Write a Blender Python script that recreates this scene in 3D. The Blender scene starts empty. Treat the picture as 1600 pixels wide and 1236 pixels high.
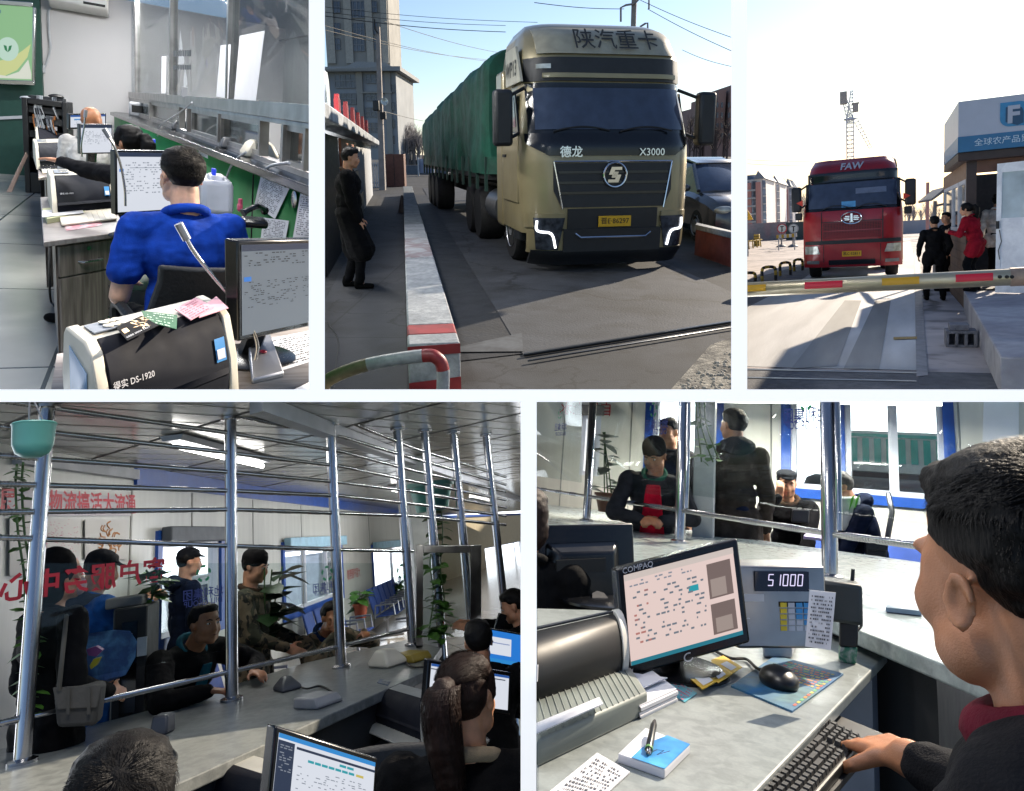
import bpy, bmesh, math, random
from mathutils import Vector, Matrix, noise
V = Vector; rad = math.radians
random.seed(7)
S = bpy.context.scene; COL = S.collection
# ---------------------------------------------------------------- camera, sky, sun, exposure
FP = 1100.0; PX0, PY0 = 800.0, 500.0           # focal length and principal point in photo pixels (1600 wide)
class Place:
    """One of the five places: local x right, y forward, z up, ground at z=0, viewer's eye at (0,0,h)."""
    def __init__(s, cx, hz, h, roll=0.):
        f = V(((cx-PX0)/FP, (PY0-hz)/FP, 1)).normalized()
        r = V((f.z, 0, -f.x)).normalized()
        u = V((-f.x*f.y, f.z*f.z+f.x*f.x, -f.y*f.z)).normalized()
        c, k = math.cos(roll), math.sin(roll); s.r, s.f, s.u, s.h = r*c+u*k, f, u*c-r*k, h
    def loc(s, c): return V((c.dot(s.r), c.dot(s.f), c.dot(s.u)))
    def ray(s, px, py): return s.loc(V(((px-PX0)/FP, (PY0-py)/FP, 1)))
    def z(s, px, py, z=0.0):
        d = s.ray(px, py); t = (z-s.h)/d.z
        return V((0, 0, s.h))+d*t
    def y(s, px, py, y):
        d = s.ray(px, py); return V((0, 0, s.h))+d*(y/d.y)
    def px(s, p):
        v = V(p)-V((0, 0, s.h)); c = s.r*v.x+s.f*v.y+s.u*v.z; return (PX0+FP*c.x/c.z, PY0-FP*c.y/c.z)
    def on(s, px, py, p, n):
        d = s.ray(px, py); e = V((0, 0, s.h)); n = V(n)
        return e+d*((V(p)-e).dot(n)/d.dot(n))
YARD = Place(825, 240, 1.65)
OFFICE = Place(241, 155, 1.55)
GATE = Place(1384, 340, 1.65)
HALL = Place(407, 875, 1.70, .015)
DESK = Place(1219, 766, 1.30, 0.)
def to_world(p):
    R = Matrix((p.r, p.f, p.u)).transposed()          # local -> viewer
    Q = Matrix((YARD.r, YARD.f, YARD.u))              # viewer -> world (the yard's own frame)
    return Matrix.Translation((0, 0, 1.65)) @ (Q @ R).to_4x4() @ Matrix.Translation((0, 0, -p.h))
cam = bpy.data.cameras.new('camera'); camo = bpy.data.objects.new('camera', cam); COL.objects.link(camo)
cam.sensor_width = 36; cam.lens = 36*FP/1600; cam.shift_y = -(618-PY0)/1600
cam.clip_start = 0.05; cam.clip_end = 3000
rw, uw, fw = YARD.loc(V((1, 0, 0))), YARD.loc(V((0, 1, 0))), YARD.loc(V((0, 0, 1)))
camo.matrix_world = Matrix.Translation((0, 0, 1.65)) @ Matrix((rw, uw, -fw)).transposed().to_4x4()
S.camera = camo
SUN_AZ, SUN_EL = 40.0, 21.0                     # degrees to the right of the yard's view, above its horizon
W = bpy.data.worlds.new('World'); S.world = W; W.use_nodes = True
sky = W.node_tree.nodes.new('ShaderNodeTexSky'); sky.sky_type = 'NISHITA'; sky.sun_disc = False
sky.sun_elevation = rad(SUN_EL); sky.sun_rotation = rad(SUN_AZ); sky.dust_density = 0.3; sky.air_density = 1.0; sky.ozone_density = 1.2
bg = W.node_tree.nodes['Background']; bg.inputs[1].default_value = 0.085
hs = W.node_tree.nodes.new('ShaderNodeHueSaturation'); hs.inputs['Saturation'].default_value = 0.9; tn = W.node_tree.nodes.new('ShaderNodeMix'); tn.data_type = 'RGBA'; tn.blend_type = 'MULTIPLY'; tn.inputs[0].default_value = 1; tn.inputs[7].default_value = (.88, .96, 1.12, 1)
W.node_tree.links.new(sky.outputs[0], hs.inputs['Color']); W.node_tree.links.new(hs.outputs[0], tn.inputs[6]); W.node_tree.links.new(tn.outputs[2], bg.inputs[0])
sl = bpy.data.lights.new('sun', 'SUN'); sl.energy = 5.0; sl.angle = rad(0.6); sl.color = (1, 0.86, 0.68)
so = bpy.data.objects.new('sun', sl); COL.objects.link(so)
sd = V((math.sin(rad(SUN_AZ))*math.cos(rad(SUN_EL)), math.cos(rad(SUN_AZ))*math.cos(rad(SUN_EL)), math.sin(rad(SUN_EL))))
so.rotation_euler = sd.to_track_quat('Z', 'Y').to_euler()
S.view_settings.view_transform = 'Standard'; S.view_settings.look = 'None'; S.view_settings.exposure = 0.8; S.view_settings.gamma = 1
S.render.engine = 'CYCLES'
S.cycles.max_bounces = 7; S.cycles.diffuse_bounces = 3; S.cycles.glossy_bounces = 3; S.cycles.transmission_bounces = 6; S.cycles.transparent_max_bounces = 12
S.cycles.caustics_reflective = False; S.cycles.caustics_refractive = False; S.cycles.sample_clamp_indirect = 6
S.cycles.use_denoising = True
# ---------------------------------------------------------------- materials
def lin(h):
    if not isinstance(h, str): return tuple(h)
    h = h.lstrip('#'); o = []
    for i in (0, 2, 4):
        v = int(h[i:i+2], 16)/255; o.append(v/12.92 if v <= .04045 else ((v+.055)/1.055)**2.4)
    return tuple(o)
MATS = {}
def mt(name, col='#888888', rough=.5, metal=0., var=.12, sc=6., bump=0., bsc=40., spec=.5, alpha=1., trans=0., emit=None, est=0., kind=None, col2=None, p=None, stretch=(1, 1, 1), coat=0., rot=None, crack=0.):
    """A procedural material, cached by name. var = how far the colour wanders, bump = surface relief."""
    if name in MATS: return MATS[name]
    m = bpy.data.materials.new(name); m.use_nodes = True; nt = m.node_tree; N, L = nt.nodes, nt.links
    b = N['Principled BSDF']; c = lin(col)
    b.inputs['Roughness'].default_value = rough; b.inputs['Metallic'].default_value = metal
    b.inputs['Specular IOR Level'].default_value = spec
    if coat: b.inputs['Coat Weight'].default_value = coat; b.inputs['Coat Roughness'].default_value = .08
    b.inputs['Base Color'].default_value = (*c, 1)
    def nd(t, **k):
        n = N.new(t)
        for a, v in k.items(): setattr(n, a, v)
        return n
    tc = nd('ShaderNodeTexCoord'); mp = nd('ShaderNodeMapping'); L.new(tc.outputs['Object'], mp.inputs[0]); mp.inputs['Scale'].default_value = stretch; mp.inputs['Rotation'].default_value = [rad(a) for a in rot or (0, 0, 0)]
    src = mp.outputs[0]
    def noi(s, det=4., dist=0.):
        n = nd('ShaderNodeTexNoise'); n.inputs['Scale'].default_value = s; n.inputs['Detail'].default_value = det; n.inputs['Distortion'].default_value = dist
        L.new(src, n.inputs['Vector']); return n.outputs[0]
    def ramp(f, a, cb, lo=.35, hi=.65, mode='LINEAR'):
        r = nd('ShaderNodeValToRGB'); r.color_ramp.interpolation = mode
        r.color_ramp.elements[0].position = lo; r.color_ramp.elements[1].position = hi
        r.color_ramp.elements[0].color = (*a, 1); r.color_ramp.elements[1].color = (*cb, 1); L.new(f, r.inputs[0]); return r.outputs[0]
    dk = tuple(x*(1-var) for x in c); lt = tuple(min(1, x*(1+var)) for x in c)
    hgt = None
    if emit is not None:
        b.inputs['Emission Color'].default_value = (*lin(emit), 1); b.inputs['Emission Strength'].default_value = est
    if kind is None and var > 0:
        L.new(ramp(noi(sc), dk, lt), b.inputs['Base Color'])
        if rough > .15:
            r2 = nd('ShaderNodeMapRange'); L.new(noi(sc*2.3), r2.inputs[0]); r2.inputs[3].default_value = rough*.8; r2.inputs[4].default_value = min(1, rough*1.2); L.new(r2.outputs[0], b.inputs['Roughness'])
    elif kind == 'patch':                     # two colours in worn patches
        mx = nd('ShaderNodeMix', data_type='RGBA'); L.new(ramp(noi(sc, 8, .6), (0, 0, 0), (1, 1, 1), *(p or (.42, .6))), mx.inputs[0])
        a = ramp(noi(sc*6, 6), dk, lt); c2 = lin(col2); bb = ramp(noi(sc*7, 6), tuple(x*(1-var) for x in c2), tuple(min(1, x*(1+var)) for x in c2))
        L.new(a, mx.inputs[6]); L.new(bb, mx.inputs[7]); L.new(mx.outputs[2], b.inputs['Base Color'])
    elif kind == 'tile':                      # p = tile w, h, joint
        br = nd('ShaderNodeTexBrick'); L.new(src, br.inputs['Vector']); br.offset = 0
        br.inputs['Color1'].default_value = (*dk, 1); br.inputs['Color2'].default_value = (*lt, 1); br.inputs['Mortar'].default_value = (*lin(col2), 1)
        br.inputs['Scale'].default_value = 1; br.inputs['Brick Width'].default_value = p[0]; br.inputs['Row Height'].default_value = p[1]; br.inputs['Mortar Size'].default_value = p[2]
        mx = nd('ShaderNodeMix', data_type='RGBA', blend_type='MULTIPLY'); mx.inputs[0].default_value = 1; L.new(br.outputs[0], mx.inputs[6])
        L.new(ramp(noi(sc, 6), (.72,)*3, (1,)*3), mx.inputs[7]); L.new(mx.outputs[2], b.inputs['Base Color'])
    elif kind == 'wood':
        wv = nd('ShaderNodeTexNoise'); wv.inputs['Scale'].default_value = sc; wv.inputs['Detail'].default_value = 8; wv.inputs['Distortion'].default_value = .4; L.new(src, wv.inputs['Vector'])
        L.new(ramp(wv.outputs[0], lin(col2), c, .36, .62), b.inputs['Base Color'])
    elif kind == 'camo':
        v1 = ramp(noi(sc, 3, .8), lin('#3a3a2a'), lin('#6b5d48'), .46, .5, 'CONSTANT')
        mx = nd('ShaderNodeMix', data_type='RGBA'); L.new(ramp(noi(sc*1.7, 3, .5), (0, 0, 0), (1, 1, 1), .56, .6), mx.inputs[0]); L.new(v1, mx.inputs[6]); mx.inputs[7].default_value = (*lin('#1d1c17'), 1); L.new(mx.outputs[2], b.inputs['Base Color'])
    elif kind == 'mesh':                      # punched grille
        vo = nd('ShaderNodeTexVoronoi'); vo.inputs['Scale'].default_value = sc; vo.inputs['Randomness'].default_value = 0; L.new(src, vo.inputs['Vector'])
        L.new(ramp(vo.outputs[0], lin(col2), c, .3, .42), b.inputs['Base Color'])
    if crack:                                 # fine cracks and dark stains
        vo = nd('ShaderNodeTexVoronoi', feature='DISTANCE_TO_EDGE'); vo.inputs['Scale'].default_value = crack; ad = nd('ShaderNodeVectorMath', operation='ADD'); nz = nd('ShaderNodeTexNoise'); nz.inputs['Scale'].default_value = crack*5; nz.inputs['Detail'].default_value = 6
        L.new(tc.outputs['Object'], nz.inputs['Vector']); L.new(tc.outputs['Object'], ad.inputs[0]); L.new(nz.outputs['Color'], ad.inputs[1]); L.new(ad.outputs[0], vo.inputs['Vector'])
        mx = nd('ShaderNodeMix', data_type='RGBA', blend_type='MULTIPLY'); mx.inputs[0].default_value = 1; old = b.inputs['Base Color'].links[0].from_socket; L.new(old, mx.inputs[6]); L.new(ramp(vo.outputs['Distance'], (.35,)*3, (1,)*3, .004, .012), mx.inputs[7])
        m2 = nd('ShaderNodeMix', data_type='RGBA', blend_type='MULTIPLY'); m2.inputs[0].default_value = 1; L.new(mx.outputs[2], m2.inputs[6]); sn = nd('ShaderNodeTexNoise'); sn.inputs['Scale'].default_value = 1.7; sn.inputs['Detail'].default_value = 7; L.new(tc.outputs['Object'], sn.inputs['Vector']); L.new(ramp(sn.outputs[0], (.55,)*3, (1,)*3, .36, .5), m2.inputs[7]); L.new(m2.outputs[2], b.inputs['Base Color'])
    if bump:
        bn = nd('ShaderNodeBump'); bn.inputs['Strength'].default_value = min(1, bump); bn.inputs['Distance'].default_value = .02; L.new(noi(bsc, 5), bn.inputs['Height']); L.new(bn.outputs[0], b.inputs['Normal'])
    if trans:                                 # thin clear glass: mostly see-through, a little mirror
        out = N['Material Output']; ts = nd('ShaderNodeBsdfTransparent'); gl = nd('ShaderNodeBsdfGlossy'); mx = nd('ShaderNodeMixShader'); fr = nd('ShaderNodeLayerWeight'); pw = nd('ShaderNodeMath', operation='POWER'); pw.inputs[1].default_value = 4; mu = nd('ShaderNodeMath', operation='MULTIPLY'); mu.inputs[1].default_value = .28
        L.new(fr.outputs['Facing'], pw.inputs[0]); L.new(pw.outputs[0], mu.inputs[0]); ts.inputs[0].default_value = (*c, 1); gl.inputs['Roughness'].default_value = rough
        ad = nd('ShaderNodeMath', operation='ADD'); ad.inputs[1].default_value = 1-trans; L.new(mu.outputs[0], ad.inputs[0])
        L.new(ad.outputs[0], mx.inputs[0]); L.new(ts.outputs[0], mx.inputs[1]); L.new(gl.outputs[0], mx.inputs[2]); L.new(mx.outputs[0], out.inputs[0])
    m.diffuse_color = (*c, 1); MATS[name] = m; return m
def glow(name, col, st): return mt(name, '#000000', .4, var=0, emit=col, est=st)
# ---------------------------------------------------------------- mesh builder
class MB:
    def __init__(s): s.v = []; s.f = []; s.m = []; s.ms = []; s.cur = 0
    def use(s, m):
        if m not in s.ms: s.ms.append(m)
        s.cur = s.ms.index(m); return s
    def add(s, vs, fs):
        o = len(s.v); s.v += [V(a) for a in vs]; s.f += [tuple(i+o for i in f) for f in fs]; s.m += [s.cur]*len(fs); return s
    def hexa(s, p):                          # p: 4 bottom, 4 top
        return s.add(p, [(3, 2, 1, 0), (4, 5, 6, 7), (0, 1, 5, 4), (1, 2, 6, 5), (2, 3, 7, 6), (3, 0, 4, 7)])
    def box(s, a, b, R=None, c=None):        # opposite corners, optional rotation about c
        x0, y0, z0 = a; x1, y1, z1 = b
        p = [V(q) for q in ((x0, y0, z0), (x1, y0, z0), (x1, y1, z0), (x0, y1, z0), (x0, y0, z1), (x1, y0, z1), (x1, y1, z1), (x0, y1, z1))]
        if R is not None: c = V(c or (0, 0, 0)); p = [R @ (q-c)+c for q in p]
        return s.hexa(p)
    def slab(s, poly, t):                    # polygon (any plane) pushed by vector t
        t = V(t); n = len(poly); p = [V(a) for a in poly]
        return s.add(p+[a+t for a in p], [tuple(range(n-1, -1, -1)), tuple(range(n, 2*n))]+[(i, (i+1) % n, (i+1) % n+n, i+n) for i in range(n)])
    def quad(s, *p): return s.add(p, [tuple(range(len(p)))])
    def loft(s, rings, cap=True, closed=True):
        n = len(rings[0]); vs = [q for r in rings for q in r]; fs = []
        for k in range(len(rings)-1):
            for i in range(n if closed else n-1):
                j = (i+1) % n; fs.append((k*n+i, k*n+j, (k+1)*n+j, (k+1)*n+i))
        if cap: fs += [tuple(range(n-1, -1, -1)), tuple(range(len(vs)-n, len(vs)))]
        return s.add(vs, fs)
    def tube(s, path, r, n=10, cap=True):
        path = [V(p) for p in path]; rs = r if isinstance(r, (list, tuple)) else [r]*len(path); rings = []; side = None
        for i, p in enumerate(path):
            t = (path[min(i+1, len(path)-1)]-path[max(i-1, 0)]).normalized()
            if side is None: side = t.orthogonal().normalized()
            else: side = (side-t*side.dot(t)).normalized() if (side-t*side.dot(t)).length > 1e-5 else t.orthogonal().normalized()
            up = t.cross(side); rings.append([p+(side*math.cos(a)+up*math.sin(a))*rs[i] for a in (2*math.pi*k/n for k in range(n))])
        return s.loft(rings, cap)
    def lathe(s, c, prof, n=16, ax=(0, 0, 1)):  # prof: (radius, height)
        c = V(c); q = V((0, 0, 1)).rotation_difference(V(ax)).to_matrix()
        return s.loft([[c+q @ V((r*math.cos(2*math.pi*k/n), r*math.sin(2*math.pi*k/n), h)) for k in range(n)] for r, h in prof])
    def ball(s, c, r, n=12, R=None):         # ellipsoid
        c = V(c); r = (r, r, r) if isinstance(r, (int, float)) else r; k = max(6, n//2+1); vs = []; fs = []
        for i in range(1, k):
            a = math.pi*i/k
            for j in range(n):
                q = V((r[0]*math.sin(a)*math.cos(2*math.pi*j/n), r[1]*math.sin(a)*math.sin(2*math.pi*j/n), r[2]*math.cos(a)))
                vs.append(c+(R @ q if R is not None else q))
        t = V((0, 0, r[2])); t = R @ t if R is not None else t
        vs += [c+t, c-t]; m = len(vs)
        for i in range(k-2):
            for j in range(n):
                fs.append((i*n+j, (i+1)*n+j, (i+1)*n+(j+1) % n, i*n+(j+1) % n))
        for j in range(n): fs.append((m-2, j, (j+1) % n)); fs.append((m-1, (k-2)*n+(j+1) % n, (k-2)*n+j))
        return s.add(vs, fs)
    def cap(s, a, b, ra, rb, n=10):          # tapered capsule
        a, b = V(a), V(b); t = b-a; L = t.length or 1e-6; t = t/L; pr = []; rg = []
        for k in range(1, 4): w = math.pi/2*k/4; pr.append((-ra*math.cos(w), ra*math.sin(w)))
        pr += [(0, ra), (L, rb)]
        for k in range(3, 0, -1): w = math.pi/2*k/4; pr.append((L+rb*math.cos(w), rb*math.sin(w)))
        sd_ = t.orthogonal().normalized(); up = t.cross(sd_)
        for h, r in pr: rg.append([a+t*h+(sd_*math.cos(x)+up*math.sin(x))*r for x in (2*math.pi*i/n for i in range(n))])
        return s.loft(rg)
    def put(s, txt, O, U, Vv, size, W=None, ext=.0015, mirror=False, al='CENTER', bold=0.):  # lettering: centre O, along U, up Vv
        me = text_mesh(txt, al, bold); O, U, Vv = V(O), V(U).normalized(), V(Vv).normalized(); Wn = V(W).normalized() if W is not None else U.cross(Vv)
        vs = [O+U*(v[0]*size*(-1 if mirror else 1))+Vv*(v[1]*size)+Wn*ext for v in me[0]]
        return s.add(vs, me[1])
S2 = bpy.data.scenes.new('workbench')
_T = {}
def text_mesh(txt, al='CENTER', bold=0.):
    k = (txt, al, bold)
    if k not in _T:
        cu = bpy.data.curves.new('t', 'FONT'); cu.body = txt; cu.align_x = al; cu.align_y = 'CENTER'; cu.size = 1; cu.resolution_u = 2; cu.offset = bold
        o = bpy.data.objects.new('t', cu); S2.collection.objects.link(o); vl = S2.view_layers[0]; vl.update(); dg = vl.depsgraph; me = bpy.data.meshes.new_from_object(o.evaluated_get(dg))
        _T[k] = ([tuple(v.co) for v in me.vertices], [tuple(p.vertices) for p in me.polygons])
        bpy.data.objects.remove(o); bpy.data.curves.remove(cu); bpy.data.meshes.remove(me)
    return _T[k]
# ---------------------------------------------------------------- things, parts, structure
MW = Matrix.Identity(4); PL = YARD; ROOT = {}
def enter(p):
    global MW, PL; PL = p; MW = to_world(p)
def mesh_of(name, mb, mat, inv=None, smooth=None, bev=0):
    me = bpy.data.meshes.new(name)
    vs = [tuple(inv @ v) for v in mb.v] if inv is not None else [tuple(v) for v in mb.v]
    me.from_pydata(vs, [], mb.f)
    if mb.ms:
        for m in mb.ms: me.materials.append(m)
        me.polygons.foreach_set('material_index', mb.m)
    else: me.materials.append(mat)
    bm = bmesh.new(); bm.from_mesh(me); bmesh.ops.recalc_face_normals(bm, faces=bm.faces); bm.to_mesh(me); bm.free()
    if smooth: me.shade_smooth(); me.set_sharp_from_angle(angle=rad(smooth))
    return me
def tag(o, label, cat, group=None, kind=None):
    if label: o['label'] = label
    if cat: o['category'] = cat
    if group: o['group'] = group
    if kind: o['kind'] = kind
    return o
def thing(name, label, cat, loc, rz=0, group=None):
    o = bpy.data.objects.new(name, None); COL.objects.link(o); o.empty_display_size = .1
    lm = Matrix.Translation(loc) @ Matrix.Rotation(rad(rz), 4, 'Z')
    o.matrix_world = MW @ lm; ROOT[o.name] = lm; return tag(o, label, cat, group)
def bevel(o, w, seg=2):
    b = o.modifiers.new('bevel', 'BEVEL'); b.width = w; b.segments = seg; b.limit_method = 'ANGLE'; b.angle_limit = rad(40); return o
def part(parent, name, mb, mat=None, smooth=40, bev=0, ab=False, label=None, own=None):
    """A mesh under parent. ab: the points are in the place's own coordinates rather than the thing's."""
    r = parent
    while r.parent: r = r.parent
    o = bpy.data.objects.new(name, own or mesh_of(name, mb, mat, ROOT[r.name].inverted() if ab else None, smooth)); COL.objects.link(o); o.parent = parent
    PLACES[o.name] = PL
    if bev: bevel(o, bev)
    if label: o['label'] = label
    return o
def solo(name, label, cat, mb, mat=None, group=None, smooth=40, bev=0, kind=None, base=None):
    """A thing that is one mesh, points in the place's coordinates."""
    if base is None:
        n = len(mb.v); base = V((sum(v.x for v in mb.v)/n, sum(v.y for v in mb.v)/n, min(v.z for v in mb.v)))
    lm = Matrix.Translation(base); o = bpy.data.objects.new(name, mesh_of(name, mb, mat, lm.inverted(), smooth)); COL.objects.link(o)
    o.matrix_world = MW @ lm; ROOT[o.name] = lm; PLACES[o.name] = PL
    if bev: bevel(o, bev)
    return tag(o, label, cat, group, kind)
def struct(name, mb, mat=None, smooth=None): return solo(name, None, None, mb, mat, None, smooth, 0, 'structure')
PLACES = {}
def kids(o): return [c for c in COL.objects if c.parent == o]
def copy_tree(o, parent=None):
    c = o.copy(); COL.objects.link(c)
    if parent: c.parent = parent
    for k in list(o.children): copy_tree(k, c)
    return c
def dup(o, loc, rz=0, label=None, sc=1.):
    c = copy_tree(o); lm = Matrix.Translation(loc) @ Matrix.Rotation(rad(rz), 4, 'Z') @ Matrix.Scale(sc, 4); c.matrix_world = MW @ lm; ROOT[c.name] = lm
    if label: c['label'] = label
    return c
class Fr:                                     # a frame: O + u*U + v*V + w*W
    def __init__(s, O, U, Vv, W): s.O, s.U, s.V, s.W = V(O), V(U), V(Vv), V(W)
    def __call__(s, u, v, w=0): return s.O+s.U*u+s.V*v+s.W*w
    def hexa(s, mb, a, b): return mb.hexa([s(a[0], a[1], a[2]), s(b[0], a[1], a[2]), s(b[0], b[1], a[2]), s(a[0], b[1], a[2]), s(a[0], a[1], b[2]), s(b[0], a[1], b[2]), s(b[0], b[1], b[2]), s(a[0], b[1], b[2])])
    def prof(s, mb, pts, u0, u1, ins=0): return mb.loft([[s(u, v, w) for v, w in pts] for u in (u0, u1)])   # side profile (v,w) pulled along u
def arc(c, r, a0, a1, n=8): return [(c[0]+r*math.cos(rad(a0+(a1-a0)*k/n)), c[1]+r*math.sin(rad(a0+(a1-a0)*k/n))) for k in range(n+1)]
def spline(pts, n=6):
    P = [V(p) for p in pts]; P = [P[0]*2-P[1]]+P+[P[-1]*2-P[-2]]; out = []
    for i in range(1, len(P)-2):
        for k in range(n):
            t = k/n; a, b, c, d = P[i-1:i+3]
            out.append(.5*((2*b)+(c-a)*t+(2*a-5*b+4*c-d)*t*t+(3*b-a-3*c+d)*t**3))
    return out+[P[-2]]
def remesh(mb, vox, smooth=4, wr=0., wsc=9., squash=None):
    me = bpy.data.meshes.new('tmp'); me.from_pydata([tuple(v) for v in mb.v], [], mb.f)
    bm = bmesh.new(); bm.from_mesh(me); bmesh.ops.recalc_face_normals(bm, faces=bm.faces); bm.to_mesh(me); bm.free()
    o = bpy.data.objects.new('tmp', me); S2.collection.objects.link(o)
    r = o.modifiers.new('r', 'REMESH'); r.mode = 'VOXEL'; r.voxel_size = vox; r.use_smooth_shade = True
    if smooth: s_ = o.modifiers.new('s', 'SMOOTH'); s_.factor = .5; s_.iterations = smooth
    vl = S2.view_layers[0]; vl.update(); dg = vl.depsgraph; out = bpy.data.meshes.new_from_object(o.evaluated_get(dg))
    bpy.data.objects.remove(o); bpy.data.meshes.remove(me)
    if wr:
        of = V((random.random()*50, 3, 7))
        P = [v.co.copy() for v in out.vertices]; NN = [v.normal.copy() for v in out.vertices]; fl = []
        for p, n in zip(P, NN):
            q = V((p.x*wsc, p.y*wsc, p.z*wsc*1.4))+of; fl.extend(p+n*(wr*(noise.noise(q)+.6*(abs(noise.noise(q*2.1))-.3))))
        out.vertices.foreach_set('co', fl); out.update()
    out.shade_smooth(); return out
for a_ in (('ink_black', '#0b0b0b', .6, 0, 0), ('lamp_clear', '#b9bcb4', .12, .25, .35), ('white_metal', '#a9abb0', .5), ('black_plastic', '#1d1f23', .5), ('black_gloss', '#15171c', .18), ('disc_white', '#c2c8c8', .4), ('post_grey', '#77777c', .6), ('windscreen_glass', '#3d4659', .06), ('chassis_black', '#151516', .7), ('fabric_blue', '#1d3f86', .7), ('paper', '#d6d6da', .7, 0, .03), ('steel', '#b4b4b6', .22, 1., .06), ('screen_black', '#0d0e11', .25), ('cream', '#cfc8b8', .5, 0, .04), ('mouse_black', '#0f1012', .35), ('printer_grey', '#9a9a94', .5), ('steel_brushed', '#9a9898', .33, 1., .2), ('device_white', '#b4b8c0', .4), ('term_grey', '#3d4046', .5), ('tyre', '#141415', .8), ('rack_black', '#101114', .5), ('chair_metal', '#3a3b3f', .4, .6)):
    mt(a_[0], a_[1], a_[2], metal=a_[3] if len(a_) > 3 else 0, var=a_[4] if len(a_) > 4 else .12)
# ---------------------------------------------------------------- people
def ik(a, b, la, lb, pole):
    a, b, pole = V(a), V(b), V(pole); d = b-a; L = d.length
    if L > (la+lb)*.998: b = a+d*((la+lb)*.998/L); d = b-a; L = d.length
    L = max(L, abs(la-lb)+.02); d.normalize(); x = (la*la-lb*lb+L*L)/(2*L); h = math.sqrt(max(la*la-x*x, 0)); p = pole-d*pole.dot(d)
    p = p.normalized() if p.length > 1e-4 else d.orthogonal().normalized()
    return a+d*x+p*h, b
def hand_prims(mb, w, d, n, side, k=1., curl=.5, seg=8):
    """palm and five fingers: w wrist, d pointing along the hand, n out of the back of the hand, side +1 when the thumb lies towards d x n."""
    d = V(d).normalized(); n = (V(n)-d*V(n).dot(d)).normalized(); t = n.cross(d)*side
    for o in (-.026, -.009, .009, .026): mb.cap(w+d*.008+t*o*.7*k, w+d*.085*k+t*o*k, .015*k, .0125*k, seg)
    for i, (o, ln) in enumerate(((.029, .066), (.010, .075), (-.010, .070), (-.028, .054))):
        p = w+d*.088*k+t*o*k; dd = d.copy(); nn = n.copy(); r = .0098*k; c = curl*(.8+.14*i)
        for j, fr_ in enumerate((.45, .32, .26)):
            a = c*(.55, .8, .6)[j]; dd, nn = dd*math.cos(a)-nn*math.sin(a), nn*math.cos(a)+dd*math.sin(a)
            q = p+dd*ln*fr_*k; mb.cap(p, q, r, r*.92, seg); p = q; r *= .92
    p = w+d*.03*k+t*.028*k; q = p+(d*.5+t*.75-n*.25).normalized()*.042*k; mb.cap(p, q, .0145*k, .0115*k, seg); mb.cap(q, q+(d*.88+t*.25-n*.35).normalized()*.036*k, .0112*k, .009*k, seg)
def head_prims(mb, T, k=1., ears=True, seg=16, ez=0.):
    """T: head frame (x right, y forward, z up) to thing space; k scales a 0.235 m head."""
    R = T.to_3x3(); g = lambda x, y, z: T @ V((x*k, y*k, z*k)); e = lambda c, r: mb.ball(g(*c), tuple(q*k for q in r), seg, R)
    e((0, -.014, .036), (.0755, .094, .083)); e((0, .03, -.022), (.064, .062, .083)); e((0, .046, -.082), (.042, .042, .03)); e((0, .068, -.098), (.02, .02, .016)); e((0, .04, .05), (.056, .041, .046))
    for s in (-1, 1):
        e((s*.034, .048, .0), (.03, .026, .034)); e((s*.037, .054, -.03), (.03, .03, .032)); e((s*.045, .02, -.07), (.024, .04, .034)); e((s*.027, .077, .022), (.026, .014, .011))
        e((s*.0105, .098, -.034), (.0095, .012, .0085))
        if ears:
            c_ = [(s*.0835, -.014+.015*math.cos(w), -.01+ez+.023*math.sin(w)) for w in (rad(-100+28*j) for j in range(11))]; e((s*.074, -.013, -.011+ez), (.005, .014, .022)); e((s*.079, -.012, -.031+ez), (.006, .008, .009)); e((s*.079, .004, -.012+ez), (.005, .006, .009))
            for u, v in zip(c_, c_[1:]): mb.cap(g(*u), g(*v), .0052*k, .0052*k, 8)
    mb.cap(g(0, .086, .014), g(0, .103, -.026), .0095*k, .0135*k, 10); e((0, .107, -.031), (.0115, .011, .0095))
    e((0, .088, -.056), (.021, .011, .0055)); e((0, .087, -.066), (.018, .011, .006))
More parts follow.
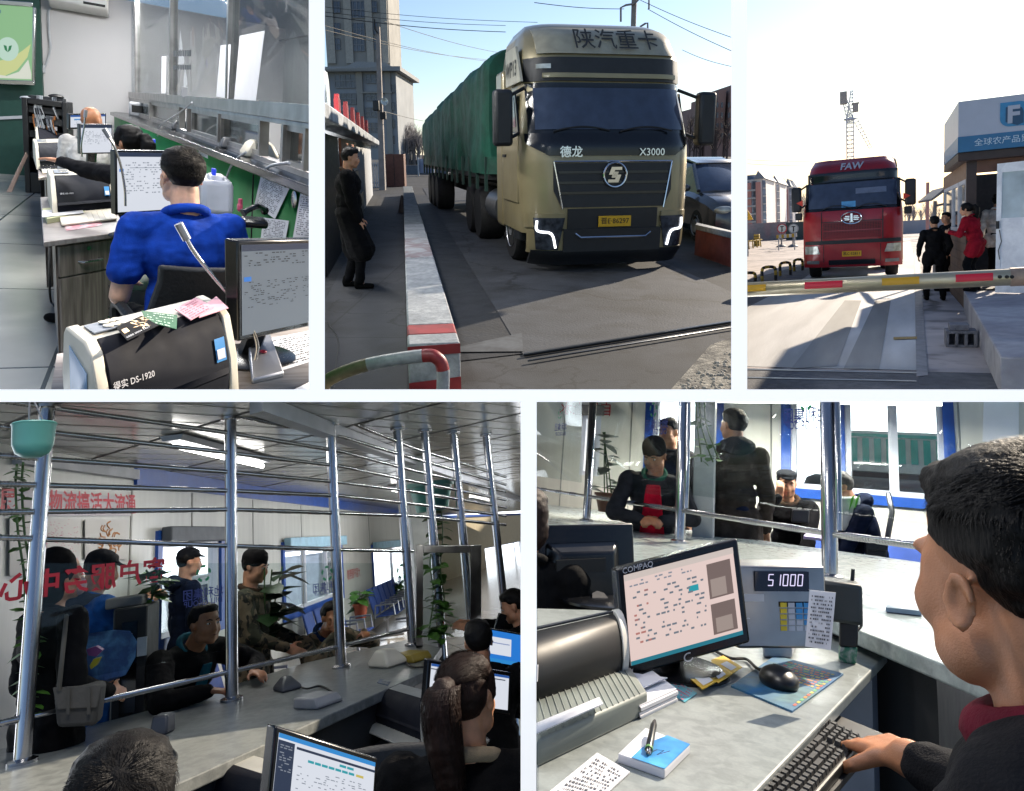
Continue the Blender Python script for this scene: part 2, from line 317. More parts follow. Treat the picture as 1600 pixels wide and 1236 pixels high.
def hair_prims(mb, T, style, k=1.):
    R = T.to_3x3(); g = lambda x, y, z: T @ V((x*k, y*k, z*k)); e = lambda c, r: mb.ball(g(*c), tuple(q*k for q in r), 16, R)
    if style in ('short', 'crew'):
        h = .004 if style == 'short' else -.001
        e((0, -.008, .078), (.077+h, .088+h, .05+h)); e((0, -.045, .03), (.081+h, .07+h, .083+h)); e((0, .045, .088), (.055, .04, .03+h))
        for s in (-1, 1): e((s*.066, .012, .046), (.013, .022, .026)); e((s*.067, -.03, .04), (.016, .05, .04))
    elif style in ('bob', 'pony', 'bun'):
        e((0, -.01, .075), (.083, .092, .056)); e((0, -.045, .025), (.088, .075, .092))
        for s in (-1, 1): e((s*.066, .02, .03), (.02, .04, .055))
        if style == 'bob': e((0, -.05, -.04), (.092, .07, .09))
        if style == 'pony':
            p = [g(*q) for q in ((0, -.1, .05), (0, -.15, .05), (0, -.175, 0), (0, -.165, -.09), (0, -.14, -.19), (0, -.12, -.27))]; mb.tube(p, [.024*k, .035*k, .05*k, .055*k, .042*k, .012*k], 10)
        if style == 'bun': e((0, -.11, .1), (.04, .04, .04))
    elif style == 'beanie':
        e((0, -.016, .066), (.088, .105, .082)); e((0, -.016, .03), (.089, .106, .04))
    elif style == 'cap':
        e((0, -.014, .066), (.083, .1, .07)); e((0, -.03, .045), (.083, .088, .05))
        for s in (-1, 0, 1): mb.cap(g(s*.035, .07, .062), g(s*.042, .135-abs(s)*.012, .043), .012*k, .006*k, 8)
        mb.hexa([g(-.06, .06, .05), g(.06, .06, .05), g(.05, .15, .037), g(-.05, .15, .037), g(-.06, .06, .062), g(.06, .06, .062), g(.05, .15, .045), g(-.05, .15, .045)])
    elif style == 'flatcap':
        e((0, 0, .082), (.09, .11, .042)); e((0, -.03, .05), (.085, .085, .06)); e((0, .08, .058), (.06, .045, .014))
    elif style == 'hood':
        e((0, -.035, .04), (.105, .105, .115)); e((0, -.06, -.05), (.1, .085, .1))
def person(label, pos, yaw, H=1.72, hip=None, lean=(0, 0), twist=0, head=(0, 0, 0), hands=None, hdir=None, feet=None, top='coat_black', coat=.08, legs='trousers_dark', shoe='shoe_black', hair='short', hairm='hair_black', skin='skin', vox=.012, face=False, poles=None, collar=True, hood=None, sleeve=1., group=None, girth=1., curl=.55, grip=None, hk=1., cat='person', skirt=0, kneepole=None, cuff=.012, neck=.155, ez=0.):
    root = thing('person', label, cat, pos, yaw, group); k = H/1.72
    hip = hip if hip is not None else .93*k
    pel = V((0, 0, hip)); ru = Matrix.Rotation(rad(-lean[0]), 3, 'X') @ Matrix.Rotation(rad(lean[1]), 3, 'Y')
    rt = ru @ Matrix.Rotation(rad(twist), 3, 'Z')
    q = lambda x, y, z: pel+ru @ V((x*k, y*k, z*k)); qt = lambda x, y, z: pel+rt @ V((x*k, y*k, z*k))
    nb = qt(0, -.005, .50); hc = nb+rt @ V((0, .035*k, neck*k))
    RH = Matrix.Rotation(rad(head[0]), 3, 'Z') @ Matrix.Rotation(rad(-head[1]), 3, 'X') @ Matrix.Rotation(rad(head[2]), 3, 'Y')
    T = Matrix.Translation(hc) @ RH.to_4x4()
    sh = [qt(-.185*girth, 0, .44), qt(.185*girth, 0, .44)]; hj = [q(-.095, 0, -.02), q(.095, 0, -.02)]
    hands = hands or [(-.27, .03, hip-.09*k), (.27, .03, hip-.09*k)]
    feet = feet or [(-.1, 0, .085), (.1, .04, .085)]
    poles = poles or [(-.5, -1, -.3), (.5, -1, -.3)]
    el, wr, kn, an = [], [], [], []
    for i in (0, 1):
        e_, w_ = ik(sh[i], V(hands[i]), .285*k, .255*k, poles[i]); el.append(e_); wr.append(w_)
        kk, aa = ik(hj[i], V(feet[i]), .43*k, .42*k, (kneepole or [(-.1, 1, .1), (.1, 1, .1)])[i]); kn.append(kk); an.append(aa)
    # the body, one surface
    b = MB(); seg = 12
    b.ball(qt(0, .005, .34), (.15*k*girth, .095*k*girth, .16*k), seg, rt); b.ball(q(0, .01, .14), (.135*k*girth, .095*k*girth, .15*k), seg, ru); b.ball(q(0, 0, 0), (.15*k*girth, .1*k*girth, .11*k), seg, ru)
    b.cap(sh[0], sh[1], .052*k, .052*k); b.cap(qt(0, -.01, .42), hc-RH @ V((0, .03, .05))*k*hk, .062*k, .056*k*hk)
    head_prims(b, T, k*hk, ez=ez)
    for i in (0, 1):
        b.cap(sh[i], el[i], .05*k*girth, .04*k*girth); b.cap(el[i], wr[i], .04*k*girth, .028*k)
        fd = (wr[i]-el[i]).normalized(); hd = V(hdir[i][0]) if hdir else fd; bn = V(hdir[i][1]) if hdir else V(((-1, 1)[i], .2, .25))
        hand_prims(b, wr[i], hd, bn, (-1, 1)[i] if not hdir else hdir[i][2], k, (grip or [curl, curl])[i])
        b.cap(hj[i], kn[i], .08*k*girth, .052*k); b.cap(kn[i], an[i], .052*k, .036*k)
        b.cap(an[i]-V((0, .03, .03)), an[i]+V((0, .13, -.045))*k, .034*k, .028*k)
    part(root, 'body', None, own=remesh(b, vox, 3 if vox > .006 else 16)).data.materials.append(SK(skin))
    # clothes
    c = MB(); g = girth; m = .016
    c.ball(qt(0, .0, .34), (.17*k*g+m, .115*k*g+m, .175*k), seg, rt); c.ball(q(0, .005, .14), (.155*k*g+m, .112*k*g+m, .18*k), seg, ru); c.ball(q(0, 0, .0), (.165*k*g+m, .115*k*g+m, .12*k), seg, ru)
    c.cap(sh[0], sh[1], .066*k, .066*k); c.cap(qt(-.1, -.01, .45), qt(.1, -.01, .45), .062*k, .062*k)
    for i in (0, 1):
        c.cap(sh[i], el[i] if sleeve >= 1 else sh[i].lerp(el[i], sleeve), .064*k*g+m*.6, .052*k*g+m*.5)
        if sleeve >= 1: c.cap(el[i], wr[i]-(wr[i]-el[i]).normalized()*cuff, .05*k*g+m*.6, .04*k)
        if coat > 0: c.cap(hj[i], hj[i].lerp(kn[i], min(1, coat/.43)), .1*k*g+m, (.105 if coat < .3 else .125)*k*g+m); 
        if coat > .43: c.cap(kn[i], kn[i].lerp(an[i], (coat-.43)/.42), .1*k, .1*k)
    if coat > .15: c.cap(q(0, 0, 0), (kn[0]+kn[1])/2*(min(1, coat/.43))+q(0, 0, 0)*(1-min(1, coat/.43)), .12*k, .1*k)
    if sleeve < 1:
        for i in (0, 1): c.cap(sh[i], sh[i].lerp(el[i], sleeve), .07*k*g, .068*k*g)
    o = part(root, 'coat' if coat > .2 else ('shirt' if sleeve < 1 else 'jacket'), None, own=remesh(c, max(vox*.9, .006), 4, .011 if vox > .006 else .008)); o.data.materials.append(CL(top))
    if collar:
        c = MB(); p = [qt(.082*math.cos(a), -.012+.072*math.sin(a), .50-.028*math.sin(a)) for a in (2*math.pi*i/18 for i in range(19))]; c.tube(p, .022*k, 8)
        part(o, 'collar', None, own=remesh(c, .008, 2, .003)).data.materials.append(CL(collar if isinstance(collar, str) else top))
    if hood:
        c = MB(); c.ball(qt(0, -.1, .50), (.13*k, .07*k, .07*k), 12, rt)
        for s in (-1, 1): c.cap(qt(s*.09, -.08, .5), qt(s*.085, .03, .48), .04*k, .03*k)
        part(o, 'hood', None, own=remesh(c, .012, 3, .01)).data.materials.append(CL(hood))
    c = MB()
    c.ball(q(0, 0, .02), (.165*k*g, .12*k*g, .12*k), seg, ru)
    for i in (0, 1): c.cap(hj[i], kn[i], .098*k*g, .07*k); c.cap(kn[i], an[i]+(kn[i]-an[i]).normalized()*.02, .07*k, .06*k)
    part(root, 'trousers', None, own=remesh(c, max(vox, .01), 4, .01)).data.materials.append(CL(legs))
    for i in (0, 1):
        c = MB(); a = an[i]; c.cap(a+V((0, -.035, -.02)), a+V((0, -.02, .03)), .042*k, .044*k); c.cap(a+V((0, -.03, -.045)), a+V((0, .14, -.048))*k, .042*k, .036*k)
        part(root, 'shoe', None, own=remesh(c, .012, 2)).data.materials.append(CL(shoe))
    if hair:
        c = MB(); hair_prims(c, T, hair, k*hk)
        nm = 'hair' if hair in ('short', 'crew', 'bob', 'pony', 'bun') else ('hood' if hair == 'hood' else 'hat')
        ho = part(root, nm, None, own=remesh(c, min(vox*.8, .01), 2, .0035 if nm == 'hair' else .003, 40 if nm == 'hair' else 20)); ho.data.materials.append(CL(hairm))
        if nm == 'hat':
            c = MB(); hair_prims(c, T, 'crew', k*hk*.985); part(root, 'hair', None, own=remesh(c, .01, 2)).data.materials.append(CL('hair_black'))
    if face:
        gg = lambda x, y, z: T @ V((x*k*hk, y*k*hk, z*k*hk)); R = T.to_3x3()
        for s in (-1, 1):
            c = MB(); c.use(SK('eye_white')); c.ball(gg(s*.03, .081, .004), (.0125*k, .008*k, .0065*k), 10, R); c.use(SK('eye_dark')); c.ball(gg(s*.03, .0855, .004), (.0058*k, .005*k, .0058*k), 8, R); part(root, 'eye', c)
            c = MB(); c.tube([gg(s*.012, .093, .021), gg(s*.03, .092, .027), gg(s*.046, .082, .022)], [.003, .0042, .002], 6); part(root, 'eyebrow', c, SK('eye_dark'))
        c = MB(); c.tube([gg(-.02, .093, -.061), gg(0, .0995, -.06), gg(.02, .093, -.061)], [.001, .0028, .001], 6); part(root, 'mouth', c, SK('lip'))
    return dict(root=root, T=T, el=el, wr=wr, sh=sh, nb=nb, q=q, qt=qt, k=k, hc=hc)
def SK(n):
    D = dict(skin=('#c08a6a', .5), skin_pale=('#d3a58a', .5), skin_tan=('#a8714f', .5), eye_white=('#cfc8c0', .25), eye_dark=('#120d0b', .2), lip=('#7a3f36', .5))
    c, r = D[n]
    m = mt(n, c, r, var=.15, sc=24, bump=.12 if 'skin' in n else 0, bsc=420)
    if 'skin' in n: b = m.node_tree.nodes['Principled BSDF']; b.inputs['Subsurface Weight'].default_value = .12; b.inputs['Subsurface Radius'].default_value = (.012, .005, .003); b.inputs['Subsurface Scale'].default_value = .6
    return m
def CL(n):
    D = dict(coat_black='#0a0a0c', coat_grey='#2b2c30', coat_navy='#111a30', coat_blue='#1c4a86', polo_blue='#173f9f', jacket_red='#8c1626', white='#c9c6c2', trousers_dark='#0d0e12', trousers_grey='#23252c', jeans='#1b2438', shoe_black='#0c0c0d',
             hair_black='#0d0a09', hair_brown='#231511', hair_grey='#4a4542', knit_black='#0b0b0c', cap_dark='#15171c', scarf='#8d7d67', teal='#0d4a5c', denim='#16345e', red='#c01530', green='#1d5a48', brown_coat='#37302b', suit='#17171a', fur='#3a2c22', shirt_wine='#5a1626')
    if n == 'camo': return mt('camo_cloth', '#4a4534', .9, kind='camo', sc=9, bump=.25, bsc=120)
    h = n.startswith('hair')
    return mt(n, D[n], .55 if h else .82, var=.25, sc=70 if h else 14, bump=.22 if h else .3, bsc=300 if h else 260, spec=.18 if h else .1, stretch=(1, 1, .12) if h else (1, 1, 1))
def strands(a, hk, n, mat, L0=.024, pony=False, seed=12, w0=.0007):
    """Short combed strands over the skull of a person close to the viewer."""
    T = a['T']; k = a['k']*hk; g = lambda q: T @ (V(q)*k); rnd = random.Random(seed); mb = MB()
    for i in range(n):
        th = rnd.uniform(0, 6.283); ph = math.acos(rnd.uniform(-.35, 1)); x, y, z = math.sin(ph)*math.cos(th), math.sin(ph)*math.sin(th), math.cos(ph)
        if y > .35 and z < .62-.25*(1-abs(x)): continue
        if z < -.05 and y > -.1: continue
        if abs(x) > .75 and z < .12 and y > -.35: continue
        p = V((x*.083, -.02+y*.1, .036+z*.09)); nn = V((x, y, z))
        if pony: fl = V((-x*.5, -1, .3-z))
        else: fl = V((.25*x, .75 if z > .3 else -.15, -.55 if z < .75 else -.12))
        fl = (fl-nn*fl.dot(nn)).normalized(); L = L0*(2 if pony else 1) if z > .2 else L0*.5; sd = nn.cross(fl)*w0; j = V((rnd.uniform(-.003, .003), rnd.uniform(-.003, .003), rnd.uniform(-.002, .003)))
        q0, q1, q2 = p-nn*.004, p+fl*L*.6+nn*.004, p+fl*L+nn*.003+j*(.4 if pony else 1); mb.add([g(q) for q in (q0-sd, q0+sd, q1+sd*.7, q1-sd*.7, q2)], [(0, 1, 2, 3), (3, 2, 4)])
    if pony:
        sp = spline([V(q) for q in ((0, -.1, .05), (0, -.15, .05), (0, -.175, 0), (0, -.165, -.09), (0, -.14, -.19), (0, -.12, -.30))], 5); rr = [.026+.034*math.sin(math.pi*min(1, (i/(len(sp)-1))**.8*.95)) for i in range(len(sp))]
        for i in range(n//5):
            an = rnd.uniform(0, 6.283); s0 = rnd.randint(0, len(sp)-8); ln = rnd.randint(4, 7); pts = []
            for s in range(s0, s0+ln+1): r = rr[s]*rnd.uniform(.97, 1.06); pts.append(sp[s]+V((math.cos(an)*r, math.sin(an)*r*.8, 0)))
            for u, v in zip(pts, pts[1:]): e = V((math.sin(an), -math.cos(an), 0))*w0*1.3; mb.quad(g(u-e), g(u+e), g(v+e), g(v-e))
    part(a['root'], 'hair_strands', mb, CL(mat), smooth=None)
# ---------------------------------------------------------------- office props shared by the three rooms
def quadpx(mb, pts, z, t=.002):
    p = [PL.z(x, y, z) for x, y in pts]; return mb.slab(p, (0, 0, t))
def sheet(name, label, cat, pts, z, mat, t=.002, group=None, text=None):
    mb = MB(); quadpx(mb, pts, z, t); o = solo(name, label, cat, mb, mat, group)
    if text:
        P = [PL.z(x, y, z+t) for x, y in pts]; scribble(o, P, *text)
    return o
def scribble(o, P, rows, seed=0, ink='ink_faint', x0=.1, x1=.9, nm='print', lift=.0012):
    """Rows of tiny unreadable print on the quad P (bottom left, bottom right, top right, top left)."""
    rnd = random.Random(seed); mb = MB(); n = (P[1]-P[0]).cross(P[3]-P[0]).normalized()*lift
    f = lambda u, v: P[0].lerp(P[1], u).lerp(P[3].lerp(P[2], u), v)+n
    rows = int(rows*1.6)+1
    for r in range(rows):
        v = .9-.8*r/max(1, rows-1) if rows > 1 else .5; u = x0
        while u < x1:
            w = rnd.uniform(.012, .07)
            if rnd.random() < .72: h = .2/rows; mb.quad(f(u, v-h), f(min(u+w, x1), v-h), f(min(u+w, x1), v+h), f(u, v+h))
            u += w+.018
    if mb.v: part(o, nm, mb, mt(ink, '#4b4e55', .8, var=0) if ink == 'ink_faint' else ink, ab=True)
def glow_s(n, col, v=1.): return glow(n, col, v/(2**S.view_settings.exposure))
UI = lambda n: glow_s('ui_'+n, dict(white='#e8edf8', blue='#2d63b8', navy='#33405c', cyan='#31b5c4', grey='#9aa2b0', teal='#2a8aa0', pink='#f2d9d2', yellow='#e8d36a', dim='#8d98a4', dark='#1a2130', wblue='#2f86e6', sky='#3aa0f0', cream='#efe0d8', photo='#8a7670', photo2='#b9a79e', red='#d08a80')[n], dict(white=.85, pink=.86, cream=.7, dim=.6, wblue=.8).get(n, .7))
def monitor(label, C, stand=None, back=.05, bez=.035, bmat='screen_black', ui=None, base=None, group=None, name='monitor', gloss=False, logo=None):
    """C: bottom-left, bottom-right, top-right, top-left of the front, in the place's coordinates."""
    bl, br, tr, tl = C; U = br-bl; Vv = ((tl-bl)+(tr-br))/2; n = U.cross(Vv).normalized(); fr = Fr(bl, U, Vv, n); bm = mt(bmat, '')
    foot = (bl+br)/2-n*.1; zb = base if base is not None else foot.z-.06; t = thing(name, label, 'monitor', V((foot.x, foot.y, zb)), 0, group)
    k = U.length/Vv.length
    mb = MB(); mb.hexa([fr(0, 0, -back), fr(1, 0, -back), fr(1, 0, 0), fr(0, 0, 0), fr(0, 1, -back), fr(1, 1, -back), fr(1, 1, 0), fr(0, 1, 0)]); b = part(t, 'case', mb, bm, ab=True, bev=.006)
    mb = MB(); mb.hexa([fr(.25, .2, -back-.05), fr(.75, .2, -back-.05), fr(.85, .12, -back), fr(.15, .12, -back), fr(.25, .75, -back-.05), fr(.75, .75, -back-.05), fr(.85, .85, -back), fr(.15, .85, -back)]); part(b, 'back_bulge', mb, bm, ab=True, bev=.01)
    bx_, by_ = bez, bez*k
    mb = MB(); mb.use(UI((ui or ('white',))[0])); mb.quad(fr(bx_, by_*1.3, .0015), fr(1-bx_, by_*1.3, .0015), fr(1-bx_, 1-by_, .0015), fr(bx_, 1-by_, .0015))
    g = lambda u, v, w: fr(bx_+u*(1-2*bx_), by_*1.3+v*(1-2.3*by_), w)
    s = part(t, 'screen', mb, ab=True)
    if ui and len(ui) > 1:
        mb = MB(); rnd = random.Random(len(label))
        for q in ui[1]:
            u0, v0, u1, v1, c = q[:5]; w = .003+.0008*(q[5] if len(q) > 5 else 0); mb.use(UI(c)); mb.quad(g(u0, v0, w), g(u1, v0, w), g(u1, v1, w), g(u0, v1, w))
        for (u0, v0, u1, v1, rows, c, dens) in (ui[2] if len(ui) > 2 else ()):
            mb.use(UI(c))
            rows *= 2
            for r in range(rows):
                v = v1+(v0-v1)*(r+.5)/rows; u = u0; h = .22*(v1-v0)/rows
                while u < u1:
                    w_ = rnd.uniform(.01, .045)
                    if rnd.random() < dens: mb.quad(g(u, v-h, .005), g(min(u1, u+w_), v-h, .005), g(min(u1, u+w_), v+h, .005), g(u, v+h, .005))
                    u += w_+.012
        part(s, 'screen_content', mb, ab=True)
    if stand is not False:
        mb = MB(); c = fr(.5, .15, -back-.03); mb.tube([c, V((foot.x, foot.y, zb+.015))-n*.04], .035, 8); part(t, 'stand', mb, bm, ab=True)
        mb = MB(); mb.lathe(V((foot.x, foot.y, zb))-n*.02, [(.14, 0), (.14, .008), (.12, .016), (0, .02)], 24); part(t, 'stand_base', mb, bm, ab=True)
    return t, fr
def printer(label, T0, T1, B0, h, zd, dark='printer_dark', body='cream', sticker=True, text=None, tray=True, group=None, name='printer', k=1., stack=True):
    """T0,T1: front top corners left/right, B0: back top left; h body height, zd desk height. Wide-carriage printer with a dark sloping front cover."""
    U = T1-T0; D = B0-T0; fr = Fr(V((T0.x, T0.y, zd)), V((U.x, U.y, 0)), V((D.x, D.y, 0)), V((0, 0, h)))
    t = thing(name, label, 'printer', (fr(.5, .5, 0))); bm, dm = mt(body, ''), mt(dark, '#171922', .72, var=.1, spec=.15)
    if group: t['group'] = group
    side = [(-.3, 0), (1.05, 0), (1.1, .5), (1., .92), (.9, 1), (.25, 1), (.05, .93), (-.2, .5)]
    for u0, u1 in ((-.035, .045), (.955, 1.035)):
        mb = MB(); fr.prof(mb, side, u0, u1); part(t, 'end_cap', mb, bm, ab=True, bev=.006)
    mb = MB(); fr.prof(mb, [(.2, .05), (1.03, .05), (1.05, .5), (.97, .9), (.88, .98), (.27, .98)], .045, .955); part(t, 'body', mb, bm, ab=True, bev=.004)
    mb = MB(); fr.prof(mb, [(-.24, .12), (-.22, .42), (-.06, .78), (.1, .93), (.3, .992), (.3, .9), (.1, .3), (-.1, .1)], .048, .952); c = part(t, 'front_cover', mb, dm, ab=True, bev=.004)
    mb = MB(); fr.prof(mb, [(-.262, .35), (-.2, .44), (-.2, .40), (-.24, .33)], .06, .94); part(c, 'cover_rib', mb, dm, ab=True)
    if tray:
        mb = MB(); fr.prof(mb, [(-.75, .03), (-.75, .08), (-.22, .14), (-.22, .05)], .06, .94); tr = part(t, 'paper_tray', mb, bm, ab=True, bev=.003)
        mb = MB()
        for i in range(9): fr.prof(mb, [(-.73, .082), (-.73, .095), (-.24, .152), (-.24, .142)], .12+.09*i, .128+.09*i)
        part(tr, 'tray_rib', mb, bm, ab=True)
    F = lambda u, w, off=.0: fr(u, -.22+(w-.42)*.444-off, w)    # on the sloping cover
    if sticker:
        mb = MB(); o = .02; mb.slab([F(.84, .5, o), F(.93, .5, o), F(.93, .74, o), F(.84, .74, o)], (0, 0, .001)); s = part(c, 'sticker', mb, mt('sticker_blue', '#2f86c8', .5, var=.05), ab=True)
        mb = MB(); mb.slab([F(.85, .53, o+.012), F(.92, .53, o+.012), F(.92, .63, o+.012), F(.85, .63, o+.012)], (0, 0, .001)); part(s, 'sticker_print', mb, mt('paper', ''), ab=True)
    if text:
        O = F(.2, .62, .03); mb = MB(); mb.put(text, O, fr.U, (F(.2, .72)-F(.2, .5)), h*.085, None, .002, bold=.01); part(c, 'badge', mb, mt('badge_silver', '#c4c2c6', .4, .3, var=.05), ab=True)
    mb = MB(); mb.slab([fr(.06, .42, 1.), fr(.3, .42, 1.), fr(.3, .8, .985), fr(.06, .8, .985)], (0, 0, .003)); p = part(t, 'control_panel', mb, mt('panel_grey', '#6d7684', .5), ab=True)
    mb = MB()
    for i in range(3):
        for j in range(2): c_ = fr(.17+.045*i, .52+.16*j, 1.012); mb.lathe(c_, [(.012*k, 0), (.012*k, .003), (0, .004)], 10)
    part(p, 'button', mb, bm, ab=True)
    return t, fr
def mic(label, base, neck, d0, zb, r=.0055, group=None):
    """gooseneck microphone; base: px quad on the plane zb; neck: px path with distances."""
    P = [PL.z(x, y, zb) for x, y in base]; t = thing('microphone', label, 'microphone', (P[0]+P[2])/2, 0, group); al = mt('alloy', '#9b9da3', .35, .7)
    mb = MB(); mb.hexa(P+[P[0]+V((0, 0, .02)), P[1]+V((0, 0, .02)), P[2]+V((0, 0, .06)), P[3]+V((0, 0, .06))]); b = part(t, 'base', mb, al, ab=True, bev=.006)
    mb = MB(); c = (P[0]+P[1]+P[2]+P[3])/4+V((0, 0, .043)); mb.ball(c, (.012, .012, .006), 8); part(b, 'button', mb, mt('button_red', '#a8263a', .4), ab=True)
    N = [PL.y(x, y, d) for x, y, d in neck]; sp = spline(N, 8); mb = MB(); mb.tube(sp, r, 8); part(t, 'gooseneck', mb, mt('steel', ''), ab=True, smooth=60)
    mb = MB(); e = sp[-1]; u = (sp[-1]-sp[-4]).normalized(); mb.tube([e-u*.005, e+u*.045], [r*2, r*2.1], 10); part(t, 'mic_head', mb, al, ab=True)
    return t
def office_chair(label, pos, rz, seat=.47, col='chair_black', w=.5, hb=.55, mesh=False):
    t = thing('office_chair', label, 'chair', pos, rz); m = mt(col, '#16171a', .6, bump=.2, bsc=60); al = mt('chair_metal', '#3a3b3f', .4, .6)
    mb = MB(); mb.box((-w/2, -.24, seat-.08), (w/2, .24, seat)); part(t, 'seat', mb, m, bev=.035)
    mb = MB(); mb.loft([[V((-w/2*c, -.24-.04*(1-c)+.07*(x*x), seat+.15+hb*z)) for x in (0,) for _ in (0,)] for c, z in ((1, 0),)] if 0 else [[V((w/2*s*(.86+.14*math.sin(math.pi*min(1, z+.25))), -.25-.08*z+.08*s*s, seat+.12+hb*z)) for s in (-1, -.5, 0, .5, 1)]+[V((w/2*s*(.86+.14*math.sin(math.pi*min(1, z+.25))), -.30-.08*z+.08*s*s, seat+.12+hb*z)) for s in (1, .5, 0, -.5, -1)] for z in (0, .2, .4, .6, .8, .95, 1)]); part(t, 'backrest', mb, m, bev=.012)
    mb = MB(); mb.tube([(0, -.1, seat-.1), (0, -.27, seat-.06), (0, -.31, seat+.3)], .025, 8); mb.tube([(0, 0, seat-.08), (0, 0, .1)], .03, 10)
    part(t, 'column', mb, al)
    mb = MB()
    for k in range(5): a = k*1.2566; mb.tube([(0, 0, .12), (.3*math.cos(a), .3*math.sin(a), .07)], [.03, .02], 8); mb.ball((.3*math.cos(a), .3*math.sin(a), .035), .034, 8)
    part(t, 'base', mb, al)
    for s in (-1, 1):
        mb = MB(); mb.tube(spline([(s*w*.5, .08, seat-.04), (s*w*.58, .1, seat+.1), (s*w*.58, .08, seat+.22), (s*w*.58, -.16, seat+.22), (s*w*.5, -.25, seat+.16)], 4), .022, 8); part(t, 'armrest', mb, m)
    return t
def leaf_cluster(name, label, cat, stems, leaves, mat, pot=None, size=.06, seed=1, base=None, group=None):
    """stems: list of paths; leaves grow along them."""
    rnd = random.Random(seed); b = base if base is not None else V(stems[0][0]); t = thing(name, label, cat, b, 0, group)
    mb = MB(); 
    for s in stems: mb.tube(spline(s, 4), .006, 5)
    part(t, 'stem', mb, mt('stem_green', '#3d5a2c', .6), ab=True)
    mb = MB()
    for s in stems:
        sp = spline(s, 6)
        for k in range(leaves):
            p = sp[int(rnd.uniform(.05, 1)*(len(sp)-1))]; a = rnd.uniform(0, 6.28); u = V((math.cos(a), math.sin(a), rnd.uniform(-.35, .5))).normalized(); v = u.cross(V((rnd.uniform(-.3, .3), rnd.uniform(-.3, .3), 1))).normalized(); L = size*rnd.uniform(.7, 1.3); dn = V((0, 0, -L*.25))
            pts = [p, p+u*L*.35+v*L*.36, p+u*L*.75+v*L*.3+dn*.4, p+u*L*1.15+dn, p+u*L*.75-v*L*.3+dn*.4, p+u*L*.35-v*L*.36]; mid = p+u*L*.6+dn*.1-V((0, 0, L*.07))
            mb.add(pts+[mid], [(0, 1, 6), (1, 2, 6), (2, 3, 6), (3, 4, 6), (4, 5, 6), (5, 0, 6)])
    part(t, 'foliage', mb, mat, ab=True)
    if pot:
        c, r, h, pm = pot; mb = MB(); mb.lathe(c, [(r*.7, 0), (r*.95, h*.85), (r*1.05, h*.86), (r*1.05, h), (r*.9, h), (r*.88, h*.9), (0, h*.88)], 18); part(t, 'pot', mb, pm, ab=True, smooth=40)
    return t
def tube_lamp(label, a, b, z, power, group):
    t = thing('ceiling_lamp', label, 'lamp', (a+b)/2, 0, group); u = (b-a).normalized(); n = V((-u.y, u.x, 0)); L = (b-a).length
    mb = MB(); mb.hexa([a-n*.06+V((0, 0, -.045)), b-n*.06+V((0, 0, -.045)), b+n*.06+V((0, 0, -.045)), a+n*.06+V((0, 0, -.045)), a-n*.08+V((0, 0, -.008)), b-n*.08+V((0, 0, -.008)), b+n*.08+V((0, 0, -.008)), a+n*.08+V((0, 0, -.008))]); part(t, 'fixture', mb, mt('white_metal', ''), ab=True)
    mb = MB(); mb.tube([a+u*.04+V((0, 0, -.075)), b-u*.04+V((0, 0, -.075))], .02, 10); part(t, 'tube', mb, glow('tube_white', '#fbf9f2', 9), ab=True)
    if power:
        ld = bpy.data.lights.new('tube_light', 'AREA'); ld.shape = 'RECTANGLE'; ld.size = L; ld.size_y = .1; ld.energy = power; ld.color = (1, .97, .92); lo = bpy.data.objects.new('tube_light', ld); COL.objects.link(lo); lo.parent = t
        M3 = Matrix((u, n, V((0, 0, 1)))).transposed(); lo.matrix_local = ROOT[t.name].inverted() @ (Matrix.Translation((a+b)/2+V((0, 0, -.12))) @ M3.to_4x4())
    return t
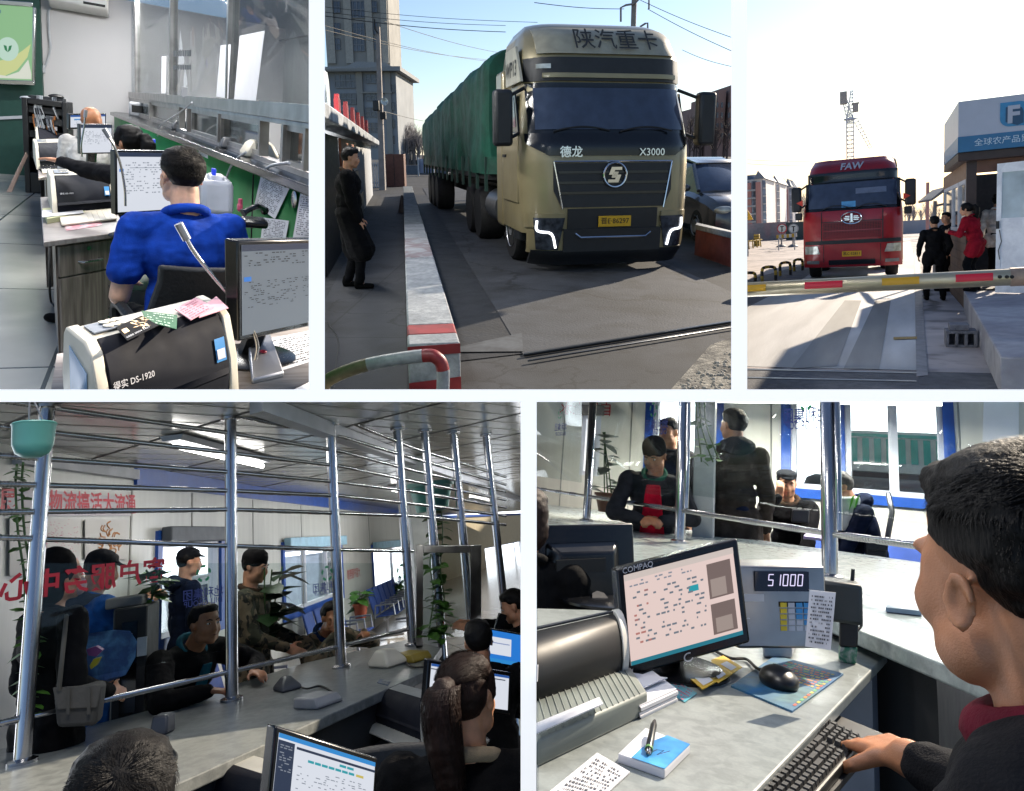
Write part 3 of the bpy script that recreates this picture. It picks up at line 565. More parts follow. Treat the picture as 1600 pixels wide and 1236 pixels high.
# ---------------------------------------------------------------- lorries
def lerp_t(tab, z):
    if z <= tab[0][0]: return tab[0][1]
    for (a, b), (c, d) in zip(tab, tab[1:]):
        if z <= c: t = (z-a)/(c-a); t = t*t*(3-2*t)*.5+t*.5; return b+(d-b)*t
    return tab[-1][1]
class Cab:
    """Cab shell: x across (viewer's right when facing it), y rearwards, z up."""
    def __init__(s, base, wid, depth, rnd=.3, pw=6): s.b, s.w, s.d, s.r, s.p = base, wid, depth, rnd, pw
    def y(s, x, z): return lerp_t(s.b, z)+s.r*min(1, abs(x)/lerp_t(s.w, z))**s.p
    def shell(s, mb, zs, inset=0.):
        rings = []
        for z in zs:
            w = lerp_t(s.w, z)-inset; xs = [w*math.sin(math.pi/2*t/10) for t in range(-10, 11)]
            r = [V((x, s.y(x, z)+inset, z)) for x in xs]
            r += [V((w, s.d*.6, z)), V((w-.02, s.d-.06, z)), V((w-.08, s.d, z)), V((-w+.08, s.d, z)), V((-w+.02, s.d-.06, z)), V((-w, s.d*.6, z))]; rings.append(r)
        return mb.loft(rings)
    def skin(s, mb, z0, z1, x0, x1, off=.012, n=12, m=6, th=.02):
        """A raised panel following the front between z0,z1; x0,x1 numbers or functions of z."""
        f0 = x0 if callable(x0) else (lambda z: x0); f1 = x1 if callable(x1) else (lambda z: x1); g = []; h = []
        for k in range(m+1):
            z = z0+(z1-z0)*k/m; a, b = f0(z), f1(z)
            g.append([V((a+(b-a)*i/n, s.y(a+(b-a)*i/n, z)-off, z)) for i in range(n+1)]); h.append([p+V((0, th+off, 0)) for p in g[-1]])
        o = len(mb.v); vs = [p for r in g for p in r]+[p for r in h for p in r]; N = (n+1)*(m+1); fs = []
        for k in range(m):
            for i in range(n):
                a = k*(n+1)+i; fs += [(a, a+1, a+n+2, a+n+1), (N+a+n+1, N+a+n+2, N+a+1, N+a)]
        for i in range(n): fs += [(i, N+i, N+i+1, i+1), (m*(n+1)+i+1, N+m*(n+1)+i+1, N+m*(n+1)+i, m*(n+1)+i)]
        for k in range(m): fs += [(k*(n+1), (k+1)*(n+1), N+(k+1)*(n+1), N+k*(n+1)), (k*(n+1)+n, N+k*(n+1)+n, N+(k+1)*(n+1)+n, (k+1)*(n+1)+n)]
        return mb.add(vs, fs)
    def write(s, mb, txt, x, z, size, off=.03, bold=.01, slant=0.):
        w = size*.98; n = len(txt)
        if ord(txt[0]) < 256: n, chars = 1, [txt]
        else: chars = list(txt)
        for i, c in enumerate(chars):        # each glyph lies on its own flat facet of the curved panel
            me = text_mesh(c, 'CENTER', bold); xc = x+(i-(n-1)/2)*w*1.03; y0 = s.y(xc, z); kz = (s.y(xc, z+size*.4)-s.y(xc, z-size*.4))/(size*.8); kx = (s.y(xc+.1, z)-s.y(xc-.1, z))/.2
            mb.add([V((xc+v[0]*size+slant*v[1]*size, y0+kz*v[1]*size+kx*v[0]*size-off, z+v[1]*size)) for v in me[0]], me[1])
        return mb
def wheel(parent, x, y, r=.52, wd=.3, rim='steel_rim'):
    mb = MB(); pr = [(r*.55, -wd/2), (r*.9, -wd/2), (r*.98, -wd*.38), (r, -wd*.2), (r, wd*.2), (r*.98, wd*.38), (r*.9, wd/2), (r*.55, wd/2)]
    mb.lathe((x, y, r), pr, 28, (1, 0, 0)); w = part(parent, 'wheel', mb, mt('tyre', '#141415', .8, bump=.3, bsc=30))
    mb = MB(); s = -1 if x < 0 else 1
    mb.lathe((x+s*wd*.38, y, r), [(.0, .03*s), (.12, .05*s), (.14, .0), (r*.5, -.05*s), (r*.58, .05*s), (r*.58, -.1*s), (0, -.1*s)], 24, (1, 0, 0))
    for k in range(10): a = k*.628; mb.lathe((x+s*wd*.38, y+.19*math.cos(a), r+.19*math.sin(a)), [(.018, 0), (.018, .03*s), (0, .035*s)], 6, (1, 0, 0))
    part(w, 'rim', mb, mt(rim, '#9a9ca0', .4, .7))
    return w
def mirror_arm(parent, s, z0, z1, x, y, col):
    mb = MB(); mb.box((s*x-.13, y-.1, z0), (s*x+.13, y+.12, z1)); o = part(parent, 'mirror', mb, col, bev=.05)
    mb = MB(); mb.box((s*x-.105, y+.121, z0+.05), (s*x+.105, y+.13, z1-.05)); part(o, 'mirror_glass', mb, mt('mirror_glass', '#c8ccd0', .03, 1., var=0))
    for z in (z0+.1, z1-.08): mb = MB(); mb.tube([(s*1.15, y+.22, z+.12), (s*(x-.1), y+.05, z)], .025, 8); part(o, 'bracket', mb, col)
def plate_num(parent, C, x, z, txt, cab):
    mb = MB(); y = cab.y(x, z)-.05; mb.box((x-.24, y, z-.075), (x+.24, y+.012, z+.075)); p = part(parent, 'number_plate', mb, mt('plate_yellow', '#d9a512', .45, var=.06), bev=.004)
    mb = MB(); mb.put(txt, (x, y, z), (1, 0, 0), (0, 0, 1), .098, (0, -1, 0), .004, bold=.006); part(p, 'plate_text', mb, mt('ink_black', '#0b0b0b', .6, var=0))
def gold_lorry(loc, rz):
    t = thing('truck', 'gold and black tractor truck hauling a long load under a green tarpaulin', 'truck', loc, rz)
    gold = mt('gold_paint', '#8d8262', .38, .25, var=.07, sc=3, coat=.5); blk = mt('black_plastic', '#1d1f23', .5, var=.15, bump=.1); dk = mt('black_gloss', '#15171c', .18, var=.1, coat=.3)
    C = Cab([(.1, .16), (.3, .04), (.9, .0), (1.75, .03), (1.95, .10), (2.55, .30), (2.7, .3), (2.95, .32), (3.2, .46), (3.4, .72), (3.46, .95)],
            [(.1, 1.16), (.4, 1.23), (1.5, 1.25), (2.0, 1.23), (2.6, 1.16), (2.95, 1.15), (3.3, 1.09), (3.46, .98)], 2.25, .34, 7)
    mb = MB(); C.shell(mb, [.55, .7, .9, 1.2, 1.5, 1.75, 1.95, 2.2, 2.45, 2.6, 2.75, 2.95, 3.1, 3.2, 3.3, 3.38, 3.43, 3.46]); cab = part(t, 'cab', mb, gold, 50)
    mb = MB(); C.skin(mb, 2.98, 3.36, -1.0, 1.0, .035, 20, 8); rf = part(cab, 'roof_fairing', mb, mt('roof_beige', '#9d9886', .5))
    mb = MB(); C.write(mb, '陕汽重卡', .12, 3.165, .31, .07, .006); part(rf, 'lettering', mb, mt('sign_brown', '#35332e', .6))
    mb = MB(); C.skin(mb, 2.62, 2.93, lambda z: -1.15, lambda z: 1.15, .05, th=.06); v = part(cab, 'sun_visor', mb, blk)
    mb = MB(); C.skin(mb, 2.66, 2.72, -.95, 1.0, .075); part(v, 'trim', mb, gold)
    mb = MB(); C.skin(mb, 2.78, 2.84, -1.02, -.84, .06); part(v, 'marker_lamp', mb, mt('lamp_clear', '#c9cdd4', .1, .2))
    mb = MB(); C.skin(mb, 1.9, 2.6, lambda z: -1.16+.03*(z-1.9), lambda z: 1.16-.03*(z-1.9), .012, 20, 8); ws = part(cab, 'windscreen_surround', mb, dk)
    mb = MB(); C.skin(mb, 1.97, 2.53, lambda z: -1.08+.04*(z-1.9), lambda z: 1.09-.04*(z-1.9), .026, 20, 8, .004); part(ws, 'windscreen', mb, mt('windscreen_glass', ''))
    mb = MB()
    for x0, x1 in ((-.85, -.05), (.1, .85)): mb.tube([(x0+.1*k*(x1-x0), C.y(x0, 1.97)-.055-.0*k, 1.945+.06*math.sin(k*.3)) for k in range(11)], .012, 6)
    part(cab, 'wiper', mb, blk)
    # lower black face and grille
    mb = MB(); C.skin(mb, 1.62, 1.92, lambda z: -1.2+.28*max(0, (1.78-z)/.16), lambda z: 1.2-.28*max(0, (1.78-z)/.16), .02, 20); part(cab, 'front_panel', mb, dk)
    mb = MB(); C.skin(mb, .92, 1.52, lambda z: -.86+.0+.12*max(0, (1.15-z)/.25), lambda z: .86-.12*max(0, (1.15-z)/.25), .03, 16, 8); gr = part(cab, 'grille', mb, blk)
    mb = MB()
    for z in (1.1, 1.24, 1.38): C.skin(mb, z, z+.035, -.8, .8, .045, 14, 1)
    part(gr, 'slat', mb, dk)
    mb = MB()
    for a, b in (((-.86, 1.54), (.86, 1.54)), ((-.86, 1.54), (-.74, .9)), ((.86, 1.54), (.74, .9))):
        mb.tube([(a[0]+(b[0]-a[0])*k/8, C.y(a[0]+(b[0]-a[0])*k/8, a[1]+(b[1]-a[1])*k/8)-.04, a[1]+(b[1]-a[1])*k/8) for k in range(9)], .013, 6)
    part(gr, 'chrome_trim', mb, mt('chrome', '#c9ccd2', .12, 1., var=.05))
    mb = MB(); y = C.y(0, 1.36)-.07; ch = mt('chrome', '')
    mb.tube([(.165*math.cos(a), y, 1.36+.165*math.sin(a)) for a in (2*math.pi*k/28 for k in range(29))], .016, 8)
    for sg in (1, -1): mb.slab([(sg*a, y, 1.36+sg*b) for a, b in ((-.09, .0), (-.05, .105), (.1, .105), (.1, .065), (0, .065), (-.015, .03), (.05, .03), (.02, -.04), (-.05, -.04), (-.03, 0))], (0, .02, 0))
    part(cab, 'emblem', mb, ch)
    for q_ in (('德龙', -.62, 1.66, .16, .045, .015), ('X3000', .55, 1.66, .14, .045, .008)): mb = MB(); C.write(mb, *q_); part(cab, 'badge', mb, ch)
    mb = MB(); C.skin(mb, .1, .32, -1.14, 1.14, .05, 20); C.skin(mb, .3, .62, -.72, .72, .055, 16); C.skin(mb, .6, .9, -.66, .66, .02, 16); bp = part(t, 'bumper', mb, blk)
    for s in (-1, 1):
        mb = MB(); C.skin(mb, .28, .6, *sorted((s*.70, s*1.18)), .03); C.skin(mb, .64, .84, *sorted((s*.72, s*1.21)), .03); part(t, 'bumper_corner', mb, gold)
        f = lambda z, s=s: s*(1.12-.25*(.78-z)*.35); g = lambda z, s=s: s*(.80-.2*(z-.3))
        mb = MB(); C.skin(mb, .33, .78, *((f, g) if s < 0 else (g, f)), .045); hl = part(t, 'headlight', mb, mt('headlamp_dark', '#3a3f47', .15, .3, sc=14, var=.5))
        mb = MB(); P = [(1.08, .74), (1.07, .6), (.89, .56), (.83, .36)]; mb.tube([(s*x, C.y(x, z)-.065, z) for x, z in spline([(a, b, 0) for a, b in P], 4) for x, z in [(x, z)]] if 0 else [(s*q.x, C.y(q.x, q.y)-.06, q.y) for q in spline([(a, b, 0) for a, b in P], 4)], .017, 6)
        part(hl, 'lamp_strip', mb, glow('led_white', '#f4f7ff', 2))
        mirror_arm(t, s, 1.75, 2.5, 1.5, .35, blk)
    mb = MB(); mb.tube([(x, C.y(x, .52)-.075, .5+(.06 if abs(x) > .5 else 0)) for x in (-.56, -.48, -.25, 0, .25, .48, .56)], .016, 6); part(bp, 'chrome_trim', mb, ch)
    plate_num(bp, C, .02, .72, '晋E·86297', C)
    # left side of cab: door, window, fairing
    for s in (-1, 1):
        mb = MB(); mb.box((s*1.215, .5, .95), (s*1.262, 1.55, 1.95)); d = part(cab, 'door', mb, gold, bev=.02)
        mb = MB(); mb.slab([(s*1.235, a, b) for a, b in ((.5, 1.95), (1.55, 1.95), (1.55, 2.5), (.72, 2.5))], (s*.02, 0, 0)); w = part(d, 'window_frame', mb, dk)
        mb = MB(); mb.slab([(s*1.257, a, b) for a, b in ((.62, 2.02), (1.47, 2.02), (1.47, 2.43), (.78, 2.43))], (s*.004, 0, 0)); part(w, 'window', mb, mt('windscreen_glass', ''))
        mb = MB(); mb.box((s*1.262, 1.3, 1.6), (s*1.29, 1.48, 1.64)); part(d, 'handle', mb, blk)
        if s < 0:
            mb = MB(); mb.slab([(s*1.19, a, b) for a, b in ((.45, 2.62), (1.5, 2.62), (1.5, 3.12), (.8, 3.12))], (s*.035, 0, 0)); f = part(cab, 'side_fairing', mb, mt('fairing_white', '#a9a697', .5))
            mb = MB(); mb.put('WP13', (s*1.226, 1.08, 2.82), (0, s, 0), (0, 0, 1), .3, (s, 0, 0), .003, bold=.02, mirror=False); 
            part(f, 'lettering', mb, mt('ink_black', ''))
        mb = MB(); mb.box((s*1.0, 1.75, .5), (s*1.24, 2.25, 2.9)); part(cab, 'side_deflector', mb, gold, bev=.05)
        mb = MB(); mb.box((s*.75, .55, .4), (s*1.22, .95, .9)); part(cab, 'step', mb, blk, bev=.03)
        wheel(t, s*1.02, 1.45)
        for y in (4.4, 5.6): wheel(t, s*.98, y, .52, .5)
        for y in (12.4, 13.6, 14.8): wheel(t, s*.98, y, .52, .5)
        mb = MB(); mb.tube([(s*1.05, 1.45+.62*math.cos(a), .52+.62*math.sin(a)) for a in (math.pi*k/10 for k in range(11))], .08, 8); part(t, 'mudguard', mb, blk)
        mb = MB(); mb.lathe((s*.95, 2.9, .75), [(0, -.5), (.3, -.5), (.3, .5), (0, .5)], 16, (0, 1, 0)); part(t, 'fuel_tank', mb, mt('tank_alloy', '#6d7075', .4, .8))
    mb = MB(); mb.box((-.45, 1.6, .6), (.45, 15.8, 1.0)); mb.box((-1.1, .5, .35), (1.1, 2.2, .58)); part(t, 'chassis', mb, mt('chassis_black', '#151516', .7))
    mb = MB(); mb.box((-1.25, 3.0, 1.2), (1.25, 16.2, 1.35)); bed = part(t, 'trailer_bed', mb, mt('chassis_black', ''))
    for k in range(14):
        for s in (-1, 1): mb = MB(); mb.box((s*1.25, 3.05+k, 1.0), (s*1.3, 3.13+k, 1.6)); part(bed, 'stake', mb, mt('stake_green', '#1f3b33', .6))
    # tarpaulin: a draped shell with folds
    ny, na = 90, 44; rings = []
    for j in range(ny+1):
        y = 2.95+13.3*j/ny; hz = 3.42-.5*(j/ny)**1.3+.05*math.sin(j*.5); r = []
        e = 1 if 0 < j < ny else .96
        for i in range(na+1):
            a = i/na; 
            if a < .36: x, z = -1.3, 1.3+(hz-.35-1.3)*a/.36
            elif a > .64: x, z = 1.3, 1.3+(hz-.35-1.3)*(1-a)/.36
            else: u = (a-.36)/.28; x = -1.3+2.6*(u*u*(3-2*u)*.6+u*.4); z = hz-.35+.42*math.sin(math.pi*u)**.7
            f = noise.noise(V((y*2.6, x*1.2, z*.5)))*.07+noise.noise(V((y*7, x*3, z*.8)))*.035
            sag = .14*math.exp(-((z-1.55)/.25)**2)*math.sin(y*1.9)
            r.append(V(((x+(f+sag*.3)*(1 if x > 0 else -1)*(1 if abs(x) > 1.2 else .2))*e, y, z+(f*.6 if abs(x) < 1.25 else 0))))
        rings.append(r)
    mb = MB(); mb.loft(rings, True, True); tp = part(t, 'tarpaulin', mb, mt('tarp_green', '#0a4c3b', .65, var=.3, sc=3, bump=.5, bsc=14), 60)
    return t
def red_lorry(loc, rz):
    t = thing('truck', 'red tractor truck facing the boom gate on the weighbridge', 'truck', loc, rz)
    red = mt('red_paint', '#9a1824', .35, .1, var=.1, sc=3, coat=.4); blk = mt('black_plastic', ''); dk = mt('black_gloss', ''); ch = mt('chrome', '')
    C = Cab([(.3, .12), (.5, .03), (1.0, 0), (1.85, .03), (2.05, .12), (2.75, .34), (2.95, .34), (3.15, .45), (3.35, .75)], [(.3, 1.2), (.5, 1.25), (1.6, 1.25), (2.1, 1.22), (2.75, 1.13), (3.1, 1.08), (3.35, .98)], 2.2, .3, 7)
    mb = MB(); C.shell(mb, [.5, .7, 1., 1.3, 1.6, 1.85, 2.05, 2.3, 2.55, 2.75, 2.95, 3.05, 3.15, 3.25, 3.32, 3.35]); cab = part(t, 'cab', mb, red, 50)
    mb = MB(); C.skin(mb, 2.72, 2.98, -1.13, 1.13, .05, 20, th=.08); part(cab, 'sun_visor', mb, dk)
    mb = MB(); C.write(mb, 'FAW', 0, 3.12, .26, .04, .03, .15); part(cab, 'badge', mb, mt('badge_silver', '#c4c2c6', .4, .3, var=.05))
    mb = MB(); C.skin(mb, 1.92, 2.72, -1.19, 1.19, .012, 20, 8); ws = part(cab, 'windscreen_surround', mb, dk)
    mb = MB(); C.skin(mb, 2.0, 2.68, -1.1, 1.1, .026, 20, 8, .004); part(ws, 'windscreen', mb, mt('windscreen_glass', ''))
    mb = MB(); C.skin(mb, 2.0, 2.16, -.25, .1, .034); part(ws, 'dashboard_card', mb, mt('card_blue', '#5aa0d0', .5))
    mb = MB(); C.skin(mb, 2.35, 2.5, .1, .85, .034, 8, 2); part(ws, 'sun_shade', mb, mt('shade_grey', '#6a7386', .5))
    mb = MB()
    for x0, x1 in ((-.75, 0), (.1, .85)): mb.tube([(x0+(x1-x0)*k/8, C.y(x0+(x1-x0)*k/8, 1.98)-.05, 1.96+.1*math.sin(k*.39)) for k in range(9)], .012, 6)
    part(cab, 'wiper', mb, blk)
    mb = MB()
    for z in (1.15, 1.38): C.skin(mb, z, z+.2, -.72, .72, .02, 12, 2)
    part(cab, 'grille', mb, mt('grille_red', '#7a1720', .5, kind='mesh', sc=26, col2='#16090a'))
    mb = MB(); C.skin(mb, 1.0, 1.1, lambda z: -1.2, lambda z: 1.2, .03, 20, 2); C.skin(mb, 1.6, 1.62, -.75, .75, .02, 12, 1)
    for s in (-1, 1): mb.tube([(s*.76, C.y(.76, z)-.01, z) for z in (1.1, 1.4, 1.7, 1.9)], .012, 6)
    part(cab, 'seam', mb, blk)
    mb = MB(); y = C.y(0, 1.68)-.05
    mb.tube([(.25*math.cos(a), y, 1.7+.16*math.sin(a)) for a in (2*math.pi*k/28 for k in range(29))], .018, 8)
    mb.box((-.025, y, 1.58), (.025, y+.02, 1.82)); mb.box((-.05, y, 1.58), (.05, y+.02, 1.6))
    for s in (-1, 1):
        for j, L in enumerate((.17, .19, .16)): mb.box((min(s*.05, s*L), y, 1.64+j*.045), (max(s*.05, s*L), y+.02, 1.665+j*.045))
    part(cab, 'emblem', mb, ch)
    mb = MB(); C.skin(mb, .36, 1.0, -1.24, 1.24, .04, 24, 6); bp = part(t, 'bumper', mb, red)
    mb = MB(); C.skin(mb, .42, .56, -.58, .58, .055, 12, 2); part(bp, 'lower_grille', mb, dk)
    mb = MB()
    for s in (-1, 1): C.skin(mb, .4, .98, *sorted((s*.70, s*.715)), .048, 1, 4)
    part(bp, 'seam', mb, blk)
    for s in (-1, 1):
        mb = MB(); C.skin(mb, .74, .96, *((lambda z: -1.2, lambda z: -.8-.3*(z-.74)) if s < 0 else (lambda z: .8+.3*(z-.74), lambda z: 1.2)), .056, 8, 3); part(bp, 'headlight', mb, mt('lamp_clear', '#b9bcb4', .12, .25, sc=12, var=.35))
        mb = MB(); C.skin(mb, .46, .55, *sorted((s*.82, s*1.16)), .056, 6, 1); part(bp, 'fog_lamp', mb, mt('lamp_grey', '#7a7d80', .2, .3))
        mirror_arm(t, s, 1.95, 2.65, 1.42, .3, blk)
        mb = MB(); mb.box((s*1.36-.09, .12, 1.72), (s*1.36+.09, .3, 1.92)); part(t, 'lower_mirror', mb, blk, bev=.03)
        mb = MB(); mb.slab([(s*1.25, .18, 2.28), (s*1.42, .18, 2.2), (s*1.25, .18, 2.1)], (0, .02, 0)); part(t, 'pennant', mb, mt('pennant_red', '#d2402e', .6))
        for y in (1.4, 4.3, 5.5): wheel(t, s*1.0, y, .5, .32 if y < 2 else .5)
    plate_num(bp, C, 0, .72, '黑C·52811', C)
    mb = MB(); mb.tube([(.98, 2.2, .9), (1.02, 2.25, 2.6), (1.06, 2.2, 3.15), (1.02, 1.9, 3.28), (.95, 1.7, 3.3)], .11, 10); part(t, 'snorkel', mb, blk)
    mb = MB(); mb.box((-.45, 1.6, .6), (.45, 11, .95)); mb.box((-1.1, .5, .4), (1.1, 2.2, .6)); part(t, 'chassis', mb, mt('chassis_black', ''))
    mb = MB(); mb.box((-1.22, 2.8, 1.2), (1.22, 11.5, 2.5)); part(t, 'cargo_bed', mb, mt('bed_grey', '#6a6a6a', .7), bev=.02)
    for s in (-1, 1):
        for y in (8.6, 9.9): wheel(t, s*.98, y, .5, .5)
    return t
# ---------------------------------------------------------------- the weighbridge yard with the gold lorry
enter(YARD); Z, Y = YARD.z, YARD.y
asph = mt('yard_asphalt', '#1f2124', .85, kind='patch', col2='#2a2c30', crack=.5, sc=.5, var=.25, bump=.2, bsc=90)
mb = MB(); mb.quad(Z(497, 620), Z(1153, 620), Z(1153, 242.2), Z(497, 242.2)); struct('ground', mb, asph)
ax = math.radians(9.9); AX = V((-math.sin(ax), math.cos(ax), 0)); AN = V((math.cos(ax), math.sin(ax), 0))
def strip(name, a, b, l0, l1, z, mat):      # ground strip between two start points, along the lane axis
    a, b = V(a), V(b); mb = MB(); mb.quad(*[q+V((0, 0, z-q.z)) for q in (a+AX*l0, b+AX*l0, b+AX*l1, a+AX*l1)]); return struct(name, mb, mat)
strip('pavement', Z(430, 618), Z(637, 618), -.05, 26, .006, mt('pavement_slab', '#2c2f35', .8, kind='tile', col2='#191b1e', crack=.4, p=(1.6, 1.6, .012), sc=2, var=.1, bump=.2, bsc=60))
strip('road', Z(716, 560), Z(820, 548), -.1, 24, .008, mt('margin_steel', '#1c1e22', .7, .2, var=.3, sc=2, bump=.3, bsc=25))
dk0, dk1 = Z(818, 557), Z(1160, 503); d1 = Z(1044, 414)
mb = MB(); e1 = d1-AX*1.0+AN*0; far = 26
R0 = Z(1044, 414); Rn = R0-AX*((R0-Z(1160, 503)).dot(AX)+.4)
mb.quad(*[q+V((0, 0, .014-q.z)) for q in (dk0, Z(1150, 504), Z(1150, 461), R0, R0+AX*far, dk0+AX*(far+4))]); struct('road', mb, mt('deck_concrete', '#34373d', .75, kind='patch', col2='#26292e', crack=.3, sc=.8, var=.15, bump=.25, bsc=40))
mb = MB()
for o, w in ((0, .04), (.2, .025)):
    a, b = dk0-AX*o, Z(1150, 504)-AX*o; n = V((0, 0, 1)); q = V((0, -w, 0)); mb.slab([a+V((0, 0, .02)), b+V((0, 0, .02)), b+q+V((0, 0, .02)), a+q+V((0, 0, .02))], (0, 0, .012))
solo('steel_edge_rail', 'dark steel edge rails along the near end of the weighbridge before the gold truck', 'rail', mb, mt('rail_steel', '#55595f', .4, .8))
mb = MB(); mb.quad(*[q+V((0, 0, .018)) for q in (Z(715, 545), Z(815, 523), Z(818, 552), Z(718, 553))]); struct('pavement', mb, mt('patch_grey', '#43474c', .8, kind='patch', col2='#2b2e33', sc=3))
mb = MB(); mb.quad(*[q+V((0, 0, .006)) for q in (Z(1040, 619), Z(1153, 619), Z(1153, 524), Z(1110, 540))]); struct('ground', mb, mt('gravel', '#8a857a', .95, kind='patch', col2='#4c4a46', sc=4, var=.5, bump=1, bsc=60))
random.seed(3); mb = MB()
for i in range(500):
    px = random.uniform(1010, 1152); py = random.uniform(525, 618)
    if py > 640-(px-1010)*.7: p = Z(px, py); r = random.uniform(.006, .02); mb.ball(p+V((0, 0, r*.4)), (r, r*1.2, r*.7), 5)
solo('gravel', 'loose pale gravel at the near corner of the weighbridge', 'gravel', mb, mt('gravel_stone', '#8b867c', .9, var=.35, sc=9), kind='stuff')
mb = MB(); a = Z(516, 575); mb.tube(spline([Z(505, 500), Z(528, 530), Z(526, 570), Z(520, 617)], 5), .012, 6); solo('cable', 'thin black cable lying on the dark pavement beside the bent pipe', 'cable', mb, mt('ink_black', '#0b0b0b', .6, var=0))
# kerb beam
b0 = Z(640, 622); mats = [mt('kerb_red', '#7d1c22', .7, var=.25, sc=5), mt('kerb_white', '#8f9398', .75, kind='patch', col2='#777c82', sc=3, var=.22, p=(.4, .62), bump=.3), mt('kerb_red', ''), mt('kerb_white', ''), mt('kerb_pink', '#74686d', .8, kind='patch', col2='#8a8e93', sc=4), mt('kerb_white', ''), mt('kerb_worn', '#565d61', .8, kind='patch', col2='#70777b', sc=5)]
mb = MB(); o = 0
for L, m in zip((.0001, .28, .3, 3.6, 2.2, 2.2, 16), mats):
    if L < .01: continue
    mb.use(m); p = [b0+AX*o, b0+AX*o+AN*.36, b0+AX*(o+L)+AN*.36, b0+AX*(o+L)]; mb.hexa([q for q in p]+[q+V((0, 0, .385)) for q in p]); o += L
kb = solo('kerb_beam', 'long low concrete kerb beam with worn white paint and a red end beside the pavement', 'kerb', mb, bev=.015)
mb = MB(); mb.use(mats[0])
p = b0-AX*.006; mb.slab([p+V((0, 0, .30)), p+AN*.36+V((0, 0, .31)), p+AN*.36+V((0, 0, .38)), p+V((0, 0, .37))], -AX*.004); mb.slab([p+V((0, 0, .0)), p+AN*.36+V((0, 0, .02)), p+AN*.36+V((0, 0, .14)), p+V((0, 0, .11))], -AX*.004)
part(kb, 'red_paint_band', mb, ab=True)
# bent pipe barrier
t = thing('pipe_barrier', 'bent tube barrier painted white, red and yellow in front of the kerb beam', 'barrier', Z(600, 660))
P = [Y(500, 640, 4.25), Y(503, 612, 4.25), Y(516, 592, 4.25), Y(574, 570, 4.28), Y(660, 556, 4.3), Y(683, 560, 4.3), Y(692, 578, 4.3), Y(692, 612, 4.3)]
P = [V((P[0].x-.05, P[0].y, 0))]+P+[V((P[-1].x, P[-1].y, 0))]
for nm, a, b, c in (('yellow_section', 0, 4, '#5f563f'), ('white_section', 4, 5, '#84878d'), ('red_section', 5, 7, '#7d2226'), ('white_section', 7, 9, '#84878d')):
    mb = MB(); sp = spline(P, 6); mb.tube(sp[a*6:b*6+1], .043, 14); part(t, nm, mb, mt('pipe_'+nm, c, .45, var=.2, sc=20, bump=.1), ab=True)
# man
person('man in a long black coat standing in profile on the dark pavement by the shed', Z(551, 450), -80, 1.75, lean=(3, 0), coat=.46, top='coat_black', legs='trousers_dark', hair='short', head=(0, 8, 0), hands=[(-.2, .14, .82), (.2, .14, .82)], feet=[(-.1, -.06, .085), (.1, .1, .085)], collar='fur', face=True, vox=.011, girth=1.28)
# shed with roof letters
t = thing('shed', 'low roadside shed with a white roof edge behind the man in the black coat', 'shed', (-4, 9, 0))
A = Y(499, 0, 7.6); A = V((A.x, 7.6, 0)); B = V((Y(582, 0, 30).x, 30, 0)); dv = (B-A).normalized(); nv = V((dv.y, -dv.x, 0))
def wl(s, o, z): return A+dv*s+nv*o+V((0, 0, z))
LN = (B-A).length
tri = lambda o, z, e=0.: [wl(e, -.02-o, z), wl(LN-e, -o, z), V((Y(489, 0, 29).x, 29, z))]
mb = MB(); mb.slab(tri(0, 2.02), (0, 0, .18)); part(t, 'roof', mb, mt('shed_roof', '#9aa0a8', .6, kind='patch', col2='#6b7078', sc=3), ab=True, bev=.02)
mb = MB(); mb.slab(tri(.35, 0, .3), (0, 0, 2.02)); part(t, 'wall', mb, mt('shed_wall', '#a0a4aa', .7), ab=True)
for nm, s0, s1, z0, z1, c in (('door', 2., 5.2, 0, 1.95, '#0d0f13'), ('sign_panel', 6.0, 11, 1.35, 1.95, '#8a5238'), ('window', 6.5, 11.5, .7, 1.25, '#15181d'), ('lower_panel', 6, 13.5, 0, .6, '#20242b')):
    mb = MB(); mb.hexa([wl(s0, -.36, z0), wl(s1, -.36, z0), wl(s1, -.31, z0), wl(s0, -.31, z0), wl(s0, -.36, z1), wl(s1, -.36, z1), wl(s1, -.31, z1), wl(s0, -.31, z1)]); part(t, nm, mb, mt('shed_'+nm, c, .5), ab=True)
lm = mt('letter_red', '#9b2a30', .5); lq = None
for i, (px, py, hh) in enumerate(((524, 178, .34), (538, 186, .36), (549, 194, .38), (558, 200, .4), (565, 205, .42), (571.5, 208, .44))):
    q = PL.on(px, py, wl(0, -.2, 0), nv); q.z = 2.2; mb = MB(); h = (q.y*.0009+hh)*1.0; w = h*.85
    for k in range(3): mb.hexa([q+dv*(w*(k/2-.5)-.045)+V((0, 0, 0)), q+dv*(w*(k/2-.5)+.045), q+dv*(w*(k/2-.5)+.045)+nv*.07, q+dv*(w*(k/2-.5)-.045)+nv*.07]+[q+dv*(w*(k/2-.5)+e)+nv*f+V((0, 0, h*(1 if k == 1 else .8))) for e, f in ((-.045, 0), (.045, 0), (.045, .07), (-.045, .07))])
    for z in (.3, .72): mb.hexa([q+dv*e*w*.5+nv*f+V((0, 0, h*z+g)) for g in (0, .06) for e, f in ((-1, .005), (1, .005), (1, .066), (-1, .066))])
    solo('sign_letter', ['nearest red channel letter on the shed roof edge', 'second red channel letter from the camera on the shed roof', 'third red channel letter along the shed roof edge', 'fourth red channel letter along the shed roof edge', 'second farthest red channel letter on the shed roof', 'farthest and smallest red channel letter on the shed roof'][i], 'sign letter', mb, lm, 'red letters along the shed roof')
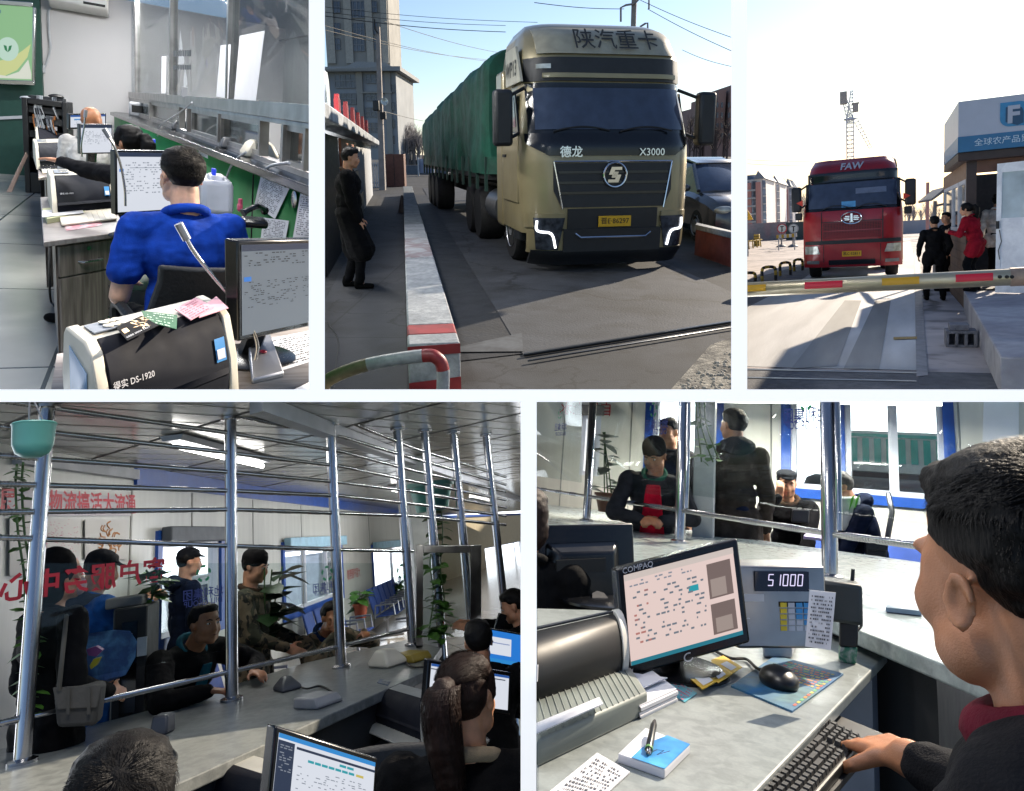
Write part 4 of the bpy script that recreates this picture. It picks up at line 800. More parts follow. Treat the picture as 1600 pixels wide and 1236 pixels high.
q = PL.on(511, 172, wl(0, -.2, 0), nv); q.z = 2.2; mb = MB(); mb.lathe(q+V((0, 0, .27)), [(0, -.03), (.25, -.03), (.27, 0), (.25, .03), (0, .03)], 28, nv); mb.box(q+V((-.02, -.02, 0)), q+V((.02, .02, .1)))
solo('roof_disc', 'round white sign disc standing at the near end of the shed roof', 'sign', mb, mt('disc_white', '#c2c8c8', .4))
# utility pole with lamp and speaker
t = thing('utility_pole', 'square concrete utility pole with floodlight and speaker box beside the shed', 'utility pole', Z(598, 297)); b = Z(598, 297); d = b.y; top = Y(590.5, 42, d)
mb = MB(); mb.tube([b, b+(top-b)*.5, top], [.2, .16, .12], 4); part(t, 'pole', mb, mt('pole_concrete', '#8b8480', .85, var=.15, sc=3, bump=.2), ab=True)
mb = MB(); mb.tube([Y(590, 52, d-.2), Y(586, 46, d-.2), Y(585, 30, d-.2)], .04, 6); part(t, 'insulator', mb, mt('ink_black', ''), ab=True)
mb = MB(); c = Y(599, 160, d-.3); mb.lathe(c, [(0, 0), (.12, .02), (.18, .15), (.16, .16), (0, .1)], 14, (.6, -1, .2)); part(t, 'floodlight', mb, mt('lamp_clear', ''), ab=True)
mb = MB(); c = Y(588, 166, d-.3); mb.box(c-V((.14, .15, .2)), c+V((.14, .1, .25))); part(t, 'speaker', mb, mt('black_plastic', ''), ab=True, bev=.04)
mb = MB(); c = Y(599, 181, d-.3); mb.box(c-V((.13, .15, .16)), c+V((.13, .1, .16))); part(t, 'control_box', mb, mt('ink_black', ''), ab=True, bev=.02)
# brown cabinet, white gate, far street
mb = MB(); a, b = Z(604, 292), Z(632, 292); mb.box((a.x, a.y, 0), (b.x, a.y+.6, 1.66)); t = solo('cabinet', 'plain rust-brown steel cabinet standing beside the utility pole', 'cabinet', mb, mt('cabinet_brown', '#5d3529', .6, var=.15), bev=.02)
mb = MB(); mb.box((a.x+.43, a.y-.012, .1), (a.x+.45, a.y, 1.6)); part(t, 'door_seam', mb, mt('ink_black', ''), ab=True)
mb = MB()
for k in range(9): p = Z(574+k*3.4, 293); mb.box((p.x, p.y, 0), (p.x+.06, p.y+.04, 1.25))
for z in (.2, 1.1): mb.box((Z(574, 293).x, Z(574, 293).y+.041, z), (Z(603, 293).x, Z(574, 293).y+.07, z+.06))
solo('picket_fence', 'white metal picket fence between the shed and the utility pole', 'fence', mb, mt('white_metal', '#a9abb0', .5))
def blk(mb, x0, x1, y0, y1, d, dep):
    a, b = Y(x0, y1, d), Y(x1, y0, d); mb.box((a.x, d, a.z), (b.x, d+dep, b.z)); return a, b
t = thing('tower_block', 'pale high-rise tower with window columns rising over a lower wing behind the utility pole', 'building', Y(555, 240, 110))
wm = mt('tower_wall', '#8d8c88', .8, var=.08, sc=.3)
mb = MB(); blk(mb, 512, 603, -60, 110, 112, 10); part(t, 'tower', mb, wm, ab=True)
mb = MB(); blk(mb, 500, 618, 110, 250, 108, 16); w = part(t, 'lower_wing', mb, mt('wing_wall', '#8a8f94', .8, var=.08, sc=.3), ab=True)
mb = MB(); a = Y(494, 112, 107), Y(626, 104, 107); mb.box((a[0].x, 106.5, a[0].z), (a[1].x, 125, a[1].z)); mb.slab([Y(540, 104, 109), Y(612, 104, 109), Y(603, 98, 109), Y(556, 96, 109)], (0, 10, 0)); part(w, 'cornice', mb, mt('cornice_grey', '#8d9092', .8), ab=True)
gl = mt('far_window', '#3c4658', .15, var=.3, sc=1); fm = mt('far_frame', '#767a80', .6)
def win(par, x0, x1, y0, y1, d, nx=2, ny=2, g=None):
    mb = MB(); blk(mb, x0, x1, y0, y1, d-.1, .12); o = part(par, 'window', mb, g or gl, ab=True)
    mb = MB(); a, b = Y(x0, y1, d), Y(x1, y0, d); e = (b.x-a.x)*.025
    for k in range(nx+1): x = a.x+(b.x-a.x)*k/nx; mb.box((x-e, d-.2, a.z), (x+e, d-.105, b.z))
    for k in range(ny+1): z = a.z+(b.z-a.z)*k/ny; mb.box((a.x, d-.19, z-e), (b.x, d-.11, z+e))
    part(o, 'window_frame', mb, fm, ab=True)
for y in (2, 36, 60): win(t, 547, 569, y, y+20 if y != 2 else y+26, 112, 4, 2)
win(t, 524, 555, 116, 137, 108, 4, 2); win(t, 533, 556, 146, 163, 108, 3, 2)
for y in (118, 172, 198): win(t, 524, 555 if y != 118 else 524.1, y, y+14, 108, 4, 2) if y != 118 else None
for y in (116, 143, 168, 192, 216): win(t, 572, 594, y, y+14, 108, 3, 2)
for y in (-20, 2, 36, 60):
    for x in (522, 580): win(t, x, x+9, y, y+18, 112, 2, 2)
for y in (132, 160, 187, 212): win(t, 612, 616.5, y, y+13, 108, 1, 2)
mb = MB()
for x in (505, 562, 606): blk(mb, x, x+3, 112, 240, 107.6, .35)
blk(mb, 562, 612, 143, 146, 107.5, .4); part(w, 'pilaster', mb, wm, ab=True)
mb = MB()
for x in (512, 541, 574, 598): blk(mb, x, x+3, -60, 99, 111.6, .35)
part(t, 'pilaster', mb, mt('pilaster_pale', '#a09d95', .8), ab=True)
def bare_wood(name, label, d, x0, x1, ytop, n, seed, col, thick=1.):
    random.seed(seed); mb = MB()
    for i in range(n):
        px = random.uniform(x0, x1); base = PL.y(px, 0, d+random.uniform(-6, 6)); base.z = 0; hh = PL.y(px, ytop+random.uniform(0, 18), d).z
        lean = V((random.uniform(-.06, .06), 0, 1)); mb.tube([base, base+lean*hh*.6, base+lean*hh], [.13*thick, .08*thick, .02], 4)
        for k in range(16):
            z = hh*random.uniform(.3, .95); p = base+lean*z; L = (hh-z)*.5+.6; a = random.uniform(0, 6.28); q = p+V((math.cos(a)*L*.5, math.sin(a)*L*.5, L)); mb.tube([p, (p+q)/2+V((0, 0, -.1*L)), q], [.045*thick, .03*thick, .01], 3)
            for j in range(3): u = p.lerp(q, random.uniform(.3, .9)); w = u+V((random.uniform(-.6, .6), random.uniform(-.6, .6), random.uniform(.3, 1))); mb.tube([u, w], [.02*thick, .008], 3)
    solo(name, label, 'trees', mb, mt('bark_'+name+str(seed), col, .9), kind='stuff')
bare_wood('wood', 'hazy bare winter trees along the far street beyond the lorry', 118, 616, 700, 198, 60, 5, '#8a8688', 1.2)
mb = MB(); blk(mb, 606, 690, 250, 262, 120, 1); solo('far_wall', 'grey-blue street wall at the far end of the lane', 'wall', mb, mt('far_wall_grey', '#5d6670', .8))
mb = MB(); blk(mb, 633, 700, 258, 275, 60, .5); solo('crash_barrier', 'grey concrete road barrier across the end of the lane', 'barrier', mb, mt('barrier_grey', '#565d66', .8))
t = thing('billboard', 'small blue billboard on posts at the far end of the lane', 'billboard', Z(664, 273)); d = 55
mb = MB(); blk(mb, 654, 678, 248, 270, d, .2); part(t, 'panel', mb, mt('billboard_blue', '#2d4a80', .5, kind='patch', col2='#8a93a5', sc=.6), ab=True)
mb = MB()
for x in (653, 677): blk(mb, x, x+1.2, 246, 275, d-.15, .14)
part(t, 'post', mb, mt('white_metal', ''), ab=True)
mb = MB(); a = Z(627, 330); mb.lathe(Z(629, 333), [(.16, 0), (.16, .02), (.13, .03), (.03, .5), (0, .52)], 12); solo('traffic_cone', 'dark traffic cone beside the worn kerb beam', 'traffic cone', mb, mt('cone_dark', '#38302f', .6))
mb = MB(); a = Z(1095, 408); wa = Z(1085, 398); wb = Z(1160, 424)
mb.use(mt('wall_red', '#6b2f26', .8, var=.2)).hexa([wa, wb, wb+V((.1, .3, 0)), wa+V((.1, .3, 0))]+[q+V((0, 0, .42)) for q in (wa, wb, wb+V((.1, .3, 0)), wa+V((.1, .3, 0)))])
mb.use(mt('kerb_white', '')).hexa([q+V((-.01, -.012, .423)) for q in (wa, wb, wb+V((.1, .33, 0)), wa+V((.1, .33, 0)))]+[q+V((-.01, -.012, .5)) for q in (wa, wb, wb+V((.1, .33, 0)), wa+V((.1, .33, 0)))])
solo('low_wall', 'low red-brown wall with white coping between the gold truck and the grey car', 'wall', mb)
gold_lorry(Z(955, 424), 13)
# car behind the low wall
def car(label, loc, rz, col):
    t = thing('car', label, 'car', loc, rz); pm = mt('car_paint_'+col[1:], col, .25, .3, var=.05, coat=.6); dk = mt('windscreen_glass', '')
    mb = MB(); rs = []
    for y, w, z0, z1 in ((0, .7, .3, .62), (.08, .84, .22, .72), (.4, .89, .2, .84), (1.2, .9, .2, .95), (3.4, .9, .2, 1.0), (4.2, .88, .22, .95), (4.45, .8, .3, .8)):
        rs.append([V((x*w, y, z)) for x, z in ((-.9, z0), (-1, z0+.12), (-1, z1-.12), (-.86, z1), (0, z1+.03), (.86, z1), (1, z1-.12), (1, z0+.12), (.9, z0))])
    mb.loft(rs); part(t, 'body', mb, pm, 35)
    mb = MB(); rs = []
    for y, w, z in ((1.0, .78, .93), (1.75, .66, 1.4), (2.2, .64, 1.46), (3.0, .64, 1.44), (3.9, .76, .98)): rs.append([V((-w, y, z)), V((-w*.7, y, z+.03)), V((w*.7, y, z+.03)), V((w, y, z)), V((.82, y, .9)), V((-.82, y, .9))])
    mb.loft(rs); part(t, 'cabin', mb, dk, 35)
    mb = MB(); mb.loft([[V((-.6, y, z)), V((.6, y, z)), V((.6, y, z+.03)), V((-.6, y, z+.03))] for y, z in ((1.75, 1.43), (2.2, 1.49), (3.0, 1.47))]); part(t, 'roof', mb, pm, 35)
    for s in (-1, 1):
        mb = MB(); mb.ball((s*.68, .1, .66), (.2, .1, .075), 12); part(t, 'headlight', mb, mt('lamp_clear', ''))
        mb = MB(); mb.tube([(s*.82, 1.0, .95), (s*.66, 1.74, 1.42)], .04, 6); part(t, 'pillar', mb, pm)
        mb = MB(); mb.ball((s*1.0, 1.2, 1.0), (.1, .06, .07), 10); part(t, 'mirror', mb, pm)
        for y in (.85, 3.5): wheel(t, s*.8, y, .32, .2)
    mb = MB(); mb.box((-.45, -.02, .35), (.45, .05, .6)); part(t, 'grille', mb, mt('black_plastic', ''), bev=.03)
    return t
car('grey car parked behind the low red-brown wall beside the truck', (4.15, 12.6, 0), 8, '#45474d')
car('dark car parked farther back behind the grey car', (5.6, 20.5, 0), 4, '#3c3d42')
t = thing('apartment_block', 'sunlit hazy apartment block behind the grey car and the gold truck', 'building', Y(1120, 240, 140))
mb = MB()
for x0, x1, y0, dd in ((1083, 1101, 168, 0), (1101, 1117, 152, -1), (1117, 1135, 141, -2), (1135, 1152, 133, -3)): blk(mb, x0, x1, y0, 245, 140+dd, 14)
part(t, 'wall', mb, mt('apt_wall', '#8a6f68', .8, var=.15, sc=.2), ab=True)
for x in (1104, 1110, 1121, 1128, 1139, 1146):
    for y in (160, 176, 192, 208): win(t, x-1.6, x+1.6, y, y+8, 137-.3, 1, 1)
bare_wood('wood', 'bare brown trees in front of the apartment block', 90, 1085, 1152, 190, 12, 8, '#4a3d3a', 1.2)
# wires and pole above the cab
t = thing('utility_pole', 'tall power pole with cross arms rising behind the truck roof', 'utility pole', Z(990, 300)); d = 34
mb = MB(); b = Y(991, 0, d); mb.tube([V((b.x, d, 0)), V((b.x, d, Y(991, -60, d).z))], .12, 8); part(t, 'pole', mb, mt('pole_concrete', ''), ab=True)
mb = MB()
for P in ([(970, 34), (970, 12), (978, 8), (991, 6)], [(991, 6), (1000, -3), (1014, -6), (1014, 14)], [(1000, 42), (1008, 37), (1012, 36), (1012, 44)]): mb.tube([Y(x, y, d-.2) for x, y in P], .045, 6)
part(t, 'cross_arm', mb, mt('pole_concrete', ''), ab=True)
wmat = mt('wire_black', '#15171c', .6, var=0)
for i, (x0, y0, x1, y1, d0, d1, lb) in enumerate(((500, 10, 840, 35, 40, 40, 'uppermost overhead wire crossing the tower'), (500, 18, 790, 40, 38, 44, 'second highest overhead wire crossing the tower'), (500, 24, 790, 50, 36, 44, 'thick overhead wire crossing the tower and reaching the cab side'), (600, 33, 800, 86, 34, 46, 'steep overhead wire sloping from the pole to the cab'), (500, 38, 780, 98, 33, 50, 'upper of two sagging wires meeting the tarpaulin top'), (500, 45, 770, 94, 33, 50, 'lower of two sagging wires meeting the tarpaulin top'), (600, 174, 720, 186, 31, 60, 'low wire running from the pole lamps toward the load'), (835, 4, 975, 14, 30, 34, 'lone wire hanging from the power pole over the truck cab'), (1000, 0, 1153, 62, 34, 30, 'upper wire falling from the power pole to the right'), (1012, 14, 1153, 84, 34, 30, 'middle wire falling from the power pole to the right'), (1066, 78, 1153, 106, 40, 32, 'lower wire at the right of the cab roof'))):
    a, b = Y(x0, y0, d0), Y(x1, y1, d1); L = (b-a).length; mb = MB(); mb.tube([a.lerp(b, k/12)-V((0, 0, math.sin(math.pi*k/12)*L*.012)) for k in range(13)], .022 if i == 2 else .015, 4)
    solo('wire', lb, 'wire', mb, wmat, 'overhead wires')
# ---------------------------------------------------------------- the gate with the red lorry
enter(GATE); Z, Y = GATE.z, GATE.y
mb = MB(); mb.quad(Z(1157, 618), Z(1612, 618), Z(1612, 334), Z(1500, 341), Z(1300, 352), Z(1157, 360.5)); struct('ground', mb, mt('gate_concrete', '#b3a9a5', .85, kind='patch', col2='#c2b6b0', crack=.12, sc=.3, var=.1, bump=.2, bsc=30))
deckm = mt('gate_deck', '#a5a29e', .7, kind='patch', col2='#cfcdca', sc=.55, var=.07, bump=.15, bsc=40, p=(.4, .56), stretch=(1, .12, 1))
mb = MB(); mb.quad(*[q+V((0, 0, .005)) for q in (Z(1157, 573), Z(1432, 579), Z(1434, 480), Z(1428, 400), Z(1421, 372), Z(1385, 372), Z(1280, 424), Z(1157, 486))]); struct('road', mb, deckm)
mb = MB()
for (a, b, c, d) in (((1236, 577), (1308, 573), (1346, 470), (1320, 470)), ((1318, 577), (1374, 578), (1392, 470), (1368, 470))): mb.quad(*[Z(*q)+V((0, 0, .009)) for q in (a, b, c, d)])
struct('road_marking', mb, mt('track_grey', '#86847f', .75, kind='patch', col2='#9a9793', sc=.8, var=.1, stretch=(1, .1, 1)))
mb = MB(); mb.quad(*[q+V((0, 0, .012)) for q in (Z(1432, 590), Z(1450, 588), Z(1436, 392), Z(1428, 392))]); struct('road', mb, mt('frame_grey', '#77767a', .6, .2, var=.2))
mb = MB(); mb.quad(*[q+V((0, 0, .006)) for q in (Z(1157, 576), Z(1560, 584), Z(1566, 617), Z(1157, 617))]); struct('road', mb, mt('threshold_asphalt', '#4c4d52', .85, kind='patch', col2='#5e5f63', sc=1.5, var=.2, bump=.5, bsc=40))
mb = MB()
for y in (577, 590): mb.hexa([Z(1157, y)+V((0, 0, .01)), Z(1432, y+6)+V((0, 0, .01)), Z(1432, y+8)+V((0, 0, .01)), Z(1157, y+2)+V((0, 0, .01))]+[q+V((0, 0, .012)) for q in (Z(1157, y), Z(1432, y+6), Z(1432, y+8), Z(1157, y+2))])
solo('steel_edge_rail', 'steel edge rails at the near end of the pale weighbridge below the boom', 'rail', mb, mt('rail_steel', '#55595f', .4, .8))
mb = MB(); mb.quad(*[q+V((0, 0, .013)) for q in (Z(1396, 528), Z(1433, 527), Z(1433, 531), Z(1396, 532))]); struct('road_marking', mb, mt('marking_yellow', '#a98a4e', .8, var=.25, sc=20))
mb = MB(); mb.quad(*[q+V((0, 0, .003)) for q in (Z(1157, 500), Z(1157, 440), Z(1262, 412), Z(1290, 412))]); struct('road', mb, mt('threshold_asphalt', ''))
# raised platform
g0, g1 = Z(1508, 492), Z(1562, 616); dv = (g1-g0).normalized(); nv = V((-dv.y, dv.x, 0)); nv = nv if nv.x > 0 else -nv
q0 = g0-dv*.5; p = [g1, q0, q0+nv*4.2, g1+nv*4]; mb = MB(); mb.hexa(p+[a+V((0, 0, .345)) for a in p]); solo('platform', 'raised grey concrete platform in front of the booth door', 'platform', mb, mt('platform_concrete', '#8a8890', .85, kind='patch', col2='#a5a3a8', sc=1.2, var=.1, bump=.3, bsc=30), bev=.015)
red_lorry(Z(1331, 437), 1)
# boom
t = thing('boom_barrier', 'striped silver boom barrier pole lowered across the weighbridge', 'barrier', Z(1600, 560)); d = 8.4
a, b = Y(1150, 453.5, d), Y(1620, 431, d); mb = MB(); mb.tube([a, b], .083, 20); pole = part(t, 'arm', mb, mt('boom_alloy', '#b5ab93', .35, .6, var=.06), ab=True, smooth=60)
for x0, x1, c in ((1160, 1198, 'yellow'), (1258, 1317, 'red'), (1378, 1436, 'yellow'), (1492, 1550, 'red')):
    e = (b-a); u0 = (Y(x0, 440, d).x-a.x)/e.x; u1 = (Y(x1, 440, d).x-a.x)/e.x; mb = MB(); rs = []
    for u in (u0, u1):
        c0 = a+e*u; rs.append([c0+V((0, -math.cos(w)*.0845, math.sin(w)*.0845)) for w in (rad(-12+9*k) for k in range(7))])
    mb.loft(rs, False, False); part(t, c+'_reflector', mb, mt('boom_'+c, '#d9a21e' if c == 'yellow' else '#d8263a', .4, var=.05), ab=True)
mb = MB(); c0 = a+(b-a)*((Y(1578, 440, d).x-a.x)/(b-a).x); mb.tube([c0, b], .092, 20); br = part(t, 'sleeve', mb, mt('sleeve_rust', '#a88f7d', .5, .3, var=.2, sc=12), ab=True)
mb = MB()
for px in (1562, 1573, 1581): c1 = Y(px, 432.5, d-.086); mb.lathe(c1, [(.018, 0), (.018, .02), (0, .022)], 8, (0, -1, 0))
part(br, 'bolt', mb, mt('ink_black', ''), ab=True)
# booth
F0 = Z(1507, 486, .0); d = DB = F0.y+.2; t = thing('booth', 'brown weighing booth with a white and blue roof sign and an open door', 'booth', F0)
X = lambda px: Y(px, 400, DB).x
x0 = X(1509); dep = 5.5; sk = V((-.06, 1, 0)); brown = mt('booth_brown', '#3a2a26', .5, var=.15)
def bx(mb, xa, xb, ya, yb, za, zb): return mb.hexa([V((x0+xa, d+ya, za)), V((x0+xb, d+ya, za)), V((x0+xb, d+yb, za)), V((x0+xa, d+yb, za)), V((x0+xa, d+ya, zb)), V((x0+xb, d+ya, zb)), V((x0+xb, d+yb, zb)), V((x0+xa, d+yb, zb))])
zz = lambda py: Y(1540, py, d).z
zt, zm, zb, zf = zz(157), zz(212), zz(236), zz(250)
for q_ in ((0, .14, 0, .14, .345, zf), (0, .12, dep-.12, dep, .0, zf), (.93, 1.0, 0, .1, .345, zf)): mb = MB(); bx(mb, *q_); part(t, 'corner_post', mb, brown, ab=True)
mb = MB(); bx(mb, .0, .06, .14, dep-.12, 0.0, 1.25); w = part(t, 'side_wall', mb, mt('booth_stone', '#6e584a', .8, kind='tile', col2='#5b483d', p=(.6, .16, .012), sc=6, var=.15, bump=.4, bsc=30, rot=(-90, -90, 0)), ab=True)
mb = MB(); bx(mb, -.02, .08, .14, dep-.12, 1.25, 1.31); part(w, 'sill', mb, mt('sill_dark', '#4a4244', .6), ab=True)
mb = MB(); bx(mb, .0, .07, .14, dep-.12, 2.22, zf); part(t, 'side_lintel', mb, mt('lintel_tan', '#8d6f58', .6), ab=True)
for ya, yb in ((.2, 1.5), (1.6, 2.9), (3.0, 5.3)):
    mb = MB(); bx(mb, .0, .06, ya, ya+.07, 1.31, 2.22); bx(mb, 0, .06, yb-.07, yb, 1.31, 2.22); bx(mb, 0, .06, ya+.07, yb-.07, 1.31, 1.38); bx(mb, 0, .06, ya+.07, yb-.07, 2.15, 2.22); f = part(t, 'window_frame', mb, mt('upvc', '#c3c5cc', .4, var=.04), ab=True)
    mb = MB(); bx(mb, .025, .035, ya+.07, yb-.07, 1.38, 2.15); part(f, 'pane', mb, mt('booth_glass', '#6f7a86', .06, var=.2, spec=.8), ab=True)
mb = MB(); bx(mb, .14, .93, -.0, .1, 2.3, zf); bx(mb, 1.0, 1.9, 0, .1, .345, zf); part(t, 'front_wall', mb, mt('lintel_brown', '#6b4a3a', .6, var=.2), ab=True)
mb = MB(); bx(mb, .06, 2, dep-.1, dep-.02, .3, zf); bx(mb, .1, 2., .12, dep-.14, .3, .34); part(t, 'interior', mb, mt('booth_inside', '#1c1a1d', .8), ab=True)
mb = MB(); bx(mb, -.14, 2, -.18, 3.1, zf, zb); part(t, 'roof_edge', mb, brown, ab=True, bev=.01)
sx = X(1493)-x0; mb = MB(); mb.use(mt('sign_white', '#b9bcc8', .4, var=.03)); bx(mb, sx, 2, -.25, 3.0, zm, zt); mb.use(mt('sign_blue', '#2a6f9a', .4, var=.05)); bx(mb, sx-.003, 2, -.253, 3.003, zb, zm); s = part(t, 'roof_sign', mb, ab=True)
lc = V((x0+(X(1577)-x0), d-.26, (zz(167)+zz(204))/2)); h = (zz(167)-zz(204))/2
mb = MB(); pts = [(-1, 1), (.3, 1)]+[(.3+.7*math.sin(a), .3+.7*math.cos(a)) for a in (k*.2618 for k in range(7))]+[(1, -1.15)]+[(.55, -1), (-.3, -1)]+[(-.3-.7*math.sin(a), -.3-.7*math.cos(a)) for a in (k*.2618 for k in range(7))]
mb.slab([lc+V((u*h, 0, v*h)) for u, v in pts], (0, .012, 0)); lg = part(s, 'logo', mb, mt('logo_blue', '#3587b5', .4), ab=True)
mb = MB(); mb.slab([lc+V((u*h, -.006, v*h)) for u, v in ((-.62, .6), (.2, .6), (.5, .45), (.62, .1), (.62, -.8), (.2, -.95), (-.62, -.6))], (0, .006, 0)); part(lg, 'logo_field', mb, mt('logo_navy', '#1d4a6b', .4), ab=True)
mb = MB(); mb.put('F', lc+V((-.02, -.01, -.02)), (1, 0, 0), (0, 0, 1), h*1.9, (0, -1, 0), .003, bold=.04); part(lg, 'logo_letter', mb, mt('sign_white', ''), ab=True)
mb = MB(); mb.put('全球农产品贸易综合服务平台', V((X(1517), d-.255, (zb+zm)/2)), (1, 0, 0), (0, 0, 1), .125, (0, -1, 0), .004, al='LEFT'); part(s, 'sign_text', mb, mt('text_pale', '#cfe0ea', .5, var=0), ab=True)
# open door
a, b = V((x0+.95, d-.02, .36)), Y(1598, 470, d-1.1); hg = V((X(1546), d-.75, .36)); e = V((X(1601)-.02, d-1.0, .36)); u = (e-hg); L = u.length; u.normalize(); wv = V((-u.y, u.x, 0)); H = 2.02
fr = Fr(hg, u*L, V((0, 0, H)), wv*.05); dr = thing('booth_door', 'white open booth door with a glass upper panel and dirty lower panel', 'door', hg); wm = mt('door_white', '#eceef2', .4, kind='patch', col2='#dcdee4', sc=5, var=.03)
mb = MB()
for (a1, b1) in (((0, 0), (.13, 1)), ((.87, 0), (1, 1)), ((.13, 0), (.87, .07)), ((.13, .93), (.87, 1)), ((.13, .5), (.87, .58))): fr.hexa(mb, (a1[0], a1[1], 0), (b1[0], b1[1], 1))
part(dr, 'door_frame', mb, wm, ab=True)
mb = MB(); fr.hexa(mb, (.13, .07, .25), (.87, .5, .75)); lp = part(dr, 'lower_panel', mb, wm, ab=True)
mb = MB(); fr.hexa(mb, (.13, .58, .3), (.87, .93, .6)); part(dr, 'pane', mb, mt('door_glass', '#b9c6cb', .05, var=.25, sc=2, spec=1), ab=True)
mb = MB(); fr.hexa(mb, (.04, .5, -1.2), (.09, .56, -.1)); part(dr, 'handle', mb, mt('ink_black', ''), ab=True)
mb = MB(); mb.tube([fr(.1, .49, -.3), fr(.16, .4, -.3), fr(.08, .33, -.3), fr(.12, .26, -.3)], .006, 5); part(dr, 'cord', mb, mt('ink_black', ''), ab=True)
# cinder block
p0, p1 = Z(1478, 543), Z(1527, 543); w = p1.x-p0.x; t = MB(); c = (p0+p1)/2
cb = mt('cinder', '#77767c', .95, var=.2, sc=12, bump=.8, bsc=60); mb = MB(); hgt = .205
for k in range(4): x = p0.x+(w-.035)*k/3; mb.box((x, c.y, 0), (x+.035, c.y+.3, hgt-.036))
mb.box((p0.x, c.y, hgt-.036), (p1.x, c.y+.3, hgt)); mb.box((p0.x+.035, c.y+.0, 0), (p1.x-.035, c.y+.3, .03)); mb.box((p0.x+.035, c.y+.22, .03), (p1.x-.035, c.y+.28, hgt-.036))
solo('cinder_block', 'grey hollow cinder block with three holes lying by the platform', 'block', mb, cb, bev=.004)
mb = MB(); mb.box((p0.x+.04, c.y+.03, hgt+.002), (p0.x+w*.75, c.y+.28, hgt+.075)); solo('paving_brick', 'flat grey brick lying on top of the cinder block', 'brick', mb, mt('cinder', ''), bev=.006)
# hoops
ym, bm_ = mt('hoop_yellow', '#a98a2e', .6, var=.15), mt('hoop_black', '#16161a', .6)
for i, (xa, xb, yt, yb, lb) in enumerate(((1157, 1180, 427, 441, 'yellow and black hoop barrier cut off by the white partition'), (1191, 1212, 418, 440, 'largest whole yellow and black hoop barrier, nearest the boom'), (1219, 1235, 411, 431, 'middle-sized yellow and black hoop barrier between two others'), (1241, 1254, 406, 424, 'smallest yellow and black hoop barrier beside the truck'))):
    b0 = Z(xa, yb); b1 = Z(xb, yb-1.5); dd = (b0.y+b1.y)/2; h = Y(xa, yt, dd).z; o = thing('hoop_barrier', lb, 'barrier', (b0+b1)/2, 0, 'yellow and black hoops along the lane')
    P = spline([b0, b0+V((0, 0, h*.75)), b0.lerp(b1, .18)+V((0, 0, h)), b0.lerp(b1, .82)+V((0, 0, h)), b1+V((0, 0, h*.75)), b1], 6)
    for k in range(0, len(P)-1, 3): c = (k//3) % 2; mb = MB(); mb.tube(P[k:k+4], .045, 8); part(o, 'black_band' if c else 'yellow_band', mb, bm_ if c else ym, ab=True)
# no-entry signs and board
for px, lb in ((1222, 'round no-parking sign on a stand, the one with a red rim'), (1240, 'round white sign on a stand beside the dark fence panel')):
    b = Z(px-1, 386); o = thing('road_sign', lb, 'sign', b, 0, 'round signs by the far wall'); c = Y(px, 357, b.y)
    mb = MB(); mb.tube([b, V((b.x+.04, b.y, c.z-.1))], .05, 8); mb.lathe(b, [(.35, 0), (.35, .06), (.12, .2), (0, .2)], 10); part(o, 'post', mb, mt('post_grey', '#77777c', .6), ab=True)
    mb = MB(); mb.lathe(c, [(0, 0), (.33, 0), (.33, .04), (0, .04)], 20, (0, -1, 0)); s = part(o, 'sign_disc', mb, mt('disc_white', ''), ab=True)
    mb = MB(); mb.tube([c+V((.31*math.cos(a), -.05, .31*math.sin(a))) for a in (k*.2618 for k in range(25))], .035, 5); part(s, 'rim', mb, mt('rim_red' if px == 1222 else 'rim_grey', '#b0323a' if px == 1222 else '#8d8f94', .5), ab=True)
    mb = MB(); mb.box(c+V((-.035, -.06, -.2)), c+V((.035, -.045, .17))); mb.box(c+V((-.12, -.06, .1)), c+V((.12, -.046, .16))); part(s, 'symbol', mb, mt('ink_black', ''), ab=True)
mb = MB(); q0, q1 = Y(1213, 373, 47), Y(1245, 370, 47); ms = (ym, mt('white_metal', ''))
for k in range(8): a, b = q0.lerp(q1, k/8), q0.lerp(q1, (k+1)/8); mb.use(ms[k % 2]).hexa([a, b, b+V((0, .1, 0)), a+V((0, .1, 0)), a+V((0, 0, .22)), b+V((0, 0, .22)), b+V((0, .1, .22)), a+V((0, .1, .22))])
mb.use(ms[1]).box((q0.x+.1, 47.02, 0), (q0.x+.16, 47.08, q0.z)); mb.box((q1.x-.16, 47.02, 0), (q1.x-.1, 47.08, q1.z)); solo('barrier_board', 'low yellow and white striped barrier board below the two round signs', 'barrier', mb)
b = Z(1182, 385); mb = MB(); mb.use(ym).box((b.x-.2, b.y, 0), (b.x+.2, b.y+.5, .95)); mb.use(bm_)
for k in range(4): mb.box((b.x-.204, b.y-.004, .1+k*.22), (b.x+.204, b.y+.2, .17+k*.22))
solo('concrete_bollard', 'stout yellow and black concrete bollard beside the yellow railing', 'bollard', mb, bev=.02)
mb = MB(); p0, p1 = Z(1157, 390), Z(1178, 386)
for k in range(4): q = p0.lerp(p1, k/3.3); mb.tube([q, q+V((0, 0, .5)), q+V((.55, 0, .62)), q+V((.6, 0, 0))], .05, 6)
mb.tube([p0+V((0, 0, .5)), p1+V((.6, 0, .55))], .04, 6); solo('pipe_railing', 'small yellow pipe railing between the hoop barriers and the bollard', 'railing', mb, ym)
t = thing('warning_sign', 'yellow triangular warning sign on a post near the yellow railing', 'sign', Z(1166, 400)); c = Y(1167, 335, 40)
mb = MB(); mb.slab([c+V((-.33, 0, -.3)), c+V((.33, 0, -.3)), c+V((0, 0, .32))], (0, .03, 0)); p_ = part(t, 'panel', mb, mt('sign_yellow', '#c8951a', .5), ab=True)
